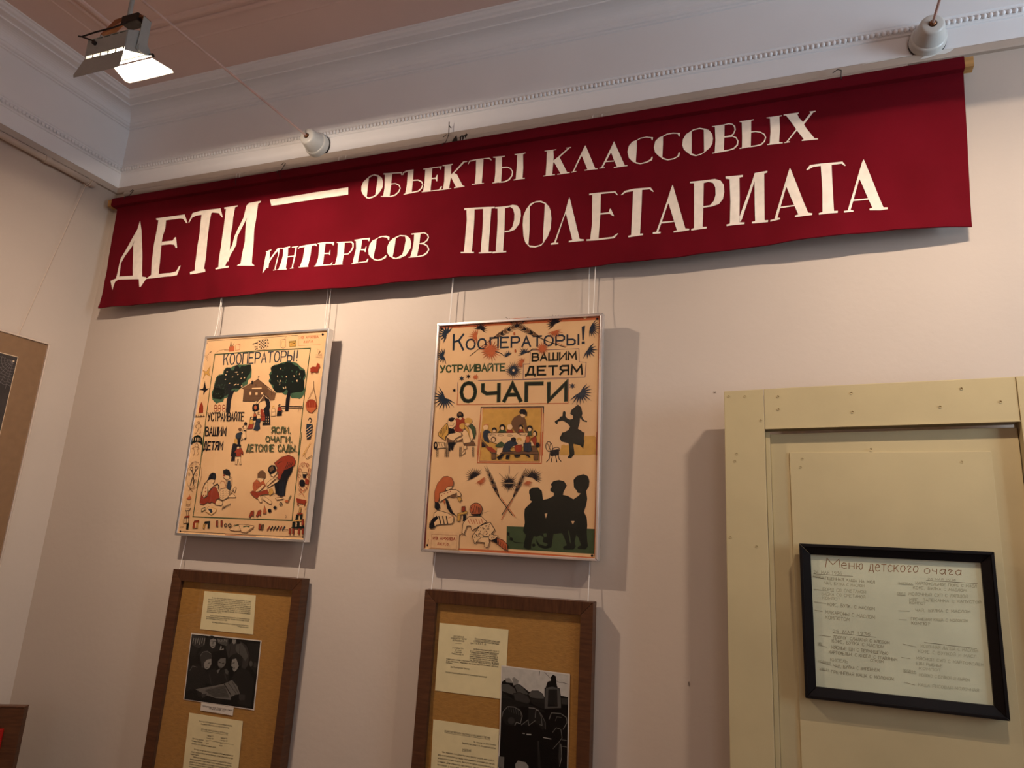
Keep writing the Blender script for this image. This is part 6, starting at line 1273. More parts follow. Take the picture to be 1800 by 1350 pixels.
p3|0|2659 3935 2651 3891 2624 3856 2584 3836 2538 3837 2495 3857 2465 3892 2452 3937 2460 3981 2487 4016 2527 4035 2573 4035 2616 4015 2646 3979
p1|0|2616 3903 2611 3878 2595 3858 2571 3847 2543 3847 2518 3858 2499 3879 2492 3904 2496 3929 2513 3949 2537 3960 2565 3960 2590 3948 2608 3928
p2|0|2685 3756 2756 3884 2859 3883 2942 3755
s3|8|2685 3756 2756 3884 2859 3883 2942 3755 2685 3756
p1|0|2898 3941 2891 3900 2867 3868 2830 3851 2788 3851 2749 3869 2722 3902 2710 3942 2717 3983 2742 4015 2779 4032 2821 4032 2859 4013 2887 3981
p1|0|2859 3909 2855 3886 2840 3868 2818 3858 2793 3858 2769 3868 2753 3887 2746 3910 2750 3933 2765 3951 2787 3961 2813 3961 2836 3950 2852 3932
p2|0|3086 3762 3131 3881 3232 3880 3289 3760
s3|8|3086 3762 3131 3881 3232 3880 3289 3760 3086 3762
p3|0|3255 3937 3249 3905 3229 3879 3199 3864 3166 3865 3134 3879 3112 3906 3103 3939 3109 3971 3129 3998 3159 4012 3192 4012 3224 3997 3246 3970
p1|0|3223 3906 3219 3887 3207 3872 3189 3864 3169 3864 3150 3873 3137 3888 3131 3907 3135 3925 3147 3940 3165 3948 3185 3948 3204 3940 3217 3924
p5|0|3419 3672 3428 3831 3529 3830 3552 3672
s3|8|3419 3672 3428 3831 3529 3830 3552 3672 3419 3672
p3|0|3576 3887 3568 3844 3542 3809 3503 3790 3458 3790 3417 3810 3387 3845 3375 3888 3383 3932 3410 3967 3449 3986 3494 3985 3535 3965 3565 3930
p1|0|3534 3855 3529 3831 3514 3811 3490 3800 3463 3800 3438 3811 3421 3831 3414 3856 3419 3881 3434 3901 3458 3912 3485 3912 3510 3900 3527 3880
p1|0|2072 3938 2066 3896 2043 3862 2007 3844 1967 3844 1929 3863 1901 3897 1890 3940 1896 3982 1920 4016 1955 4035 1996 4034 2034 4015 2061 3981
s0|20|1916 4005 1976 4029 2065 4012
p7|0|1910 3810 1994 3866 2119 3824 2194 3743 2073 3728 2059 3663 2142 3437 1964 3502 1902 3647
p1|0|2072 3744 2193 3759 2179 3695 2074 3695
s3|8|2072 3744 2193 3759 2179 3695 2074 3695 2072 3744
p3|0|3728 3734 3722 3696 3704 3666 3677 3650 3646 3650 3617 3667 3597 3697 3588 3735 3593 3772 3611 3803 3639 3819 3670 3819 3699 3802 3719 3772
p1|0|3689 3718 3685 3692 3673 3671 3655 3660 3634 3660 3615 3672 3601 3693 3595 3719 3599 3745 3611 3766 3629 3777 3650 3777 3669 3765 3683 3744
p2|0|3531 3577 3678 3655 3716 3545 3708 3341 3623 3388
s3|8|3531 3577 3678 3655 3716 3545 3708 3341 3623 3388 3531 3577
p1|0|3518 3498 3586 3467 3641 3357 3541 3349
s3|10|2345 3678 2336 3667 2310 3658 2272 3653 2230 3653 2191 3658 2164 3667 2154 3679 2163 3690 2189 3699 2227 3703 2269 3703 2308 3698 2335 3689 2345 3678 2336 3667
s3|10|2604 3676 2595 3665 2569 3656 2532 3652 2489 3652 2451 3657 2424 3666 2414 3677 2423 3688 2449 3697 2487 3702 2529 3702 2567 3697 2594 3688 2604 3676 2595 3665
s3|10|2912 3667 2903 3656 2878 3647 2841 3642 2799 3642 2761 3648 2734 3657 2724 3668 2733 3679 2759 3688 2796 3692 2838 3692 2876 3687 2902 3678 2912 3667 2903 3656
s3|10|3367 3692 3359 3681 3333 3672 3297 3667 3255 3667 3218 3672 3192 3681 3182 3693 3191 3704 3216 3712 3253 3717 3294 3717 3332 3712 3358 3703 3367 3692 3359 3681
p9|0|2370 3549 2362 3511 2338 3480 2300 3463 2258 3463 2219 3480 2190 3511 2179 3550 2186 3588 2211 3619 2248 3636 2291 3635 2330 3618 2358 3587
p1|0|2327 3533 2323 3505 2307 3483 2284 3471 2257 3471 2232 3483 2213 3505 2206 3533 2210 3561 2226 3584 2249 3596 2276 3596 2302 3583 2320 3561
p5|0|2338 3341 2470 3453 2554 3484 2696 3388 2682 3325 2392 3309
p7|0|2617 3277 2694 3436 2843 3516 3014 3499 3103 3404 2921 3325 2841 3230 2895 3167 2623 3150
s3|8|2617 3277 2694 3436 2843 3516 3014 3499 3103 3404 2921 3325 2841 3230 2895 3167 2623 3150 2617 3277
p3|0|3041 3539 3034 3505 3011 3477 2976 3462 2937 3462 2901 3477 2875 3505 2864 3539 2871 3574 2894 3602 2929 3617 2968 3617 3004 3601 3030 3573
p4|0|3228 3538 3222 3508 3200 3483 3169 3469 3133 3469 3099 3483 3076 3508 3066 3539 3073 3570 3094 3595 3126 3608 3162 3608 3195 3594 3219 3569
p1|0|3200 3499 3196 3478 3182 3462 3163 3453 3140 3453 3119 3462 3104 3478 3098 3499 3102 3520 3116 3536 3136 3545 3158 3545 3179 3536 3194 3520
p2|0|3004 3357 3239 3388 3247 3199 3199 3152 3065 3151 3010 3230
s3|8|3004 3357 3239 3388 3247 3199 3199 3152 3065 3151 3010 3230 3004 3357
p0|0|3361 3641 3479 3640 3500 3530 3456 3404 3354 3435
s3|8|3361 3641 3479 3640 3500 3530 3456 3404 3354 3435 3361 3641
p7|0|3295 3435 3537 3451 3565 3184 3467 3153 3307 3183
s3|10|3295 3435 3537 3451 3565 3184 3467 3153 3307 3183 3295 3435
s3|13|3421 3420 3433 3168
p9|0|3576 3325 3708 3333 3781 3169 3582 3169
s3|8|3576 3325 3708 3333 3781 3169 3582 3169 3576 3325
p3|0|3830 3372 3825 3338 3808 3311 3782 3296 3753 3296 3726 3311 3706 3338 3698 3372 3703 3406 3721 3434 3746 3449 3776 3449 3803 3433 3822 3406
p3|0|2409 2990 2626 3102 2678 3087 2566 2944 2483 2904
p3|0|2731 3055 2866 3072 2822 2930 2720 2929
p3|0|3001 3072 3203 3073 3189 3010 3090 2978 3004 3009
p3|0|3370 3074 3487 3074 3541 2981 3457 2996
p1|0|2411 3277 2616 3293 2588 3166 2492 3054 2404 3086
s3|8|2411 3277 2616 3293 2588 3166 2492 3054 2404 3086 2411 3277
p0|0|610 2359 753 2372 901 2321 976 2194 966 2066 778 2041 713 1955 671 1869 531 1823 499 1610 434 1524 347 1564 323 1861 410 2141
s3|11|610 2359 753 2372 901 2321 976 2194 966 2066 778 2041 713 1955 671 1869 531 1823 499 1610 434 1524 347 1564 323 1861 410 2141 610 2359
p1|0|711 1976 779 2031 943 2066 924 1991 833 1947 740 1913
s3|11|711 1976 779 2031 943 2066 924 1991 833 1947 740 1913 711 1976
p1|0|507 1823 833 1936 1069 1962 1216 1881 1269 1798 1249 1734 1131 1753 1100 1857 969 1707 847 1746 528 1547
s3|16|507 1823 833 1936 1069 1962 1216 1881 1269 1798 1249 1734 1131 1753 1100 1857 969 1707 847 1746 528 1547 507 1823
p2|0|603 1761 602 1754 597 1748 589 1744 581 1744 573 1747 567 1753 565 1760 566 1768 571 1774 578 1777 587 1777 595 1774 600 1769
p2|0|694 1816 693 1809 688 1803 681 1800 672 1799 664 1802 659 1808 656 1816 658 1823 662 1829 670 1832 678 1833 686 1829 692 1824
p2|0|811 1851 810 1843 805 1837 797 1834 789 1834 781 1837 775 1843 773 1850 774 1857 779 1863 787 1867 795 1867 803 1864 809 1858
p2|0|903 1895 902 1888 897 1882 889 1878 881 1878 873 1881 867 1887 865 1894 866 1902 871 1908 878 1911 887 1911 895 1908 900 1903
p9|0|869 1767 1054 1835 1109 1731 993 1697
p4|0|1134 1711 1249 1734 1303 1641 1214 1570
s3|13|1134 1711 1249 1734 1303 1641 1214 1570 1134 1711
p1|0|363 1204 500 1293 839 1220 1058 1122 1068 977 1004 892 629 857 464 830 377 722 233 738 221 884 351 1057
s3|16|363 1204 500 1293 839 1220 1058 1122 1068 977 1004 892 629 857 464 830 377 722 233 738 221 884 351 1057 363 1204
p3|0|234 863 329 1035 465 1124 520 1041 386 911 422 766 284 698 217 779
s3|36|538 1105 627 878
s3|36|669 1109 745 882
s3|36|799 1114 863 887
p3|0|723 1658 808 1639 892 1452 1025 1246 1175 1126 933 1223 804 1365
p3|0|359 1564 506 1526 565 1379 498 1314 670 1256 427 1312 362 1373
s0|18|885 1064 1034 1132
p0|0|644 1593 713 1626 701 1468
p2|0|1317 1433 1433 1446 1444 1280 1316 1276
s3|11|1317 1433 1433 1446 1444 1280 1316 1276 1317 1433
p4|0|1180 1210 1512 1303 1506 1220 1196 1158
s3|11|1180 1210 1512 1303 1506 1220 1196 1158 1180 1210
p4|0|1184 1158 1300 1172 1278 984 1190 977
s3|11|1184 1158 1300 1172 1278 984 1190 977 1184 1158
p3|0|1381 1185 1478 1188 1480 1012 1383 978
p0|0|2019 1370 2003 1284 1949 1214 1867 1173 1773 1170 1686 1205 1623 1272 1596 1358 1612 1444 1666 1515 1749 1556 1843 1559 1930 1523 1993 1455
s3|20|1643 1423 1701 1247
s3|20|1701 1450 1751 1249
s3|20|1760 1476 1802 1250
s3|20|1821 1453 1852 1252
s3|20|1882 1430 1902 1253
s3|20|1943 1407 1952 1255
s3|17|2019 1370 2003 1284 1949 1214 1867 1173 1773 1170 1686 1205 1623 1272 1596 1358 1612 1444 1666 1515 1749 1556 1843 1559 1930 1523 1993 1455 2019 1370 2003 1284
p3|0|1633 1214 1954 1234 2334 1339 1999 1236 1959 1152 1682 1174
p5|0|1822 1148 1933 1193 2001 1031 1985 907 1874 1047
p1|0|1592 1140 2004 1154 2196 997 1712 713 1657 854 1542 850 1443 600 1375 586 1398 927 1505 1054
s3|15|1592 1140 2004 1154 2196 997 1712 713 1657 854 1542 850 1443 600 1375 586 1398 927 1505 1054 1592 1140
s0|22|1553 1035 1630 915
s0|22|1644 1059 1717 918
s0|22|1737 1042 1804 921
s0|22|1827 1066 1891 924
s0|22|1920 1048 1977 927
s0|22|2009 1072 2064 931
s3|15|1298 532 1396 618 1504 561
p1|0|2309 991 2479 764 2289 554 2110 546 1829 321 1734 550 1976 866
s3|19|2309 991 2479 764 2289 554 2110 546 1829 321 1734 550 1976 866 2309 991
p3|0|2102 637 2087 644 2083 662 2096 666 2107 651
p3|0|2233 674 2221 684 2221 702 2234 704 2242 687
p3|0|1884 656 1871 666 1873 685 1886 686 1893 669
p3|0|2102 600 2088 592 2069 598 2070 610 2091 611
p3|0|2111 786 2095 787 2084 803 2093 811 2110 800
p3|0|2193 882 2178 876 2159 885 2163 897 2184 895
p3|0|1933 538 1918 545 1913 563 1925 568 1937 552
p3|0|1909 576 1895 568 1875 575 1877 586 1898 587
p3|0|2196 855 2184 845 2164 848 2163 860 2183 864
p3|0|2291 852 2276 846 2258 855 2262 867 2282 865
p3|0|2245 645 2230 641 2213 651 2218 662 2238 658
p3|0|2276 745 2260 750 2253 767 2264 773 2278 760
p3|0|1900 522 1884 527 1877 544 1888 550 1902 537
p3|0|2236 636 2220 632 2203 642 2208 653 2229 649
p3|0|2082 808 2068 801 2048 808 2051 820 2071 820
p3|0|1931 719 1915 721 1905 738 1915 745 1931 733
p3|0|1857 592 1841 588 1825 600 1831 611 1851 605
p3|0|1966 579 1949 579 1936 593 1945 602 1963 593
p3|0|2010 687 1994 692 1988 710 2000 716 2013 702
p3|0|1841 507 1828 497 1808 501 1808 513 1828 517
p3|0|2152 633 2140 623 2120 627 2120 639 2140 643
p3|0|2229 783 2212 785 2202 802 2212 809 2228 798
p3|0|1949 805 1934 799 1915 807 1918 818 1939 817
p3|0|2318 856 2303 863 2299 881 2311 886 2323 871
p3|0|2213 614 2197 611 2181 623 2187 634 2207 628
p3|0|2019 677 2004 683 2000 702 2012 706 2024 691
p3|0|1882 573 1868 580 1864 598 1877 603 1888 587
p3|0|2295 897 2283 907 2284 925 2297 927 2304 909
p3|0|1936 708 1920 712 1911 728 1921 735 1937 723
p3|0|2278 803 2266 813 2266 831 2279 833 2287 816
p3|0|2138 777 2122 774 2106 785 2111 796 2131 791
p3|0|2016 816 2002 808 1983 815 1985 827 2006 827
p3|0|2105 572 2091 565 2072 572 2075 584 2095 584
p3|0|1830 491 1814 492 1802 507 1812 516 1829 505
p3|0|2085 780 2068 783 2059 799 2069 807 2085 795
p3|0|2235 761 2219 760 2205 773 2212 783 2231 775
p3|0|1848 526 1836 517 1815 521 1815 532 1836 536
p3|0|2045 602 2031 594 2011 601 2013 612 2034 613
p3|0|2123 583 2107 586 2098 603 2109 610 2124 598
p3|0|2267 872 2251 871 2237 884 2245 894 2264 886
p3|0|1897 555 1881 550 1864 561 1869 572 1889 568
p3|0|1993 531 1979 539 1977 557 1990 561 1999 544
p3|0|2298 778 2281 778 2269 793 2277 802 2295 793
p3|0|2193 745 2177 740 2160 751 2166 762 2186 758
p3|0|2100 814 2084 812 2069 825 2076 835 2095 828
p3|0|2230 610 2214 614 2205 630 2216 637 2231 625
p3|0|2117 769 2103 760 2083 766 2085 778 2105 780
p3|0|1946 581 1932 589 1931 608 1943 611 1953 594
p3|0|1985 591 1970 598 1966 616 1978 620 1990 605
p3|0|2144 671 2129 678 2124 696 2136 700 2148 685
p3|0|2007 627 1991 622 1974 633 1979 644 2000 640
p3|0|2042 612 2027 617 2020 635 2031 641 2045 627
p3|0|1938 532 1922 536 1913 553 1924 559 1939 547
p3|0|2191 876 2174 878 2163 894 2173 902 2190 891
p3|0|1961 620 1945 620 1931 634 1940 644 1958 635
p3|0|2197 691 2182 698 2178 716 2191 720 2202 705
p3|0|2000 637 1985 643 1979 661 1991 666 2004 651
p3|0|2241 790 2227 798 2225 816 2238 820 2248 804
p3|0|2208 683 2197 693 2199 711 2212 712 2218 695
p3|0|2280 754 2263 755 2252 770 2261 779 2278 768
p1|0|2330 636 2612 588 2409 418 2269 512
s3|15|2330 636 2612 588 2409 418 2269 512 2330 636
p3|0|2399 514 2390 504 2375 507 2374 519 2389 524
p3|0|2517 556 2508 546 2493 549 2492 561 2507 565
p3|0|2480 530 2471 520 2456 523 2455 535 2470 539
p3|0|2483 585 2474 575 2459 578 2458 590 2473 594
p3|0|2493 544 2484 534 2469 537 2469 549 2483 553
p3|0|2474 560 2466 550 2450 553 2450 564 2464 569
p3|0|2470 524 2461 514 2446 517 2445 529 2460 533
p3|0|2471 529 2463 519 2448 522 2447 534 2462 538
p3|0|2373 582 2364 572 2349 575 2348 586 2363 591
p3|0|2441 535 2432 525 2417 528 2416 540 2431 544
p3|0|2406 530 2397 520 2382 523 2381 535 2396 539
p3|0|2467 597 2458 587 2443 590 2442 602 2457 607
p3|0|2443 578 2434 568 2419 571 2418 583 2433 587
p3|0|2377 584 2368 574 2353 577 2352 589 2367 594
p1|0|1893 385 2043 523 2291 534 2322 374 2264 220 2173 246 2165 367
s3|13|1893 385 2043 523 2291 534 2322 374 2264 220 2173 246 2165 367 1893 385
p0|0|2560 525 2762 474 2924 341 2933 163 2821 197 2592 346
s3|15|2560 525 2762 474 2924 341 2933 163 2821 197 2592 346 2560 525
p3|0|2363 446 2560 525 2591 356
s3|17|2606 487 2636 348
s3|17|2666 445 2696 311
s3|17|2726 404 2755 274
s3|17|2786 363 2815 237
s3|17|2846 322 2874 200
p10|0|241 633 1280 624 1291 123 235 124
s10|7|241 633 1280 624 1291 123 235 124 241 633
s2|7|332 543 1227 550 1221 130 341 129 332 543
t2|20|386 462 1163 469 1161 393 392 390|ИЗ АРХИВА
t2|20|554 294 977 292 977 227 559 228|Л.С.П.О.
s3|9|233 383 228 258""")
SHEETS = [
('w1', 'typed_sheet', 'cream typed sheet above the group photograph', 'paper', [1398, 9828, 3633, 9835, 3733, 8579, 1450, 8564], ['k'], """f0|38|1773 9609 3487 9611|В мае Детский дом свернут и эвакуирован, за одну
f0|38|1624 9550 3491 9553|неделю группой детей из той страны выехало 45 детей и
f0|38|1627 9491 3495 9496|дни года мы не смогли. С этого дня дети в школе. Поэтому только
f0|38|1631 9432 3499 9438|она дать эвакуации должности в Районе не могли от команды на
f0|38|1629 9373 3502 9381|всего, почему и эти дни. 4-й от старой школы детей собраны
f0|38|1634 9314 3506 9324|коллектив по улице и помощь работницам в Октябрьской рев-
f0|38|1635 9256 3510 9266|люции в Красной Армии, и с мая. Октябрь них честный работник
f0|38|1640 9197 3513 9209|вольных мест людям. Взглянули прошло 3-го числа в районный
f0|38|1639 9138 2291 9143|распорядились дети.
f0|38|1813 9026 3510 9030|В мае в районной школьной экспозиции 300 и 40 Красноармейская
f0|38|1655 8970 3496 8973|жительницы города нашего общества. Красная, Центральная. Музей
f0|38|1658 8916 2581 8918|дети. Воспитанница Слободская, 30 годы.
f0|37|1931 8810 3499 8821|Работница Слободского районного архива трудовых коллективов
f0|36|3050 8765 3509 8764|Октябрьский район"""),
('w1', 'group_photograph', 'dark photograph of five women bent over an open newspaper', 'white', [1096, 8407, 4121, 8422, 4191, 6271, 1199, 6266], ['0', '2', '5', '1', '3', '4'], """p0|0|1134 8367 4085 8392 4154 6302 1239 6279
p1|0|1138 8346 1749 8345 1780 8049 1514 7940 1173 8037
s2|30|1249 8237 1236 8085
s2|30|1346 8245 1342 8052
s2|30|1443 8254 1431 8103
s2|30|1540 8262 1536 8070
s2|30|1637 8271 1624 8120
s2|30|1734 8279 1729 8087
p3|0|1178 8016 1514 7940 1423 7676 1215 7699
p4|0|2268 8326 2747 8336 2732 8114 2325 8183
s2|20|2300 8308 2350 8227
s2|19|2372 8288 2417 8233
s2|19|2434 8319 2484 8239
s2|19|2506 8300 2550 8245
s2|19|2568 8331 2617 8251
s2|19|2639 8312 2683 8257
p3|0|1556 7731 1440 7593 1724 8044 1840 8182 2329 8162 2480 7965 2158 7872
p3|0|2227 8290 2219 8235 2175 8186 2103 8155 2018 8148 1937 8165 1875 8204 1845 8257 1853 8313 1897 8362 1970 8392 2055 8400 2136 8382 2198 8343
p2|0|1968 8257 2100 8311 2235 8281 2245 8154 2200 8024 2106 7994 1987 8089
s3|20|2005 8218 2073 8232
s3|20|2146 8226 2217 8224
s3|20|2093 8060 2178 8064
s1|24|2103 8226 2113 8132
p0|0|2377 7914 2468 8027 2646 7981 2846 7811 2857 7605 2704 7673 2657 7773 2528 7718 2465 7608 2338 7679
p2|0|2438 7961 2453 8106 2511 8094 2504 7988 2602 8060 2616 7988
p1|0|2760 8264 3249 8328 3546 8209 3718 7935 3708 7606 3577 7429 3455 7499 3447 7848 3212 7929 3002 7868 2861 7730 2689 8047
p4|0|3105 8211 3315 8271 3507 8122 3658 7888 3580 7716 3450 7828 3208 7949 3108 8044
s3|19|2886 8191 2873 7814
s3|19|3276 8184 3293 7937
p2|0|2912 8351 3078 8355 3070 8249 3009 8202 2929 8258
p0|0|2768 8370 2910 8361 2878 8232 2803 8184
p0|0|3078 8355 3273 8351 3264 8246 3128 8234
p3|0|3559 8293 4071 8318 4076 7358 3762 7611 3731 7937
p4|0|3889 7675 3888 7636 3875 7603 3850 7584 3819 7580 3788 7595 3764 7624 3750 7661 3750 7700 3764 7733 3789 7753 3820 7756 3850 7742 3875 7713
p1|0|4062 7651 4063 7612 4051 7580 4028 7561 4000 7558 3971 7572 3948 7601 3935 7639 3935 7678 3947 7710 3970 7730 3998 7732 4027 7718 4050 7689
p1|0|1641 7739 1761 7856 1954 7895 2115 7805 2181 7685 2092 7635 1945 7516 1785 7458 1675 7574
s5|20|1650 7698 1737 7833 1928 7882 2099 7814
p2|0|1884 7531 1980 7624 2143 7661 2176 7496 2117 7365 2016 7303 1908 7344 1859 7444
s0|19|2032 7507 2112 7532
s0|19|1989 7363 2052 7380
p1|0|1734 7495 1824 7546 1880 7342 1778 7352
p3|0|1243 7152 1346 7352 1616 7441 1773 7373 1994 7270 2190 6999 2037 6776 1663 6653 1259 6526 1218 6855
s5|15|1291 7199 1388 7356 1581 7333
p5|0|2437 7605 2529 7708 2748 7740 2780 7597 2739 7490 2641 7418 2559 7410 2461 7483
s0|22|2484 7579 2555 7575
s0|22|2628 7562 2708 7580
s0|19|2539 7439 2610 7435
p5|0|2437 7314 2591 7392 2512 7218
p3|0|2078 7278 2366 7390 2516 7198 2704 7383 3007 7249 3018 7045 2364 6832 2131 6869
s1|34|2157 7161 2297 6886
s1|33|2782 7267 2937 7036
p4|0|2759 7388 2866 7409 2951 7325 2939 7242 2840 7252
p3|0|2963 7781 3025 7891 3210 7939 3385 7883 3479 7748 3468 7582 3367 7531 3264 7645 3188 7761 3029 7725
p2|0|3029 7725 3186 7771 3278 7646 3337 7549 3278 7420 3181 7348 3099 7422 3115 7486 3026 7518
s0|21|3077 7616 3142 7633
s0|19|3134 7457 3191 7473
p3|0|3045 7048 3216 7311 3452 7519 3794 7431 4025 7191 4048 6752 4039 6352 3495 6389 3517 6713 3176 7082
p5|0|1666 6643 2473 6844 2843 6945 3147 7089 3397 6922 3547 6696 3338 6653 3207 6477 2548 6463 2089 6514 1887 6533
p4|0|2065 6635 2855 6884 3142 6530 2544 6483
s3|33|2847 6925 3177 6635
s3|14|3002 6982 3384 6698
s3|14|3156 7039 3475 6719
s1|10|2114 6671 2855 6884
s1|10|2142 6645 2883 6851
s1|10|2170 6620 2912 6817
s1|10|2197 6594 2940 6784
s1|10|2225 6568 2969 6750
s1|10|2252 6543 2997 6717
s1|9|2280 6517 3025 6683
s1|9|2308 6491 3054 6650
s1|9|2335 6466 3082 6616
p1|0|3520 6693 3762 6700 3764 6540 3530 6493
p3|0|1728 6619 1967 6562 1944 6395 1793 6440
p1|0|1947 6519 2191 6567 2105 6434 1999 6402
p0|0|3188 6576 3444 6665 3583 6499 3218 6418"""),
('w1', 'caption_strip', 'small white caption strip under the group photograph', 'white', [1986, 6257, 3356, 6263, 3361, 6014, 1999, 6014], ['k'], """f0|47|2053 6138 3323 6145|Группа работниц читает "Правду". Район у станции
f0|47|2356 6092 3006 6092|Работницы 1930 годы - 31-32"""),
('w1', 'typed_sheet', 'cream typed sheet with a table below the caption strip', 'paper', [1555, 5889, 3811, 5901, 3878, 4511, 3834, 3830, 1556, 3741, 1630, 4196], ['k'], """f0|40|2021 5666 3402 5689|В этот год в СССР открылись детские воспитательные заведения
f0|39|2126 5595 3320 5615|по данным Петроградской экономической стат.
f0|39|2159 5434 3292 5442|ДЕТСКИЕ УЧРЕЖДЕНИЯ ПО ПЕТРОГРАДУ
f0|39|2442 5276 2706 5287|1 января 1917
f0|38|3007 5285 3285 5292|1 января 1922
f0|39|2431 5198 2721 5212|7 октября 1920
f0|38|3004 5208 3308 5219|1 октября 1927
f0|39|1844 5116 2321 5119|Детских домов
f0|39|1834 5037 2300 5046|Районных Площадок
f0|39|1850 4958 2873 4975|Октябрь 1917 - организованных школ
f0|39|2429 5114 2552 5124|8250
f0|38|3012 5120 3116 5127|320
f0|39|2444 5039 2558 5050|1275
f0|38|3010 5041 3139 5051|8340
f0|39|1991 4800 3616 4823|По округу 40 сёл уже открыто площадок от Районных кружков на
f0|39|1874 4714 3622 4743|улицах города в посёлках детских площадок организованы женские сады
f0|39|1871 4643 2211 4651|сады и дети
f0|39|2003 4572 3599 4590|Районная комиссия детских площадок по округам Красная ул.
f0|39|1875 4491 3604 4516|летние дома детей. Садик общий открыт, воспитанники на детских
f0|39|1875 4408 3601 4441|детей по детским домам, воспитание и организации работниц
f0|39|1879 4342 3597 4373|Садики летние, но также от общества детских садов и питания
f0|39|1877 4268 3593 4298|питание и одежда детям выдаются в районе
s0|6|2174 5403 3297 5417
s0|6|2562 5163 3570 5162"""),
('w2', 'typed_sheet', 'cream typed letter at the upper left of the board', 'paper', [498, 9535, 2772, 9527, 2768, 8523, 2681, 7613, 513, 7609], ['k'], """f0|38|1009 9168 1339 9175|РОССИЙСКАЯ
f0|38|915 9112 1439 9119|КОММУНИСТИЧ. ПАРТИЯ
f0|38|981 9054 1373 9060|(БОЛЬШЕВИКОВ)
f0|37|985 8841 1372 8851|29 октября 1921г.
f0|37|1083 8781 1290 8786|№ 3984
f0|37|1062 8726 1305 8738|г. Вологда
f0|37|978 8679 1382 8677|Петровская ул.
f0|37|1716 9165 2528 9152|Политический отдел, женотдел
f0|37|1680 9090 2505 9086|В Губженотдел Работниц и Крестьянок
f0|37|1576 9027 2088 9034|при Г. К. Р. К. П. (б)
f0|37|1695 8875 2518 8875|на Ваше отношение за № 1168 от 12
f0|37|1584 8813 2512 8818|X - 21 г. о командировании делегатских
f0|37|1587 8770 2467 8774|Губернских и женщин - сообщаем,
f0|37|1583 8713 2483 8718|что руководящих работников не имеется
f0|37|1580 8660 2483 8666|дение, в беседе коллектива Бюллетеней
f0|37|1581 8611 2490 8614|проводится среди женщин, а не среди них
f0|37|1578 8554 2534 8555|чаю. Причем просим телеграфно память
f0|37|817 8516 2536 8514|и немощных среди участковых рабочих через за тем как. Районом
f0|37|817 8458 2516 8456|ет на отношение с женщинам, так как на ходатайствовании Губотдела
f0|37|815 8405 1029 8408|публике.
f0|37|970 8302 1597 8301|Зав. Политпросвет Петрова
f0|37|815 8144 2174 8139|Государственный архив документов политических организаций
s0|5|1083 8994 1285 9001
s0|6|1717 9148 2529 9138"""),
('w2', 'typed_sheet', 'cream typed letter with an underlined heading at the lower left', 'paper', [532, 6808, 2649, 6808, 2663, 5792, 2657, 5103, 592, 4953, 569, 5498], ['k'], """f0|44|931 6518 2393 6518|РЕДАКТОРУ ЖУРНАЛА "РАБОТНИЦА И КРЕСТЬЯНКА" ТОВ. МАЯ
f0|38|1860 6356 2576 6358|Тов. женщин 4-го Дома Ночлега
f0|38|1518 6279 2569 6276|Березинская улица Б. 18, Володарский район
f0|40|1532 6100 1819 6114|ЗАЯВЛЕНИЕ
f0|39|905 5956 2564 5950|Мы, женщины 4-го Дома Ночлега, просим указать, нам свой го-
f0|39|772 5867 2576 5861|вору и потребовательно перед учреждениями, исполняющих, не как
f0|39|776 5780 2576 5776|норму в 20 копеек за ночь, Выплатить такую норму мы не в со-
f0|39|774 5688 2568 5690|стоянии. Для объектов они имеют, так как каждый день
f0|39|775 5604 2561 5604|бытовой, у кого нет такой возможности работать
s0|6|933 6499 2394 6496
s0|6|1533 6086 1814 6100"""),
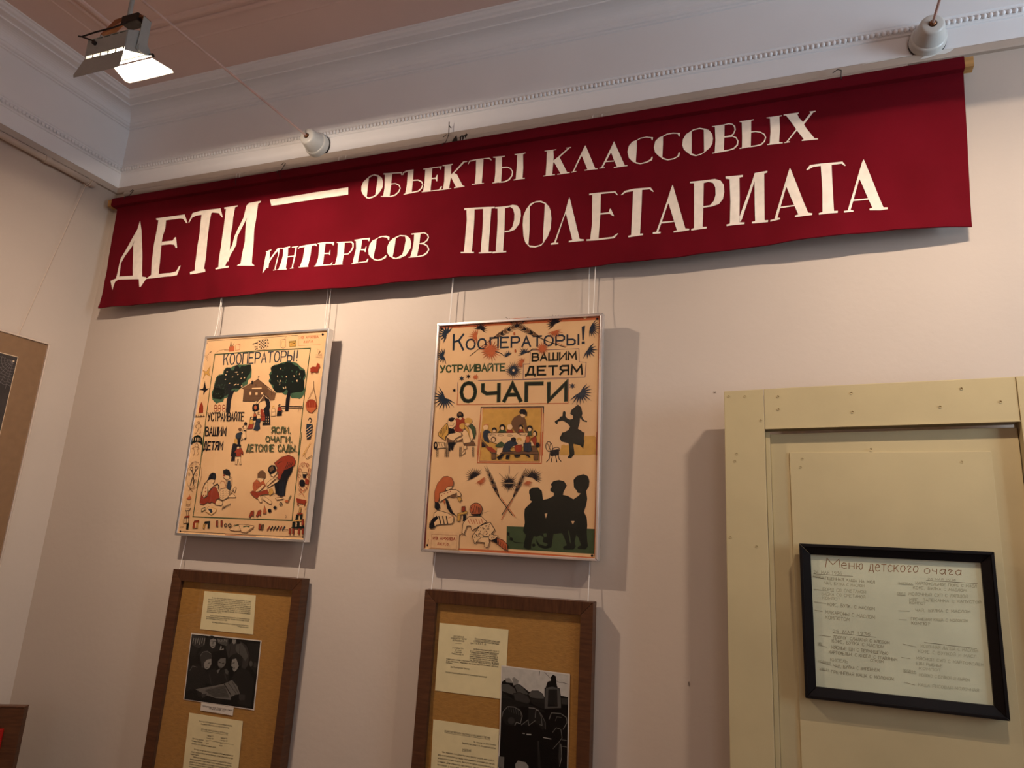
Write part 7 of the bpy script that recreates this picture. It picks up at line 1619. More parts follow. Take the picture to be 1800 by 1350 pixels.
('w2', 'street_photograph', 'tall dark photograph of kerchiefed people before piled sacks', 'white', [2611, 8528, 4713, 8504, 4731, 7369, 4758, 5411, 2682, 5295, 2664, 6708], ['0', '7', '5', '3', '1', '2', '4', '6'], """p0|0|2645 8499 4675 8479 4735 5427 2716 5320 2700 6712
p1|0|2645 8499 4675 8479 4678 7889 4470 7907 4345 8139 3975 8058 3986 7812 3792 7935 3509 7904 3237 8062 3066 8086 2943 8115 2817 8187 2663 8086
p2|0|2744 8179 2888 8215 3018 8081 2799 8079
p2|0|2974 8203 3032 8251 3183 8162 3163 8075 3021 8018
p3|0|2655 8021 2874 8044 3074 7940 3128 7841 3036 7768 2667 7832
s4|11|2655 8021 2874 8044 3074 7940 3128 7841 3036 7768 2667 7832 2655 8021
p3|0|3058 8022 3163 8075 3312 8007 3487 7860 3466 7816 3152 7843
s4|11|3058 8022 3163 8075 3312 8007 3487 7860 3466 7816 3152 7843 3058 8022
p5|0|3033 7809 3248 7854 3467 7795 3580 7663 3502 7571 3092 7628
s0|11|3033 7809 3248 7854 3467 7795 3580 7663 3502 7571 3092 7628 3033 7809
p3|0|3488 7839 3602 7945 3790 7966 3935 7888 3988 7771 3801 7750 3564 7754
s0|11|3488 7839 3602 7945 3790 7966 3935 7888 3988 7771 3801 7750 3564 7754 3488 7839
p4|0|3564 7744 3988 7760 4001 7485 3716 7555 3595 7602
s0|11|3564 7744 3988 7760 4001 7485 3716 7555 3595 7602 3564 7744
p0|0|3999 8040 4061 8233 4153 8264 4153 8368 4216 8436 4299 8403 4316 8281 4344 8160 4370 8101
p3|0|4010 8062 4206 8124 4428 8087 4473 7846 4494 7584 4000 7506 3990 7730 4005 7896
s4|13|4010 8062 4206 8124 4428 8087 4473 7846 4494 7584 4000 7506 3990 7730 4005 7896 4010 8062
p4|0|4093 8030 4348 8057 4390 7612 4090 7577
s4|11|3956 8472 4102 8362 4151 8326
s4|11|4316 8281 4410 8249 4503 8259 4677 8226
s4|18|3802 8478 3799 8373
p5|0|4473 7846 4679 7869 4685 7687 4502 7686
s0|11|4473 7846 4679 7869 4685 7687 4502 7686 4473 7846
p4|0|2668 7811 3092 7628 3477 7589 4002 7465 4004 7404 3482 7507 3197 7474 2722 7335
p4|0|3353 7245 3327 7126 3244 7023 3119 6956 2976 6938 2843 6974 2748 7055 2708 7167 2733 7288 2818 7392 2945 7459 3089 7475 3221 7439 3315 7356
s6|22|2722 7148 2749 7297 2886 7438 3078 7450 3274 7379 3341 7243 3293 7032
s3|13|2911 7420 2941 7320
s3|13|2984 7416 3014 7303
s3|13|3056 7412 3088 7287
s3|13|3129 7408 3160 7271
s3|13|3201 7404 3233 7255
s3|13|3273 7400 3306 7239
p5|0|3123 7093 3114 7052 3086 7017 3044 6994 2997 6988 2953 7000 2921 7029 2908 7067 2916 7109 2944 7144 2986 7167 3034 7173 3078 7161 3110 7132
s2|13|3130 6971 3172 7058 3293 7032
p4|0|3341 7018 3522 7183 3509 7428 3600 7510 3814 7474 3986 7300 4065 7087 3979 6935 3833 7078 3642 7136 3507 7018
s2|18|3530 7482 3695 7490 3815 7443
s6|17|3731 7249 3745 7435 3814 7463 3916 7292 3950 7072 3879 7084
s6|18|3330 7006 3523 7163 3554 7024 3735 7168
s6|13|3888 7390 4039 7164 4047 6983
s6|22|4150 7259 4213 7429 4489 7441 4652 7360 4679 7243 4573 7049
s3|17|4336 7241 4378 7347 4515 7343
s6|15|4268 6931 4366 7064 4504 7041 4547 6826 4472 6717 4297 6516
p5|0|4472 6698 4555 6629 4558 6255 4497 6090 4464 6340
s2|11|4519 6664 4559 6353 4508 6101
s7|19|3999 6766 4230 6756
s6|13|4538 6776 4685 6775
s6|13|4567 6611 4691 6611
s7|30|3508 6784 3625 6793
s2|26|3382 6794 3436 6795
p6|0|2690 6109 2857 6112 2863 5821 2684 5816
p2|0|3198 5968 3275 6078 3510 6061 3608 5965 3567 5860 3218 5831
s5|9|3842 6655 3886 5965
s5|9|3851 6657 3909 5968
s5|9|3860 6658 3932 5971
s5|9|3869 6659 3955 5974
p3|0|2680 5695 3289 5821 3987 5782 4661 5918 4679 5438 2726 5342"""),
('mn', 'menu_sheet', 'pale greenish paper menu with handwriting', 'menu', [229, 3360, 4001, 3351, 4002, 86, 217, 214], ['z', 'q', 'c'], """t0|15|612 3299 940 3288 930 3084 595 3077|М
t0|15|962 3205 1444 3211 1436 3064 956 3072|еню
t0|15|1585 3208 2661 3219 2641 3068 1576 3043|детского
t0|14|2783 3171 3561 3175 3542 3057 2775 3055|очага
s1|11|313 2898 1206 2892
t1|6|317 2988 961 2983 957 2912 314 2909|24 МАЯ 1936
s1|10|2804 2894 3859 2893
t1|4|2846 2957 3429 2966 3420 2919 2836 2909|26 МАЯ 1936
s1|10|691 1529 1644 1510
t1|6|694 1608 1528 1604 1524 1536 691 1539|25 МАЯ 1936
s1|10|2666 1484 3727 1445
t1|6|584 2844 1694 2818 1690 2748 581 2780|ПШЕННАЯ КАША НА МОЛ
t2|6|561 2726 1460 2713 1450 2650 558 2662|ЧАЙ, БУЛКА С МАСЛОМ
t2|6|514 2582 1485 2576 1474 2506 504 2503|БОРЩ СО СМЕТАНОЙ
t2|6|482 2474 1462 2457 1458 2388 479 2403|БАБКА СО СМЕТАНОЙ
t2|6|495 2369 897 2363 887 2299 492 2306|КОМПОТ
t1|6|600 2230 1658 2197 1648 2128 596 2153|КОФЕ, БУЛК. С МАСЛОМ
t1|6|551 2045 1653 2006 1642 1924 547 1969|МАКАРОНЫ С МАСЛОМ
t1|6|542 1920 1089 1904 1079 1831 538 1843|КОМПОТОМ
t1|6|698 1472 1932 1445 1922 1378 688 1403|ТВОРОГ СЛАДКИЙ С ХЛЕБОМ
t1|6|667 1380 1806 1341 1795 1273 664 1305|КОФЕ, БУЛКА С МАСЛОМ
t1|6|644 1235 1886 1202 1876 1135 640 1160|МЯСНЫЕ ЩИ С ВЕРМИШЕЛЬЮ
t1|6|589 1115 2073 1081 2062 1015 585 1040|КАРТОФЕЛЬН. С КИСЕЛ. С ТРАВЯНЫМ
t2|6|607 944 1007 932 997 864 604 872|КИСЕЛЬ
t1|6|1494 1006 1773 1000 1763 946 1490 946|СОУСОМ
t1|6|673 805 1679 806 1669 739 670 738|ЧАЙ, БУЛКА С ВАРЕНЬЕМ
t1|6|617 665 1977 640 1966 567 614 598|ГРЕЧНЕВАЯ КАША С МОЛОКОМ
t2|6|2582 2853 3842 2859 3831 2799 2572 2784|КАРТОФЕЛЬНОЕ ПЮРЕ С МАСЛ
t2|6|2519 2747 3623 2746 3613 2692 2514 2679|КОФЕ, БУЛКА С МАСЛОМ
t2|6|2415 2598 3643 2621 3632 2554 2410 2530|МОЛОЧНЫЙ СУП С ЛАПШОЙ
t2|6|2422 2469 3902 2508 3897 2448 2418 2402|МЯС. ЗАПЕКАНКА С КАПУСТОЙ
t2|6|2417 2388 2759 2386 2756 2339 2413 2334|КОМПОТ
t2|6|2532 2235 3670 2281 3659 2221 2527 2168|ЧАЙ, БУЛКА С МАСЛОМ
t2|6|2424 2026 3600 2070 3589 2014 2420 1959|ГРЕЧНЕВАЯ КАША С МОЛОКОМ
t1|6|2427 1933 2820 1932 2810 1878 2423 1866|КОМПОТ
t2|5|2586 1438 3755 1428 3743 1363 2581 1365|МОЛОЧНАЯ ЛАПША С МАСЛОМ
t2|5|2531 1315 3709 1306 3698 1238 2527 1249|КОФЕ С БУЛКОЙ И МАСЛ
t2|5|2474 1156 3847 1138 3836 1073 2470 1090|МЯСНОЙ СУП С КАРТОФЕЛЕМ
t2|5|2467 1041 3012 1030 3002 971 2462 975|ЕЖИ РЫБНЫЕ
t2|5|2521 933 2975 930 2965 877 2516 871|КОМПОТ
t2|5|2511 792 3541 781 3530 717 2507 727|МОЛОКО С БУЛКОЙ И СЫРОМ
t2|5|2481 573 3700 578 3689 514 2476 505|КАША РИСОВАЯ МОЛОЧНАЯ
s1|8|293 2837 571 2790
s1|8|308 2526 484 2516
s1|8|302 2226 572 2207
s1|8|311 2034 479 2012
s1|8|370 1450 637 1439
s1|7|343 1225 542 1185
s1|7|343 833 622 777
s1|7|352 648 573 641
s1|7|2198 2770 2521 2774
s1|7|2157 2519 2340 2518
s1|7|2166 2157 2402 2165
s1|7|2169 1956 2326 1962
s1|7|2212 1411 2489 1370
s1|7|2162 1109 2347 1095
s1|7|2188 785 2449 773
s1|7|2189 558 2401 523
t2|6|295 2872 560 2853 558 2803 293 2822|ЗАВТРАК
t2|5|2168 2588 2345 2586 2335 2538 2165 2540|ОБЕД
t2|5|2202 2822 2511 2821 2502 2780 2199 2781|ЗАВТРАК
t2|5|2183 850 2447 838 2438 791 2179 797|ПОЛДНИК
t2|5|354 699 563 693 554 652 352 652|УЖИН
t2|5|345 874 616 853 607 805 343 827|ПОЛДНИК
t2|5|356 1284 436 1278 433 1209 353 1216|ОБЕД"""),
]

# ------------------------------------------------------------------ flat print: ink shapes laid on a sheet
GL = {'А': '0,0 .5,1 1,0;.2,.36 .8,.36', 'Б': '.95,1 0,1 0,0 .7,0 1,.15 1,.42 .7,.56 0,.56', 'В': '0,0 0,1 .7,1 .9,.86 .9,.66 .7,.54 0,.54;.7,.54 1,.42 1,.14 .7,0 0,0',
 'Г': '0,0 0,1 .95,1', 'Д': '0,-.14 0,.04 1,.04 1,-.14;.15,.04 .45,1 .82,1 .82,.04', 'Е': '.95,1 0,1 0,0 .95,0;0,.53 .75,.53', 'Ж': '.5,0 .5,1;0,1 .5,.5 0,0;1,1 .5,.5 1,0',
 'З': '0,.85 .3,1 .8,.97 .95,.75 .6,.54 .3,.54;.6,.54 1,.3 .8,.03 .3,0 0,.16', 'И': '0,1 0,0 1,1 1,0', 'Й': '0,.9 0,0 1,.9 1,0;.25,1.08 .5,1 .75,1.08', 'К': '0,0 0,1;.95,1 .5,.6 0,.5;.5,.6 .95,0',
 'Л': '0,0 .15,.12 .42,1 .95,1 .95,0', 'М': '0,0 .08,1 .5,.3 .92,1 1,0', 'Н': '0,0 0,1;1,0 1,1;0,.5 1,.5', 'О': '.5,1 .26,.95 .09,.78 .01,.5 .09,.22 .26,.05 .5,0 .74,.05 .91,.22 .99,.5 .91,.78 .74,.95 .5,1', 'П': '0,0 0,1 1,1 1,0',
 'Р': '0,0 0,1 .75,1 .98,.85 .98,.6 .75,.45 0,.45', 'С': '1,.8 .8,.97 .5,1 .15,.88 0,.5 .15,.12 .5,0 .8,.03 1,.2', 'Т': '0,1 1,1;.5,1 .5,0', 'У': '0,1 .5,.4;1,1 .4,.1 .2,0 0,.02',
 'Ф': '.5,0 .5,1;.5,.85 .1,.75 .1,.4 .5,.3 .9,.4 .9,.75 .5,.85', 'Х': '0,0 1,1;0,1 1,0', 'Ц': '0,1 0,0 .9,0 .9,-.15;.8,1 .8,0', 'Ч': '0,1 0,.6 .25,.45 1,.5;1,1 1,0', 'Ш': '0,1 0,0 1,0 1,1;.5,1 .5,0',
 'Щ': '0,1 0,0 1,0 1,-.15;.9,0 .9,1;.45,1 .45,0', 'Ы': '0,1 0,0 .5,0 .68,.12 .68,.42 .5,.54 0,.54;1,1 1,0', 'Ь': '0,1 0,0 .7,0 .95,.12 .95,.42 .7,.54 0,.54', 'Ю': '0,0 0,1;0,.5 .35,.5;.68,1 .4,.8 .35,.5 .4,.2 .68,0 .95,.2 1,.5 .95,.8 .68,1',
 'Я': '1,0 1,1 .3,1 .05,.86 .05,.62 .3,.48 1,.48;.5,.48 0,0', 'Э': '0,.85 .4,1 .9,.8 1,.5 .9,.2 .4,0 0,.15;.4,.5 1,.5', '.': '.35,0 .6,0', ',': '.5,.08 .3,-.15', '!': '.5,1 .5,.3;.5,.05 .5,0', '-': '.1,.5 .9,.5',
 '1': '.2,.8 .55,1 .55,0', '2': '0,.8 .4,1 .9,.8 .8,.5 0,0 1,0', '3': '0,1 .9,1 .4,.6 .9,.4 .8,.05 0,0', '4': '.7,0 .7,1 0,.3 1,.3', '5': '.9,1 .1,1 .05,.6 .7,.6 .95,.3 .6,0 0,.05', '6': '.9,.9 .3,.9 0,.4 .2,0 .8,0 1,.3 .7,.55 .1,.45', '9': '.9,.5 .4,.4 .05,.7 .4,1 .9,.9 .9,.3 .4,0',
 'а': '.95,.85 .5,1 .05,.7 .05,.3 .4,0 .85,.25 .95,.95;.9,.4 1,0', 'г': '.1,.8 .35,1 .8,.85 .3,.3 .4,0 .9,.1', 'д': '0,-.2 0,.05 1,.05 1,-.2;.15,.05 .4,1 .85,1 .85,.05', 'е': '.05,.5 .9,.6 .8,.92 .4,1 .05,.6 .15,.15 .5,0 1,.12', 'к': '0,0 0,1;.85,1 0,.4;.3,.55 .95,0',
 'н': '0,0 0,1;.9,0 .9,1;0,.5 .9,.5', 'о': '.5,1 .1,.8 0,.4 .2,.05 .5,0 .85,.15 1,.55 .85,.9 .5,1', 'с': '.95,.85 .5,1 .1,.8 0,.4 .2,.05 .6,0 1,.15', 'т': '0,1 1,1;.5,1 .5,0', 'ч': '.1,1 .1,.6 .8,.5;.8,1 .8,0', 'ю': '0,0 0,1;0,.5 .4,.5;.75,1 .45,.75 .4,.4 .6,0 .85,.05 1,.5 .95,.9 .75,1'}
WID = {'М': 1.25, 'Ш': 1.4, 'Щ': 1.45, 'Ы': 1.3, 'Ж': 1.3, 'Ю': 1.35, '.': .5, ',': .5, '!': .6, ' ': .7, 'О': 1.08, '1': .7, 'Д': 1.1}
def ribbon(p, w):
    n = len(p); out = []
    cl = n > 2 and abs(p[0][0] - p[-1][0]) + abs(p[0][1] - p[-1][1]) < 1e-6
    L_, R_ = [], []
    for i in range(n):
        a = p[i - 1] if i else (p[-2] if cl else None); b = p[i + 1] if i < n - 1 else (p[1] if cl else None)
        def un(q, r):
            d = math.hypot(r[0] - q[0], r[1] - q[1]) or 1e-9; return ((r[0] - q[0]) / d, (r[1] - q[1]) / d)
        u = un(a, p[i]) if a else None; v = un(p[i], b) if b else None
        u = u or v; v = v or u
        nx, ny = -(u[1] + v[1]), (u[0] + v[0]); l = math.hypot(nx, ny) or 1e-9; nx /= l; ny /= l
        c = max(0.45, abs(-nx * u[1] + ny * u[0])); k = w / 2 / c
        e = 0.0
        ox = -u[0] * w * .35 if (i == 0 and not cl) else (v[0] * w * .35 if (i == n - 1 and not cl) else 0)
        oy = -u[1] * w * .35 if (i == 0 and not cl) else (v[1] * w * .35 if (i == n - 1 and not cl) else 0)
        L_.append((p[i][0] + nx * k + ox, p[i][1] + ny * k + oy)); R_.append((p[i][0] - nx * k + ox, p[i][1] - ny * k + oy))
    return [[L_[i], L_[i + 1], R_[i + 1], R_[i]] for i in range(n - 1)]
def text_strokes(t, q, w):
    adv = [WID.get(c, 1.0) for c in t]; gap = 0.34; tot = sum(adv) + gap * (len(t) - 1); x = 0; res = []
    TL, TR, BR, BL = [(q[i], q[i + 1]) for i in (0, 2, 4, 6)]
    def bl(u, v):
        return tuple((BL[i] * (1 - u) + BR[i] * u) * (1 - v) + (TL[i] * (1 - u) + TR[i] * u) * v for i in (0, 1))
    for c, a in zip(t, adv):
        for st in (GL.get(c, '').split(';') if GL.get(c) else []):
            pts = [tuple(map(float, s.split(','))) for s in st.split()]
            res.append([bl((x + a * px) / tot, py) for px, py in pts])
        x += a + gap
    return res
def decode(data):
    for ln in data.split('\n'):
        if not ln: continue
        s = ln.split('|'); v = [int(k) for k in s[2].split()]
        yield s[0][0], int(s[0][1:]), int(s[1]), v, (s[3] if len(s) > 3 else '')
def ink_mesh(name, cols, data, parent, y0, span=0.003, warp=None, maxe=None):
    rec = list(decode(data)); nrec = max(1, len(rec)); step = min(1.2e-5, span / nrec)
    vs, fs, mi = [], [], []; fonts = []
    def face(p, c, y):
        n = len(vs); vs.extend([(a * 1e-4, y, b * 1e-4) for a, b in p]); fs.append(tuple(range(n, n + len(p)))); mi.append(c)
    for i, (k, c, w, v, t) in enumerate(rec):
        y = y0 - step * (i + 1); pts = list(zip(v[::2], v[1::2]))
        if k == 'p': face(pts, c, y)
        elif k == 's':
            for qd in ribbon(pts, w): face(qd, c, y)
        elif k == 't':
            for j, stq in enumerate(text_strokes(t, v, w)):
                for qd in ribbon(stq, w): face(qd, c, y - step * .25 * (j % 4))
        elif k == 'f': fonts.append((c, w, pts, t, y))
    for c, h, pts, t, y in fonts:
        cu = bpy.data.curves.new('t', 'FONT'); cu.body = t; cu.size = 1.0; cu.resolution_u = 1
        to = bpy.data.objects.new('t', cu); C.objects.link(to); dg = bpy.context.evaluated_depsgraph_get(); me = bpy.data.meshes.new_from_object(to.evaluated_get(dg))
        xs = [q.co.x for q in me.vertices]
        if xs:
            x0, x1 = min(xs), max(xs); (ax, az), (bx, bz) = pts; L = math.hypot(bx - ax, bz - az); ux, uz = (bx - ax) / L, (bz - az) / L
            sx = L / (x1 - x0); sz = h / 0.62; n = len(vs)
            for q in me.vertices:
                u = (q.co.x - x0) * sx; z = q.co.y * sz
                vs.append(((ax + ux * u) * 1e-4, y, (az + uz * u + z) * 1e-4))
            for p in me.polygons: fs.append(tuple(n + i for i in p.vertices)); mi.append(c)
        bpy.data.objects.remove(to); bpy.data.curves.remove(cu)
    me = bpy.data.meshes.new(name); me.from_pydata(vs, [], fs)
    for p, c in zip(me.polygons, mi): p.material_index = c
    if warp:
        bm = bmesh.new(); bm.from_mesh(me); bmesh.ops.triangulate(bm, faces=bm.faces[:])
        for _ in range(6):
            E = [e for e in bm.edges if e.calc_length() > maxe]
            if not E: break
            bmesh.ops.subdivide_edges(bm, edges=E, cuts=1); bmesh.ops.triangulate(bm, faces=[f for f in bm.faces if len(f.verts) > 3])
        for q in bm.verts: q.co.y += warp(q.co.x, q.co.z)
        bm.to_mesh(me); bm.free()
    return link(name, me, [ink(k) for k in cols], parent)

# ------------------------------------------------------------------ frames
def rails(parent, Wd, H, w, d, mv, mh, lip=0.0, name='frame_rail', bevel=0.0012, y0=0.0, raise_=0.0):
    # four mitred rails; local x 0..W, z 0..H, front face at y0, back at y0+d
    o = [(0, 0), (Wd, 0), (Wd, H), (0, H)]; i = [(w, w), (Wd - w, w), (Wd - w, H - w), (w, H - w)]
    for k in range(4):
        a, b = o[k], o[(k + 1) % 4]; c, e = i[(k + 1) % 4], i[k]
        m = MB(); g = 0.0003
        dx, dz = (b[0] - a[0], b[1] - a[1]); l = math.hypot(dx, dz); dx, dz = dx / l * g, dz / l * g
        q = [(a[0] + dx, a[1] + dz), (b[0] - dx, b[1] - dz), (c[0] - dx, c[1] - dz), (e[0] + dx, e[1] + dz)]
        y_in = y0 + lip
        vs = [(q[0][0], y0, q[0][1]), (q[1][0], y0, q[1][1]), (q[2][0], y_in, q[2][1]), (q[3][0], y_in, q[3][1])]
        vb = [(x, y0 + d, z) for x, y, z in vs]
        m.add(vs + vb, [(0, 1, 2, 3), (7, 6, 5, 4), (0, 4, 5, 1), (1, 5, 6, 2), (2, 6, 7, 3), (3, 7, 4, 0)])
        m.build(name, mh if k % 2 == 0 else mv, parent, False, bevel)
def wires(parent, pts, r=0.0012, m=None):   # pts: list of polylines in world space
    inv = parent_matrix(parent).inverted()
    for p in pts: MB().tube([inv @ Vector(q) for q in p], r, 6).build('hanging_wire', m or M['cord'], parent, True)
def parent_matrix(o): return Matrix.Translation(o.location) @ o.rotation_euler.to_matrix().to_4x4()

def poster(key, label, sheet_label, inkdata, wx):
    p = PANELS[key]; t = thing('framed_poster', label, 'poster', p['O'], p['tilt'], group='framed posters under the banner'); Wd, H = p['W'], p['H']
    rails(t, Wd, H, 0.0085, 0.027, M['alu'], M['alu'], lip=0.0, bevel=0.0018)
    MB().box((.004, .0063, .004), (Wd - .004, .0075, H - .004)).build('poster_sheet', M['poster'], t)
    MB().box((.004, .018, .004), (Wd - .004, .022, H - .004)).build('backing', M['board'], t)
    ink_mesh('printed_design', inkdata[0], inkdata[1], t, 0.0061)
    MB().box((.005, .0018, .005), (Wd - .005, .0026, H - .005)).build('glazing', M['glass'], t)
    zt = p['O'][2] + H
    def wire(xt, xb, z):
        return [(xt, -0.019, 3.092), (xt, -0.033, 3.080), (xb, -0.040, z + .06), (xb, -0.047, z - .01)]
    wires(t, [wire(wx[0][0], wx[0][1], zt), wire(wx[1][0], wx[1][1], zt)])
    return t
poster('poster_a', 'silver framed illustrated poster with trees, a log house and a border of toys', '', POSTER_A_INK, ((-2.066, -2.045), (-1.548, -1.530)))
poster('poster_b', 'silver framed illustrated poster with black silhouettes and star bursts', '', POSTER_B_INK, ((-1.035, -1.028), (-0.515, -0.522)))

def board(key, label, wx):
    p = PANELS[key]; t = thing('display_board', label, 'display board', p['O'], p['tilt'], group='wood framed display boards under the posters'); Wd, H = p['W'], p['H']
    rails(t, Wd, H, 0.038, 0.040, M['wood'], M['wood_h'], lip=0.004, bevel=0.0015)
    MB().box((.03, .0182, .03), (Wd - .03, .024, H - .03)).build('backing_board', M['board'], t)
    fr = {'board_a': 'w1', 'board_b': 'w2'}[key]; k = 0
    for f, nm, lb, col, poly, cols, data in SHEETS:
        if f != fr: continue
        k += 1; pts = [(poly[i] * 1e-4, 0.0174 - .0006 * k, max(.04, poly[i + 1] * 1e-4)) for i in range(0, len(poly), 2)]
        s = MB().prism(pts, (0, .0009, 0)).build(nm, M[col], t); s['label'] = lb
        if data.strip(): ink_mesh('printed_text' if 'photo' not in nm else 'photo_image', cols, data, s, 0.0172 - .0006 * k, 0.0008)
    MB().box((.036, .006, .036), (Wd - .036, .0075, H - .036)).build('glazing', M['glass'], t)
    zt = p['O'][2] + H
    wires(t, [[(a, -0.020, 3.092), (a, -0.033, 3.080), (b, -0.020, 2.4), (c, -0.022, zt + .11), (c, -0.030, zt - .008)] for a, b, c in wx])
    return t
board('board_a', 'dark wood framed board with a group photograph, hanging under the poster with the log house', ((-2.083, -2.055, -2.043), (-1.578, -1.555, -1.528)))
board('board_b', 'dark wood framed board with a tall photograph at right, hanging under the poster with silhouettes', ((-1.045, -1.040, -1.022), (-0.548, -0.545, -0.516)))

# ------------------------------------------------------------------ menu in a black frame on the door
p = PANELS['menu']; t = thing('framed_menu', 'black framed handwritten menu hanging on the cream door panel', 'picture', p['O'], p['tilt']); Wd, H = p['W'], p['H']
rails(t, Wd, H, 0.026, 0.016, M['black'], M['black'], lip=0.006, bevel=0.0012)
rails(t, Wd, H, 0.007, 0.004, M['black'], M['black'], name='raised_edge', bevel=0.001, y0=-0.004)
for f, nm, lb, col, poly, cols, data in SHEETS:
    if f == 'mn':
        s = MB().box((.022, .0122, .022), (Wd - .022, .0134, H - .022)).build('menu_sheet', M[col], t); s['label'] = 'pale paper sheet with brown handwriting'
        ink_mesh('handwriting', cols, data, s, 0.0121, 0.001)
MB().box((.022, .009, .022), (Wd - .022, .0097, H - .022)).build('glazing', M['glass'], t)
MB().box((.03, .0136, .03), (Wd - .03, .0156, H - .03)).build('backing', M['board'], t)

# ------------------------------------------------------------------ door and its board surround
dg_ = thing('door_1', 'x', 'x'); del dg_['label']; del dg_['category']; struct(dg_); dg_.location = (0, 0, 0)
def slab(nm, pts, y0, y1, m=None, bev=0.002): return MB().prism([(x, y0, z) for x, z in pts], (0, y1 - y0, 0)).build(nm, m or M['door'], dg_, False, bev)
FY = -0.130
slab('side_board', [(-0.121, 0), (-0.016, 0), (-0.0165, 2.077), (-0.120, 2.0735)], FY, -0.075)
slab('head_board', [(-0.0155, 1.968), (0.567, 1.982), (0.567, 2.092), (0.10, 2.081), (-0.0155, 2.0775)], FY + .001, -0.075)
slab('side_board', [(0.568, 0), (0.68, 0), (0.68, 2.094), (0.568, 2.092)], FY - .001, -0.075)
slab('door_stop', [(-0.0155, 0), (-0.0035, 0), (-0.0035, 1.962), (-0.0155, 1.962)], FY + .014, -0.08)
slab('door_leaf', [(-0.003, 0.01), (0.566, 0.01), (0.566, 1.971), (-0.003, 1.957)], FY + .025, -0.075)
pn = slab('door_panel', [(0.044, 0.35), (0.505, 0.35), (0.505, 1.912), (0.044, 1.907)], FY + .021, -0.09, bev=0.0012)
for x, z in ((-0.108, 2.058), (-0.065, 2.057), (-0.026, 1.99), (0.02, 2.055), (0.02, 2.02), (0.20, 2.01), (0.20, 2.06), (0.45, 2.065), (0.40, 2.02), (0.53, 2.03), (-0.09, 1.90), (-0.095, 1.88), (-0.11, 1.68), (-0.045, 1.66), (0.075, 1.89), (0.07, 1.868), (0.44, 1.885), (0.24, 1.916)):
    b = MB(); b.lathe([(0.0, -.0011), (0.0016, -.0009), (0.0026, -.0004), (0.0030, .001)], 8, Matrix.Translation((x, FY - (0 if z > 1.97 or x < -.02 else -.021), z)) @ Matrix.Rotation(-PI / 2, 4, 'X').inverted())
    b.build('nail_head', M['door'], dg_, True)
# hairline of old paint lip under the head board
slab('paint_lip', [(-0.0155, 1.9665), (0.567, 1.9805), (0.567, 1.983), (-0.0155, 1.969)], FY - .0015, FY + .004, bev=0.0005)

# ------------------------------------------------------------------ banner
ban = thing('banner', 'long dark red cloth banner with cream hand-painted slogan across the wall', 'banner', (0, 0, 0))
TOPZ = 3.030
def topz(x): return 3.0145 + 0.0075 * (x + 2.7) / 3.25
def botz(x):
    return 2.5175 + 0.006 * math.sin(x * 2.1 + 0.6) + 0.004 * math.sin(x * 5.3) + (0.008 * (x + .6) if x > -.6 else 0)
def disp(x, z):
    k = max(0.0, min(1.0, (3.01 - z) / 0.48)); kk = k * k
    return -(0.014 * kk + kk * (0.013 * math.sin(x * 4.1 + 1.2) + 0.006 * math.sin(x * 9.3 + .5 + z * 2)) + k * (0.0030 * math.sin(x * 23 + 2 * math.sin(z * 9)) + 0.0016 * math.sin(x * 47 + z * 14)) + 0.0008 * math.sin(z * 60 + 3 * math.sin(x * 7)) * k)
bx0, bx1 = -2.722, 0.556; nx, nz = 300, 46; b = MB(); CY = -0.044
def edge(x, s):  # slight slant of the side hems
    k = (x - bx0) / (bx1 - bx0); return x + s * ((0.036 * (1 - k) ** 12) - 0.022 * (k ** 16))
for side in (0, 1):
    for j in range(nz + 1):
        for i in range(nx + 1):
            x = bx0 + (bx1 - bx0) * i / nx; s = j / nz; X = edge(x, s); z = topz(X) * (1 - s) + botz(X) * s
            b.v.append((X, CY + disp(X, z) + .0012 * side, z))
n1 = (nx + 1) * (nz + 1)
for j in range(nz):
    for i in range(nx):
        a = j * (nx + 1) + i; b.f.append((a, a + 1, a + nx + 2, a + nx + 1)); b.f.append((n1 + a, n1 + a + nx + 1, n1 + a + nx + 2, n1 + a + 1))
b.build('cloth', M['cloth'], ban, True)
# hem line, a folded strip along the bottom edge
hb = MB()
for i in range(nx + 1):
    x = bx0 + (bx1 - bx0) * i / nx; X = edge(x, 1); z = botz(X)
    for dz, dy in ((.0005, -.0034), (.013, -.0034), (.0145, -.0004), (-.001, -.0002)):
        hb.v.append((X, CY + disp(X, z + dz) + dy, z + dz))
for i in range(nx):
    for k in range(3): a = i * 4 + k; hb.f.append((a, a + 4, a + 5, a + 1))
    a = i * 4; hb.f.append((a + 3, a + 7, a + 4, a))
hb.build('hem', M['cloth'], ban, True)
bt = MB(); z0, z1 = 3.024, 3.043
x0, x1 = -2.765, 0.580
bt.prism([(x0, -0.030, 3.002), (x0, -0.058, 3.004), (x0, -0.060, 3.034), (x0, -0.030, 3.036)], (x1 - x0, 0, 0.0185)).build('batten', M['batten'], ban, False, 0.001)
sl = MB(); ns = 60
for i in range(ns + 1):
    x = -2.738 + (0.556 + 2.738) * i / ns; dz = 0.0185 * (x - x0) / (x1 - x0); w_ = .0006 * math.sin(x * 9)
    for y, z in ((-0.0275, 2.999), (-0.045, 2.9985 + w_), (-0.0605, 3.0005 + w_), (-0.0635, 3.005), (-0.0632, 3.034), (-0.060, 3.0385), (-0.0275, 3.0385)): sl.v.append((x, y, z + dz))
for i in range(ns):
    for k in range(7): a = i * 7 + k; c = i * 7 + (k + 1) % 7; sl.f.append((a, a + 7, c + 7, c))
sl.build('sleeve', M['cloth'], ban, True)
for wd in BANNER_INK[1]: ink_mesh('painted_word', BANNER_INK[0], wd, ban, CY - .0012, 0.0004, warp=disp, maxe=0.020)
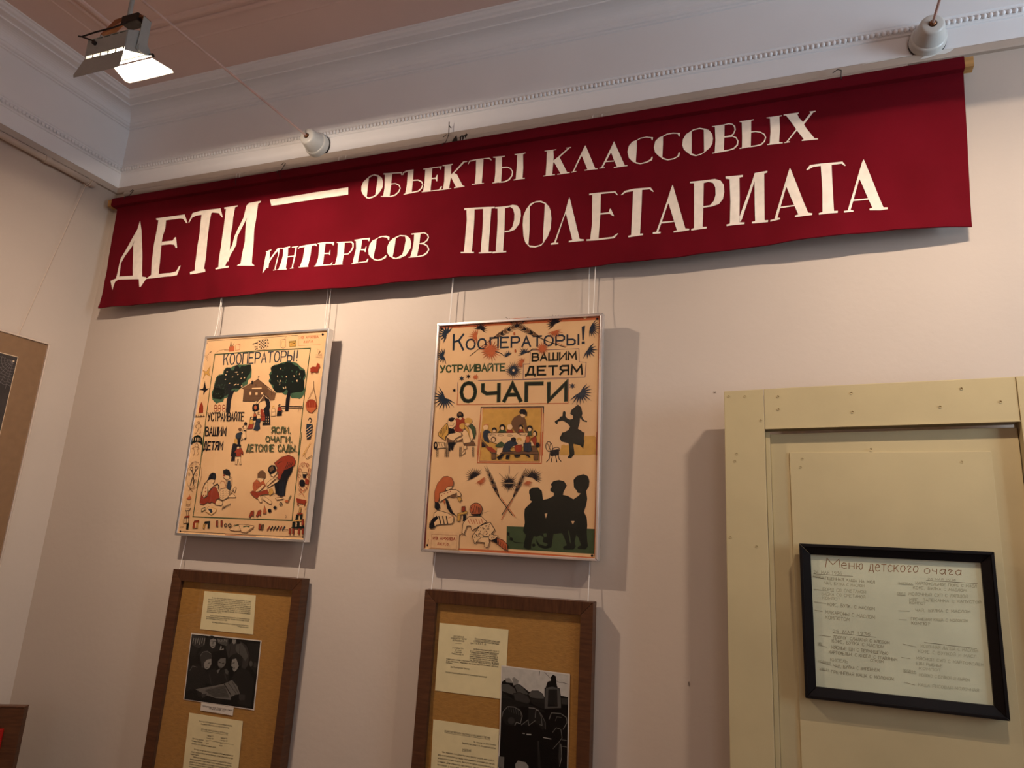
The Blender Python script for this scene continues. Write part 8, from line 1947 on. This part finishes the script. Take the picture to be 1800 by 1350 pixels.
for x, z in ((-2.66, 3.06), (-1.84, 3.07), (-1.105, 3.075), (0.232, 3.075)):
    zz = 3.038 + 0.0185 * (x - x0) / (x1 - x0)
    MB().tube([(x - .018, -.033, z + .018), (x - .004, -.034, z + .026), (x + .006, -.036, z + .020), (x + .002, -.048, zz + .01), (x + .001, -.066, zz - .004), (x + .001, -.068, zz - .014)], .0013, 6).build('wire_hook', M['iron'], ban, True)
for x in (-2.05, -1.83): # gathers tied round the batten
    dz = 0.0185 * (x - x0) / (x1 - x0)
    MB().tube([(x, -.064, 3.036 + dz), (x + .003, -.066, 3.02 + dz), (x + .006, -.064, 3.003 + dz)], .0011, 6).build('thread_tie', M['iron'], ban, True)
for i, (x, z) in enumerate(((-1.108, 3.135),)):
    tag(MB().tube([(x, 0.0, z + .012), (x, -.022, z + .012), (x, -.024, z + .026), (x + .001, -.020, z - .03)], .0016, 6).build('wall_hook', M['iron'], None, True), 'small black wire hook on the cornice above the banner', 'hook')

# ------------------------------------------------------------------ cables and insulators
def insulator(x, label):
    t = thing('ceramic_insulator', label, 'insulator', (x, -0.006, 3.160), group='insulators on the cornice')
    Rm = Matrix.Rotation(PI / 2, 4, 'X')
    MB().lathe([(0.0, -.001), (0.0500, -.001), (0.0515, .002), (0.0515, .006), (0.050, .008)], 36, Rm).build('base_ring', M['iron'], t, True)
    MB().lathe([(0.050, .004), (0.0505, .010), (0.0495, .028), (0.0475, .032), (0.0440, .034), (0.0425, .040), (0.0335, .078), (0.031, .083), (0.026, .0855), (0.012, .0855), (0.0105, .083), (0.0105, .06)], 40, Rm).build('body', M['ceramic'], t, True)
    MB().lathe([(0.0085, .07), (0.0085, .089), (0.0065, .091), (0.0, .091)], 16, Rm).build('brass_sleeve', M['copper'], t, True)
    return t
insulator(-1.700, 'white ceramic cone insulator on the cornice above the left part of the banner')
insulator(0.480, 'white ceramic cone insulator on the cornice above the right end of the banner')
def cable(x0_, x1_, label):
    pts = []
    for k in range(21):
        u = k / 20; pts.append((x0_ * (1 - u) + x1_ * u, -0.090 - 4.905 * u, 3.160 + .006 * u - 0.06 * 4 * u * (1 - u) * .12))
    return tag(MB().tube(pts, 0.0042, 8).build('tensioned_cable', M['cable'], None, True), label, 'cable', 'cables stretched across the room')
cable(-1.700, -1.92, 'taut pinkish cable running from the left insulator past the lit spotlight')
cable(0.480, 0.46, 'taut pinkish cable leaving the right insulator at the top edge of the photo')

# ------------------------------------------------------------------ spotlight with barn doors
def make_lamp():
    t = thing('spotlight', 'grey halogen spotlight with barn doors hanging on the left cable', 'lamp', (-1.66, -0.888, 2.890), group='cable spotlights')
    hw = 0.072
    # cross-section (y, z) of the housing, mouth from A to D
    A, B, Cc, D = (-0.040, -0.030), (-0.042, 0.030), (-0.006, 0.056), (0.036, 0.010)
    def strip(nm, p, q, x0, x1, th=0.0014, m=None):
        (y0, z0), (y1, z1) = p, q; l = math.hypot(y1 - y0, z1 - z0); ny, nz = -(z1 - z0) / l * th, (y1 - y0) / l * th
        return MB().prism([(x0, y0, z0), (x0, y1, z1), (x0, y1 + ny, z1 + nz), (x0, y0 + ny, z0 + nz)], (x1 - x0, 0, 0)).build(nm, m or M['lamp'], t)
    # back sheet between the two rows of slots
    lerp = lambda p, q, u: (p[0] + (q[0] - p[0]) * u, p[1] + (q[1] - p[1]) * u)
    strip('back_sheet', lerp(A, B, .17), lerp(A, B, .92), -hw, hw)
    for u0, u1 in ((0.0, .17), (.92, 1.0)):      # slotted rims: bars between open slots
        for k in range(6):
            x = -hw + .002 + k * (2 * hw - .006) / 5; strip('slot_bar', lerp(A, B, u0), lerp(A, B, u1), x - .0016, x + .0024)
    strip('top_sheet', B, Cc, -hw, hw); strip('front_sheet', Cc, D, -hw, hw)
    for sx in (-1, 1):
        pts = [(sx * hw, y, z) for y, z in (A, B, Cc, D)]
        MB().prism(pts, (sx * .0016, 0, 0)).build('end_cap', M['lamp'], t)
        MB().tube([(sx * (hw + .001), 0.032, .008), (sx * (hw + .010), 0.032, .008)], .0055, 10).build('hinge_knob', M['iron'], t, True)
    # reflector inside
    rf = MB(); n = 9; prof = []
    for k in range(n):
        a = PI * (.12 + .88 * k / (n - 1)); cy, cz = -0.004, 0.004
        prof.append((cy - 0.031 * math.cos(a), cz - .010 - .018 * math.cos(a) + 0.040 * math.sin(a)))
    for x in (-hw + .003, hw - .003):
        for y, z in prof: rf.v.append((x, y, z))
    for k in range(n - 1): rf.f.append((k, k + 1, n + k + 1, n + k))
    rf.build('reflector', M['lamp_in'], t, True)
    MB().tube([(-0.055, -0.004, 0.008), (0.055, -0.004, 0.008)], .0045, 10).build('halogen_tube', M['halogen'], t, True)
    # barn doors: near one drops down towards the room, far one opens to the wall
    def door(nm, p, q, w0, w1, outer, inner):
        (y0, z0), (y1, z1) = p, q; c = .16
        def shape(y_off, z_off):
            return [(-w0, y0 + y_off, z0 + z_off), (w0, y0 + y_off, z0 + z_off), (w1, y0 + (y1 - y0) * (1 - c) + y_off, z0 + (z1 - z0) * (1 - c) + z_off), (w1 * .93, y1 + y_off, z1 + z_off),
                    (-w1 * .93, y1 + y_off, z1 + z_off), (-w1, y0 + (y1 - y0) * (1 - c) + y_off, z0 + (z1 - z0) * (1 - c) + z_off)]
        l = math.hypot(y1 - y0, z1 - z0); nv = (0, -(z1 - z0) / l * .0012, (y1 - y0) / l * .0012)
        d = MB().prism(shape(0, 0), nv).build(nm, outer, t); d.data.materials.append(inner)
        return d
    nd = door('barn_door', (-0.042, -0.0305), (-0.054, -0.094), hw, hw + .012, M['lamp'], M['lamp_in']); nd['label'] = 'unlit near barn door leaf'
    fd = door('barn_door', (0.040, 0.006), (0.100, 0.003), hw, hw + .018, M['lamp'], M['lamp']); fd['label'] = 'brightly lit far barn door leaf'
    # yoke
    yk = MB(); yk.prism([(hw + .004, -.014, -.006), (hw + .004, .014, -.004), (hw + .004, .012, .10), (hw + .004, -.012, .10)], (.002, 0, 0)).build('yoke_arm', M['lamp'], t, False)
    MB().prism([(-hw - .006, -.014, -.006), (-hw - .006, .014, -.004), (-hw - .006, .012, .075), (-hw - .006, -.012, .075)], (.002, 0, 0)).build('yoke_arm', M['lamp'], t, False)
    MB().tube([(hw + .003, 0, .004), (hw + .009, 0, .004)], .012, 14).build('pivot', M['lamp'], t, True)
    MB().prism([(hw + .006, -.012, .098), (hw + .006, .012, .098), (hw - .030, .012, .116), (-hw * .45, .012, .112), (-hw - .006, .012, .075), (-hw - .006, -.012, .075), (-hw * .45, -.012, .112), (hw - .030, -.012, .116)][0:1] +
               [(hw + .006, .012, .098), (hw - .030, .012, .116), (-hw * .45, .012, .112), (-hw - .006, .012, .075), (-hw - .006, -.012, .075), (-hw * .45, -.012, .112), (hw - .030, -.012, .116)], (0, 0, .002)).build('yoke_bridge', M['copper'], t)
    MB().box((-.002, -.016, .090), (.058, .014, .114)).build('terminal_block', M['iron'], t, False, .003)
    MB().tube([(.004, .0, .112), (-.008, .006, .17), (-.016, .012, .262)], .006, 10).build('hanger_rod', M['lamp'], t, True)
    MB().box((-.030, .000, .250), (-.004, .024, .272)).build('cable_clamp', M['iron'], t, False, .003)
    MB().tube([(.020, -.012, .092), (-.010, -.030, .066), (-.050, -.044, .050), (-.088, -.050, .040), (-.100, -.052, .042), (-.086, -.054, .036), (-.052, -.048, .022), (-.040, -.046, .014)], .0022, 8).build('supply_cord', M['iron'], t, True)
    MB().tube([(-.040, -.040, .012), (-.040, -.050, .012)], .006, 10).build('cord_grommet', M['iron'], t, True)
    return t
lamp = make_lamp()
lamp2 = copy_tree(lamp); lamp2.location = (0.50, -0.80, 2.890); lamp2['label'] = 'grey halogen spotlight with barn doors hanging on the right cable, above the photo'
for (x, y), pw, aim in (((-1.66, -0.888), 19.5, (0, 0.50, -0.86)), ((0.50, -0.80), 10.5, (0, 0.30, -0.95))):
    area('halogen_light', (x, y + .004, 2.8875), aim, 0.105, 0.014, pw, (1.0, 0.82, 0.65))

# ------------------------------------------------------------------ picture on the left wall
lp = thing('framed_picture', 'thin metal framed picture with a brown mat and dark cobweb print on the left wall', 'picture', (-2.755, -0.178, 1.20))
LW, LH = 0.72, 1.131   # runs towards -y
def lb(nm, y0, y1, z0, z1, x0, x1, m, bev=0): return MB().box((x0, -y1, z0), (x1, -y0, z1)).build(nm, m, lp, False, bev)
for a in ((0, LW, LH - .006, LH), (0, LW, 0, .006), (0, .006, .006, LH - .006), (LW - .006, LW, .006, LH - .006)): lb('frame_rail', *a, -.016, .004, M['thin_metal'], .001)
lb('mat_board', .006, LW - .006, .006, LH - .006, -.006, -.002, M['mat_board'])
lb('backing', .006, LW - .006, .006, LH - .006, -.014, -.0065, M['board'])
lb('bevel', .1035, LW - .1035, .085, LH - .0835, -.0025, -.0012, M['cream_bevel'])
en = lb('engraving', .106, LW - .106, .088, LH - .0865, -.0025, -.0006, M['engraving'])
cw = MB(); cy, cz = .118, LH - .105
import random as _r; rr = _r.Random(4)
for ring in range(9):
    r0 = .008 + ring * .0105; pts = []
    for k in range(19):
        a = PI * (0.93 + k / 18 * 0.72) ; q = (-(cy - math.cos(a) * r0 * 1.1), cz + math.sin(a) * r0 * (1 + .06 * (k % 2)))
        if -q[0] > .108 and q[1] < LH - .090: pts.append((0.0, q[0], q[1]))
    if len(pts) > 1: cw.tube(pts, .0007, 4)
for k in range(8):
    a = PI * (0.97 + k * .085); cw.tube([(0, -cy, cz), (0, -(cy - math.cos(a) * .10), cz + math.sin(a) * .11)] if (cy - math.cos(a) * .10) > .108 else [(0, -cy, cz), (0, -cy - .0, cz - .004)], .0005, 4)
cw.build('cobweb_lines', M['grey_line'], en)
MB().tube([(.0001, -cy, cz), (.0009, -cy, cz)], .0035, 8).build('cobweb_centre', M['cream_bevel'], en)
lb('glazing', .006, LW - .006, .006, LH - .006, .001, .0018, M['glass'])
MB().tube([(-.045 + .026, .020, 1.888), (-.045 + .040, .022, 1.880), (-.045 + .042, .016, 1.862), (-.045 + .036, 0.008, 1.848), (-.026, -.108, 1.130), (-.012, -.112, 1.10)], .0013, 6).build('hanging_wire', M['hemp'], lp, True)
MB().tube([(-.019, .024, 1.890), (-.003, .026, 1.878), (-.004, .020, 1.850), (-.010, .012, 1.842), (-.014, .002, 1.850), (-.002, .006, 1.838)], .0014, 6).build('cord_knot', M['hemp'], lp, True)
MB().tube([(-.019, -.54, 1.888), (-.005, -.54, 1.862), (-.026, -.60, 1.130)], .0013, 6).build('hanging_wire', M['hemp'], lp, True)

# ------------------------------------------------------------------ dark board standing in the corner
cb = thing('standing_board', 'dark brown wooden board with a red glossy plate standing in the bottom left corner', 'board', (-2.309, -0.300, 0.0), 0.0, math.radians(25.4))
MB().box((-0.47, 0.0, 0.0), (0.0, 0.024, 1.045)).build('panel', M['wood'], cb, False, .003)
MB().box((-0.47, -0.001, 1.045), (0.0, 0.025, 1.050)).build('top_edge', M['wood_h'], cb, False, .002)
MB().box((-0.42, -0.006, 0.55), (-0.046, -0.0005, 0.985)).build('red_plate', M['red_gloss'], cb, False, .004)

# ------------------------------------------------------------------ small marks on the plaster
wb = bpy.data.objects['wall_back']; t2 = bpy.data.objects['trim_2']
M['grime'] = mat('grey_plaster_scuff', (0.33, 0.26, 0.21), 0.8, var=0.2)
def flake(nm, pts, y, m, parent, th=.0008): return MB().prism([(x, y, z) for x, z in pts], (0, th, 0)).build(nm, m, parent)
for x, z in ((-0.5595, 1.352), (0.2365 - .47, 1.29), (-0.2335, 1.287), (-0.155, 2.10), (-1.97, 0.93), (-0.70, 1.83)):
    for k in range(3):
        a = random.random() * PI; l = .0045; flake('scuff_mark', [(x - l * math.cos(a) - .0006, z - l * math.sin(a)), (x - l * math.cos(a) + .0006, z - l * math.sin(a)), (x + l * math.cos(a) + .0005, z + l * math.sin(a)), (x + l * math.cos(a) - .0005, z + l * math.sin(a))], -.0008, M['grime'], wb)
flake('paint_chip', [(0.455, 3.103), (0.47, 3.112), (0.475, 3.122), (0.52, 3.1235), (0.548, 3.122), (0.535, 3.112), (0.52, 3.108), (0.50, 3.110), (0.48, 3.104)], -.0156, M['chip'], t2)
flake('paint_chip', [(0.30, 3.119), (0.33, 3.123), (0.42, 3.124), (0.44, 3.120), (0.40, 3.121), (0.36, 3.119)], -.0156, M['chip'], t2)
flake('torn_patch', [(-1.085, -0.0100), (-1.076, 0.0060), (-1.068, 0.0140), (-1.064, 0.0000), (-1.062, -0.0100)], -.0325, M['iron'], rb)
flake('torn_patch', [(-1.052, -0.0080), (-1.054, 0.0040), (-1.048, 0.0100), (-1.036, 0.0080), (-1.028, 0.0160), (-1.022, 0.0100), (-1.032, -0.0020), (-1.042, -0.0100)], -.0325, M['iron'], rb)
bpy.context.view_layer.update()
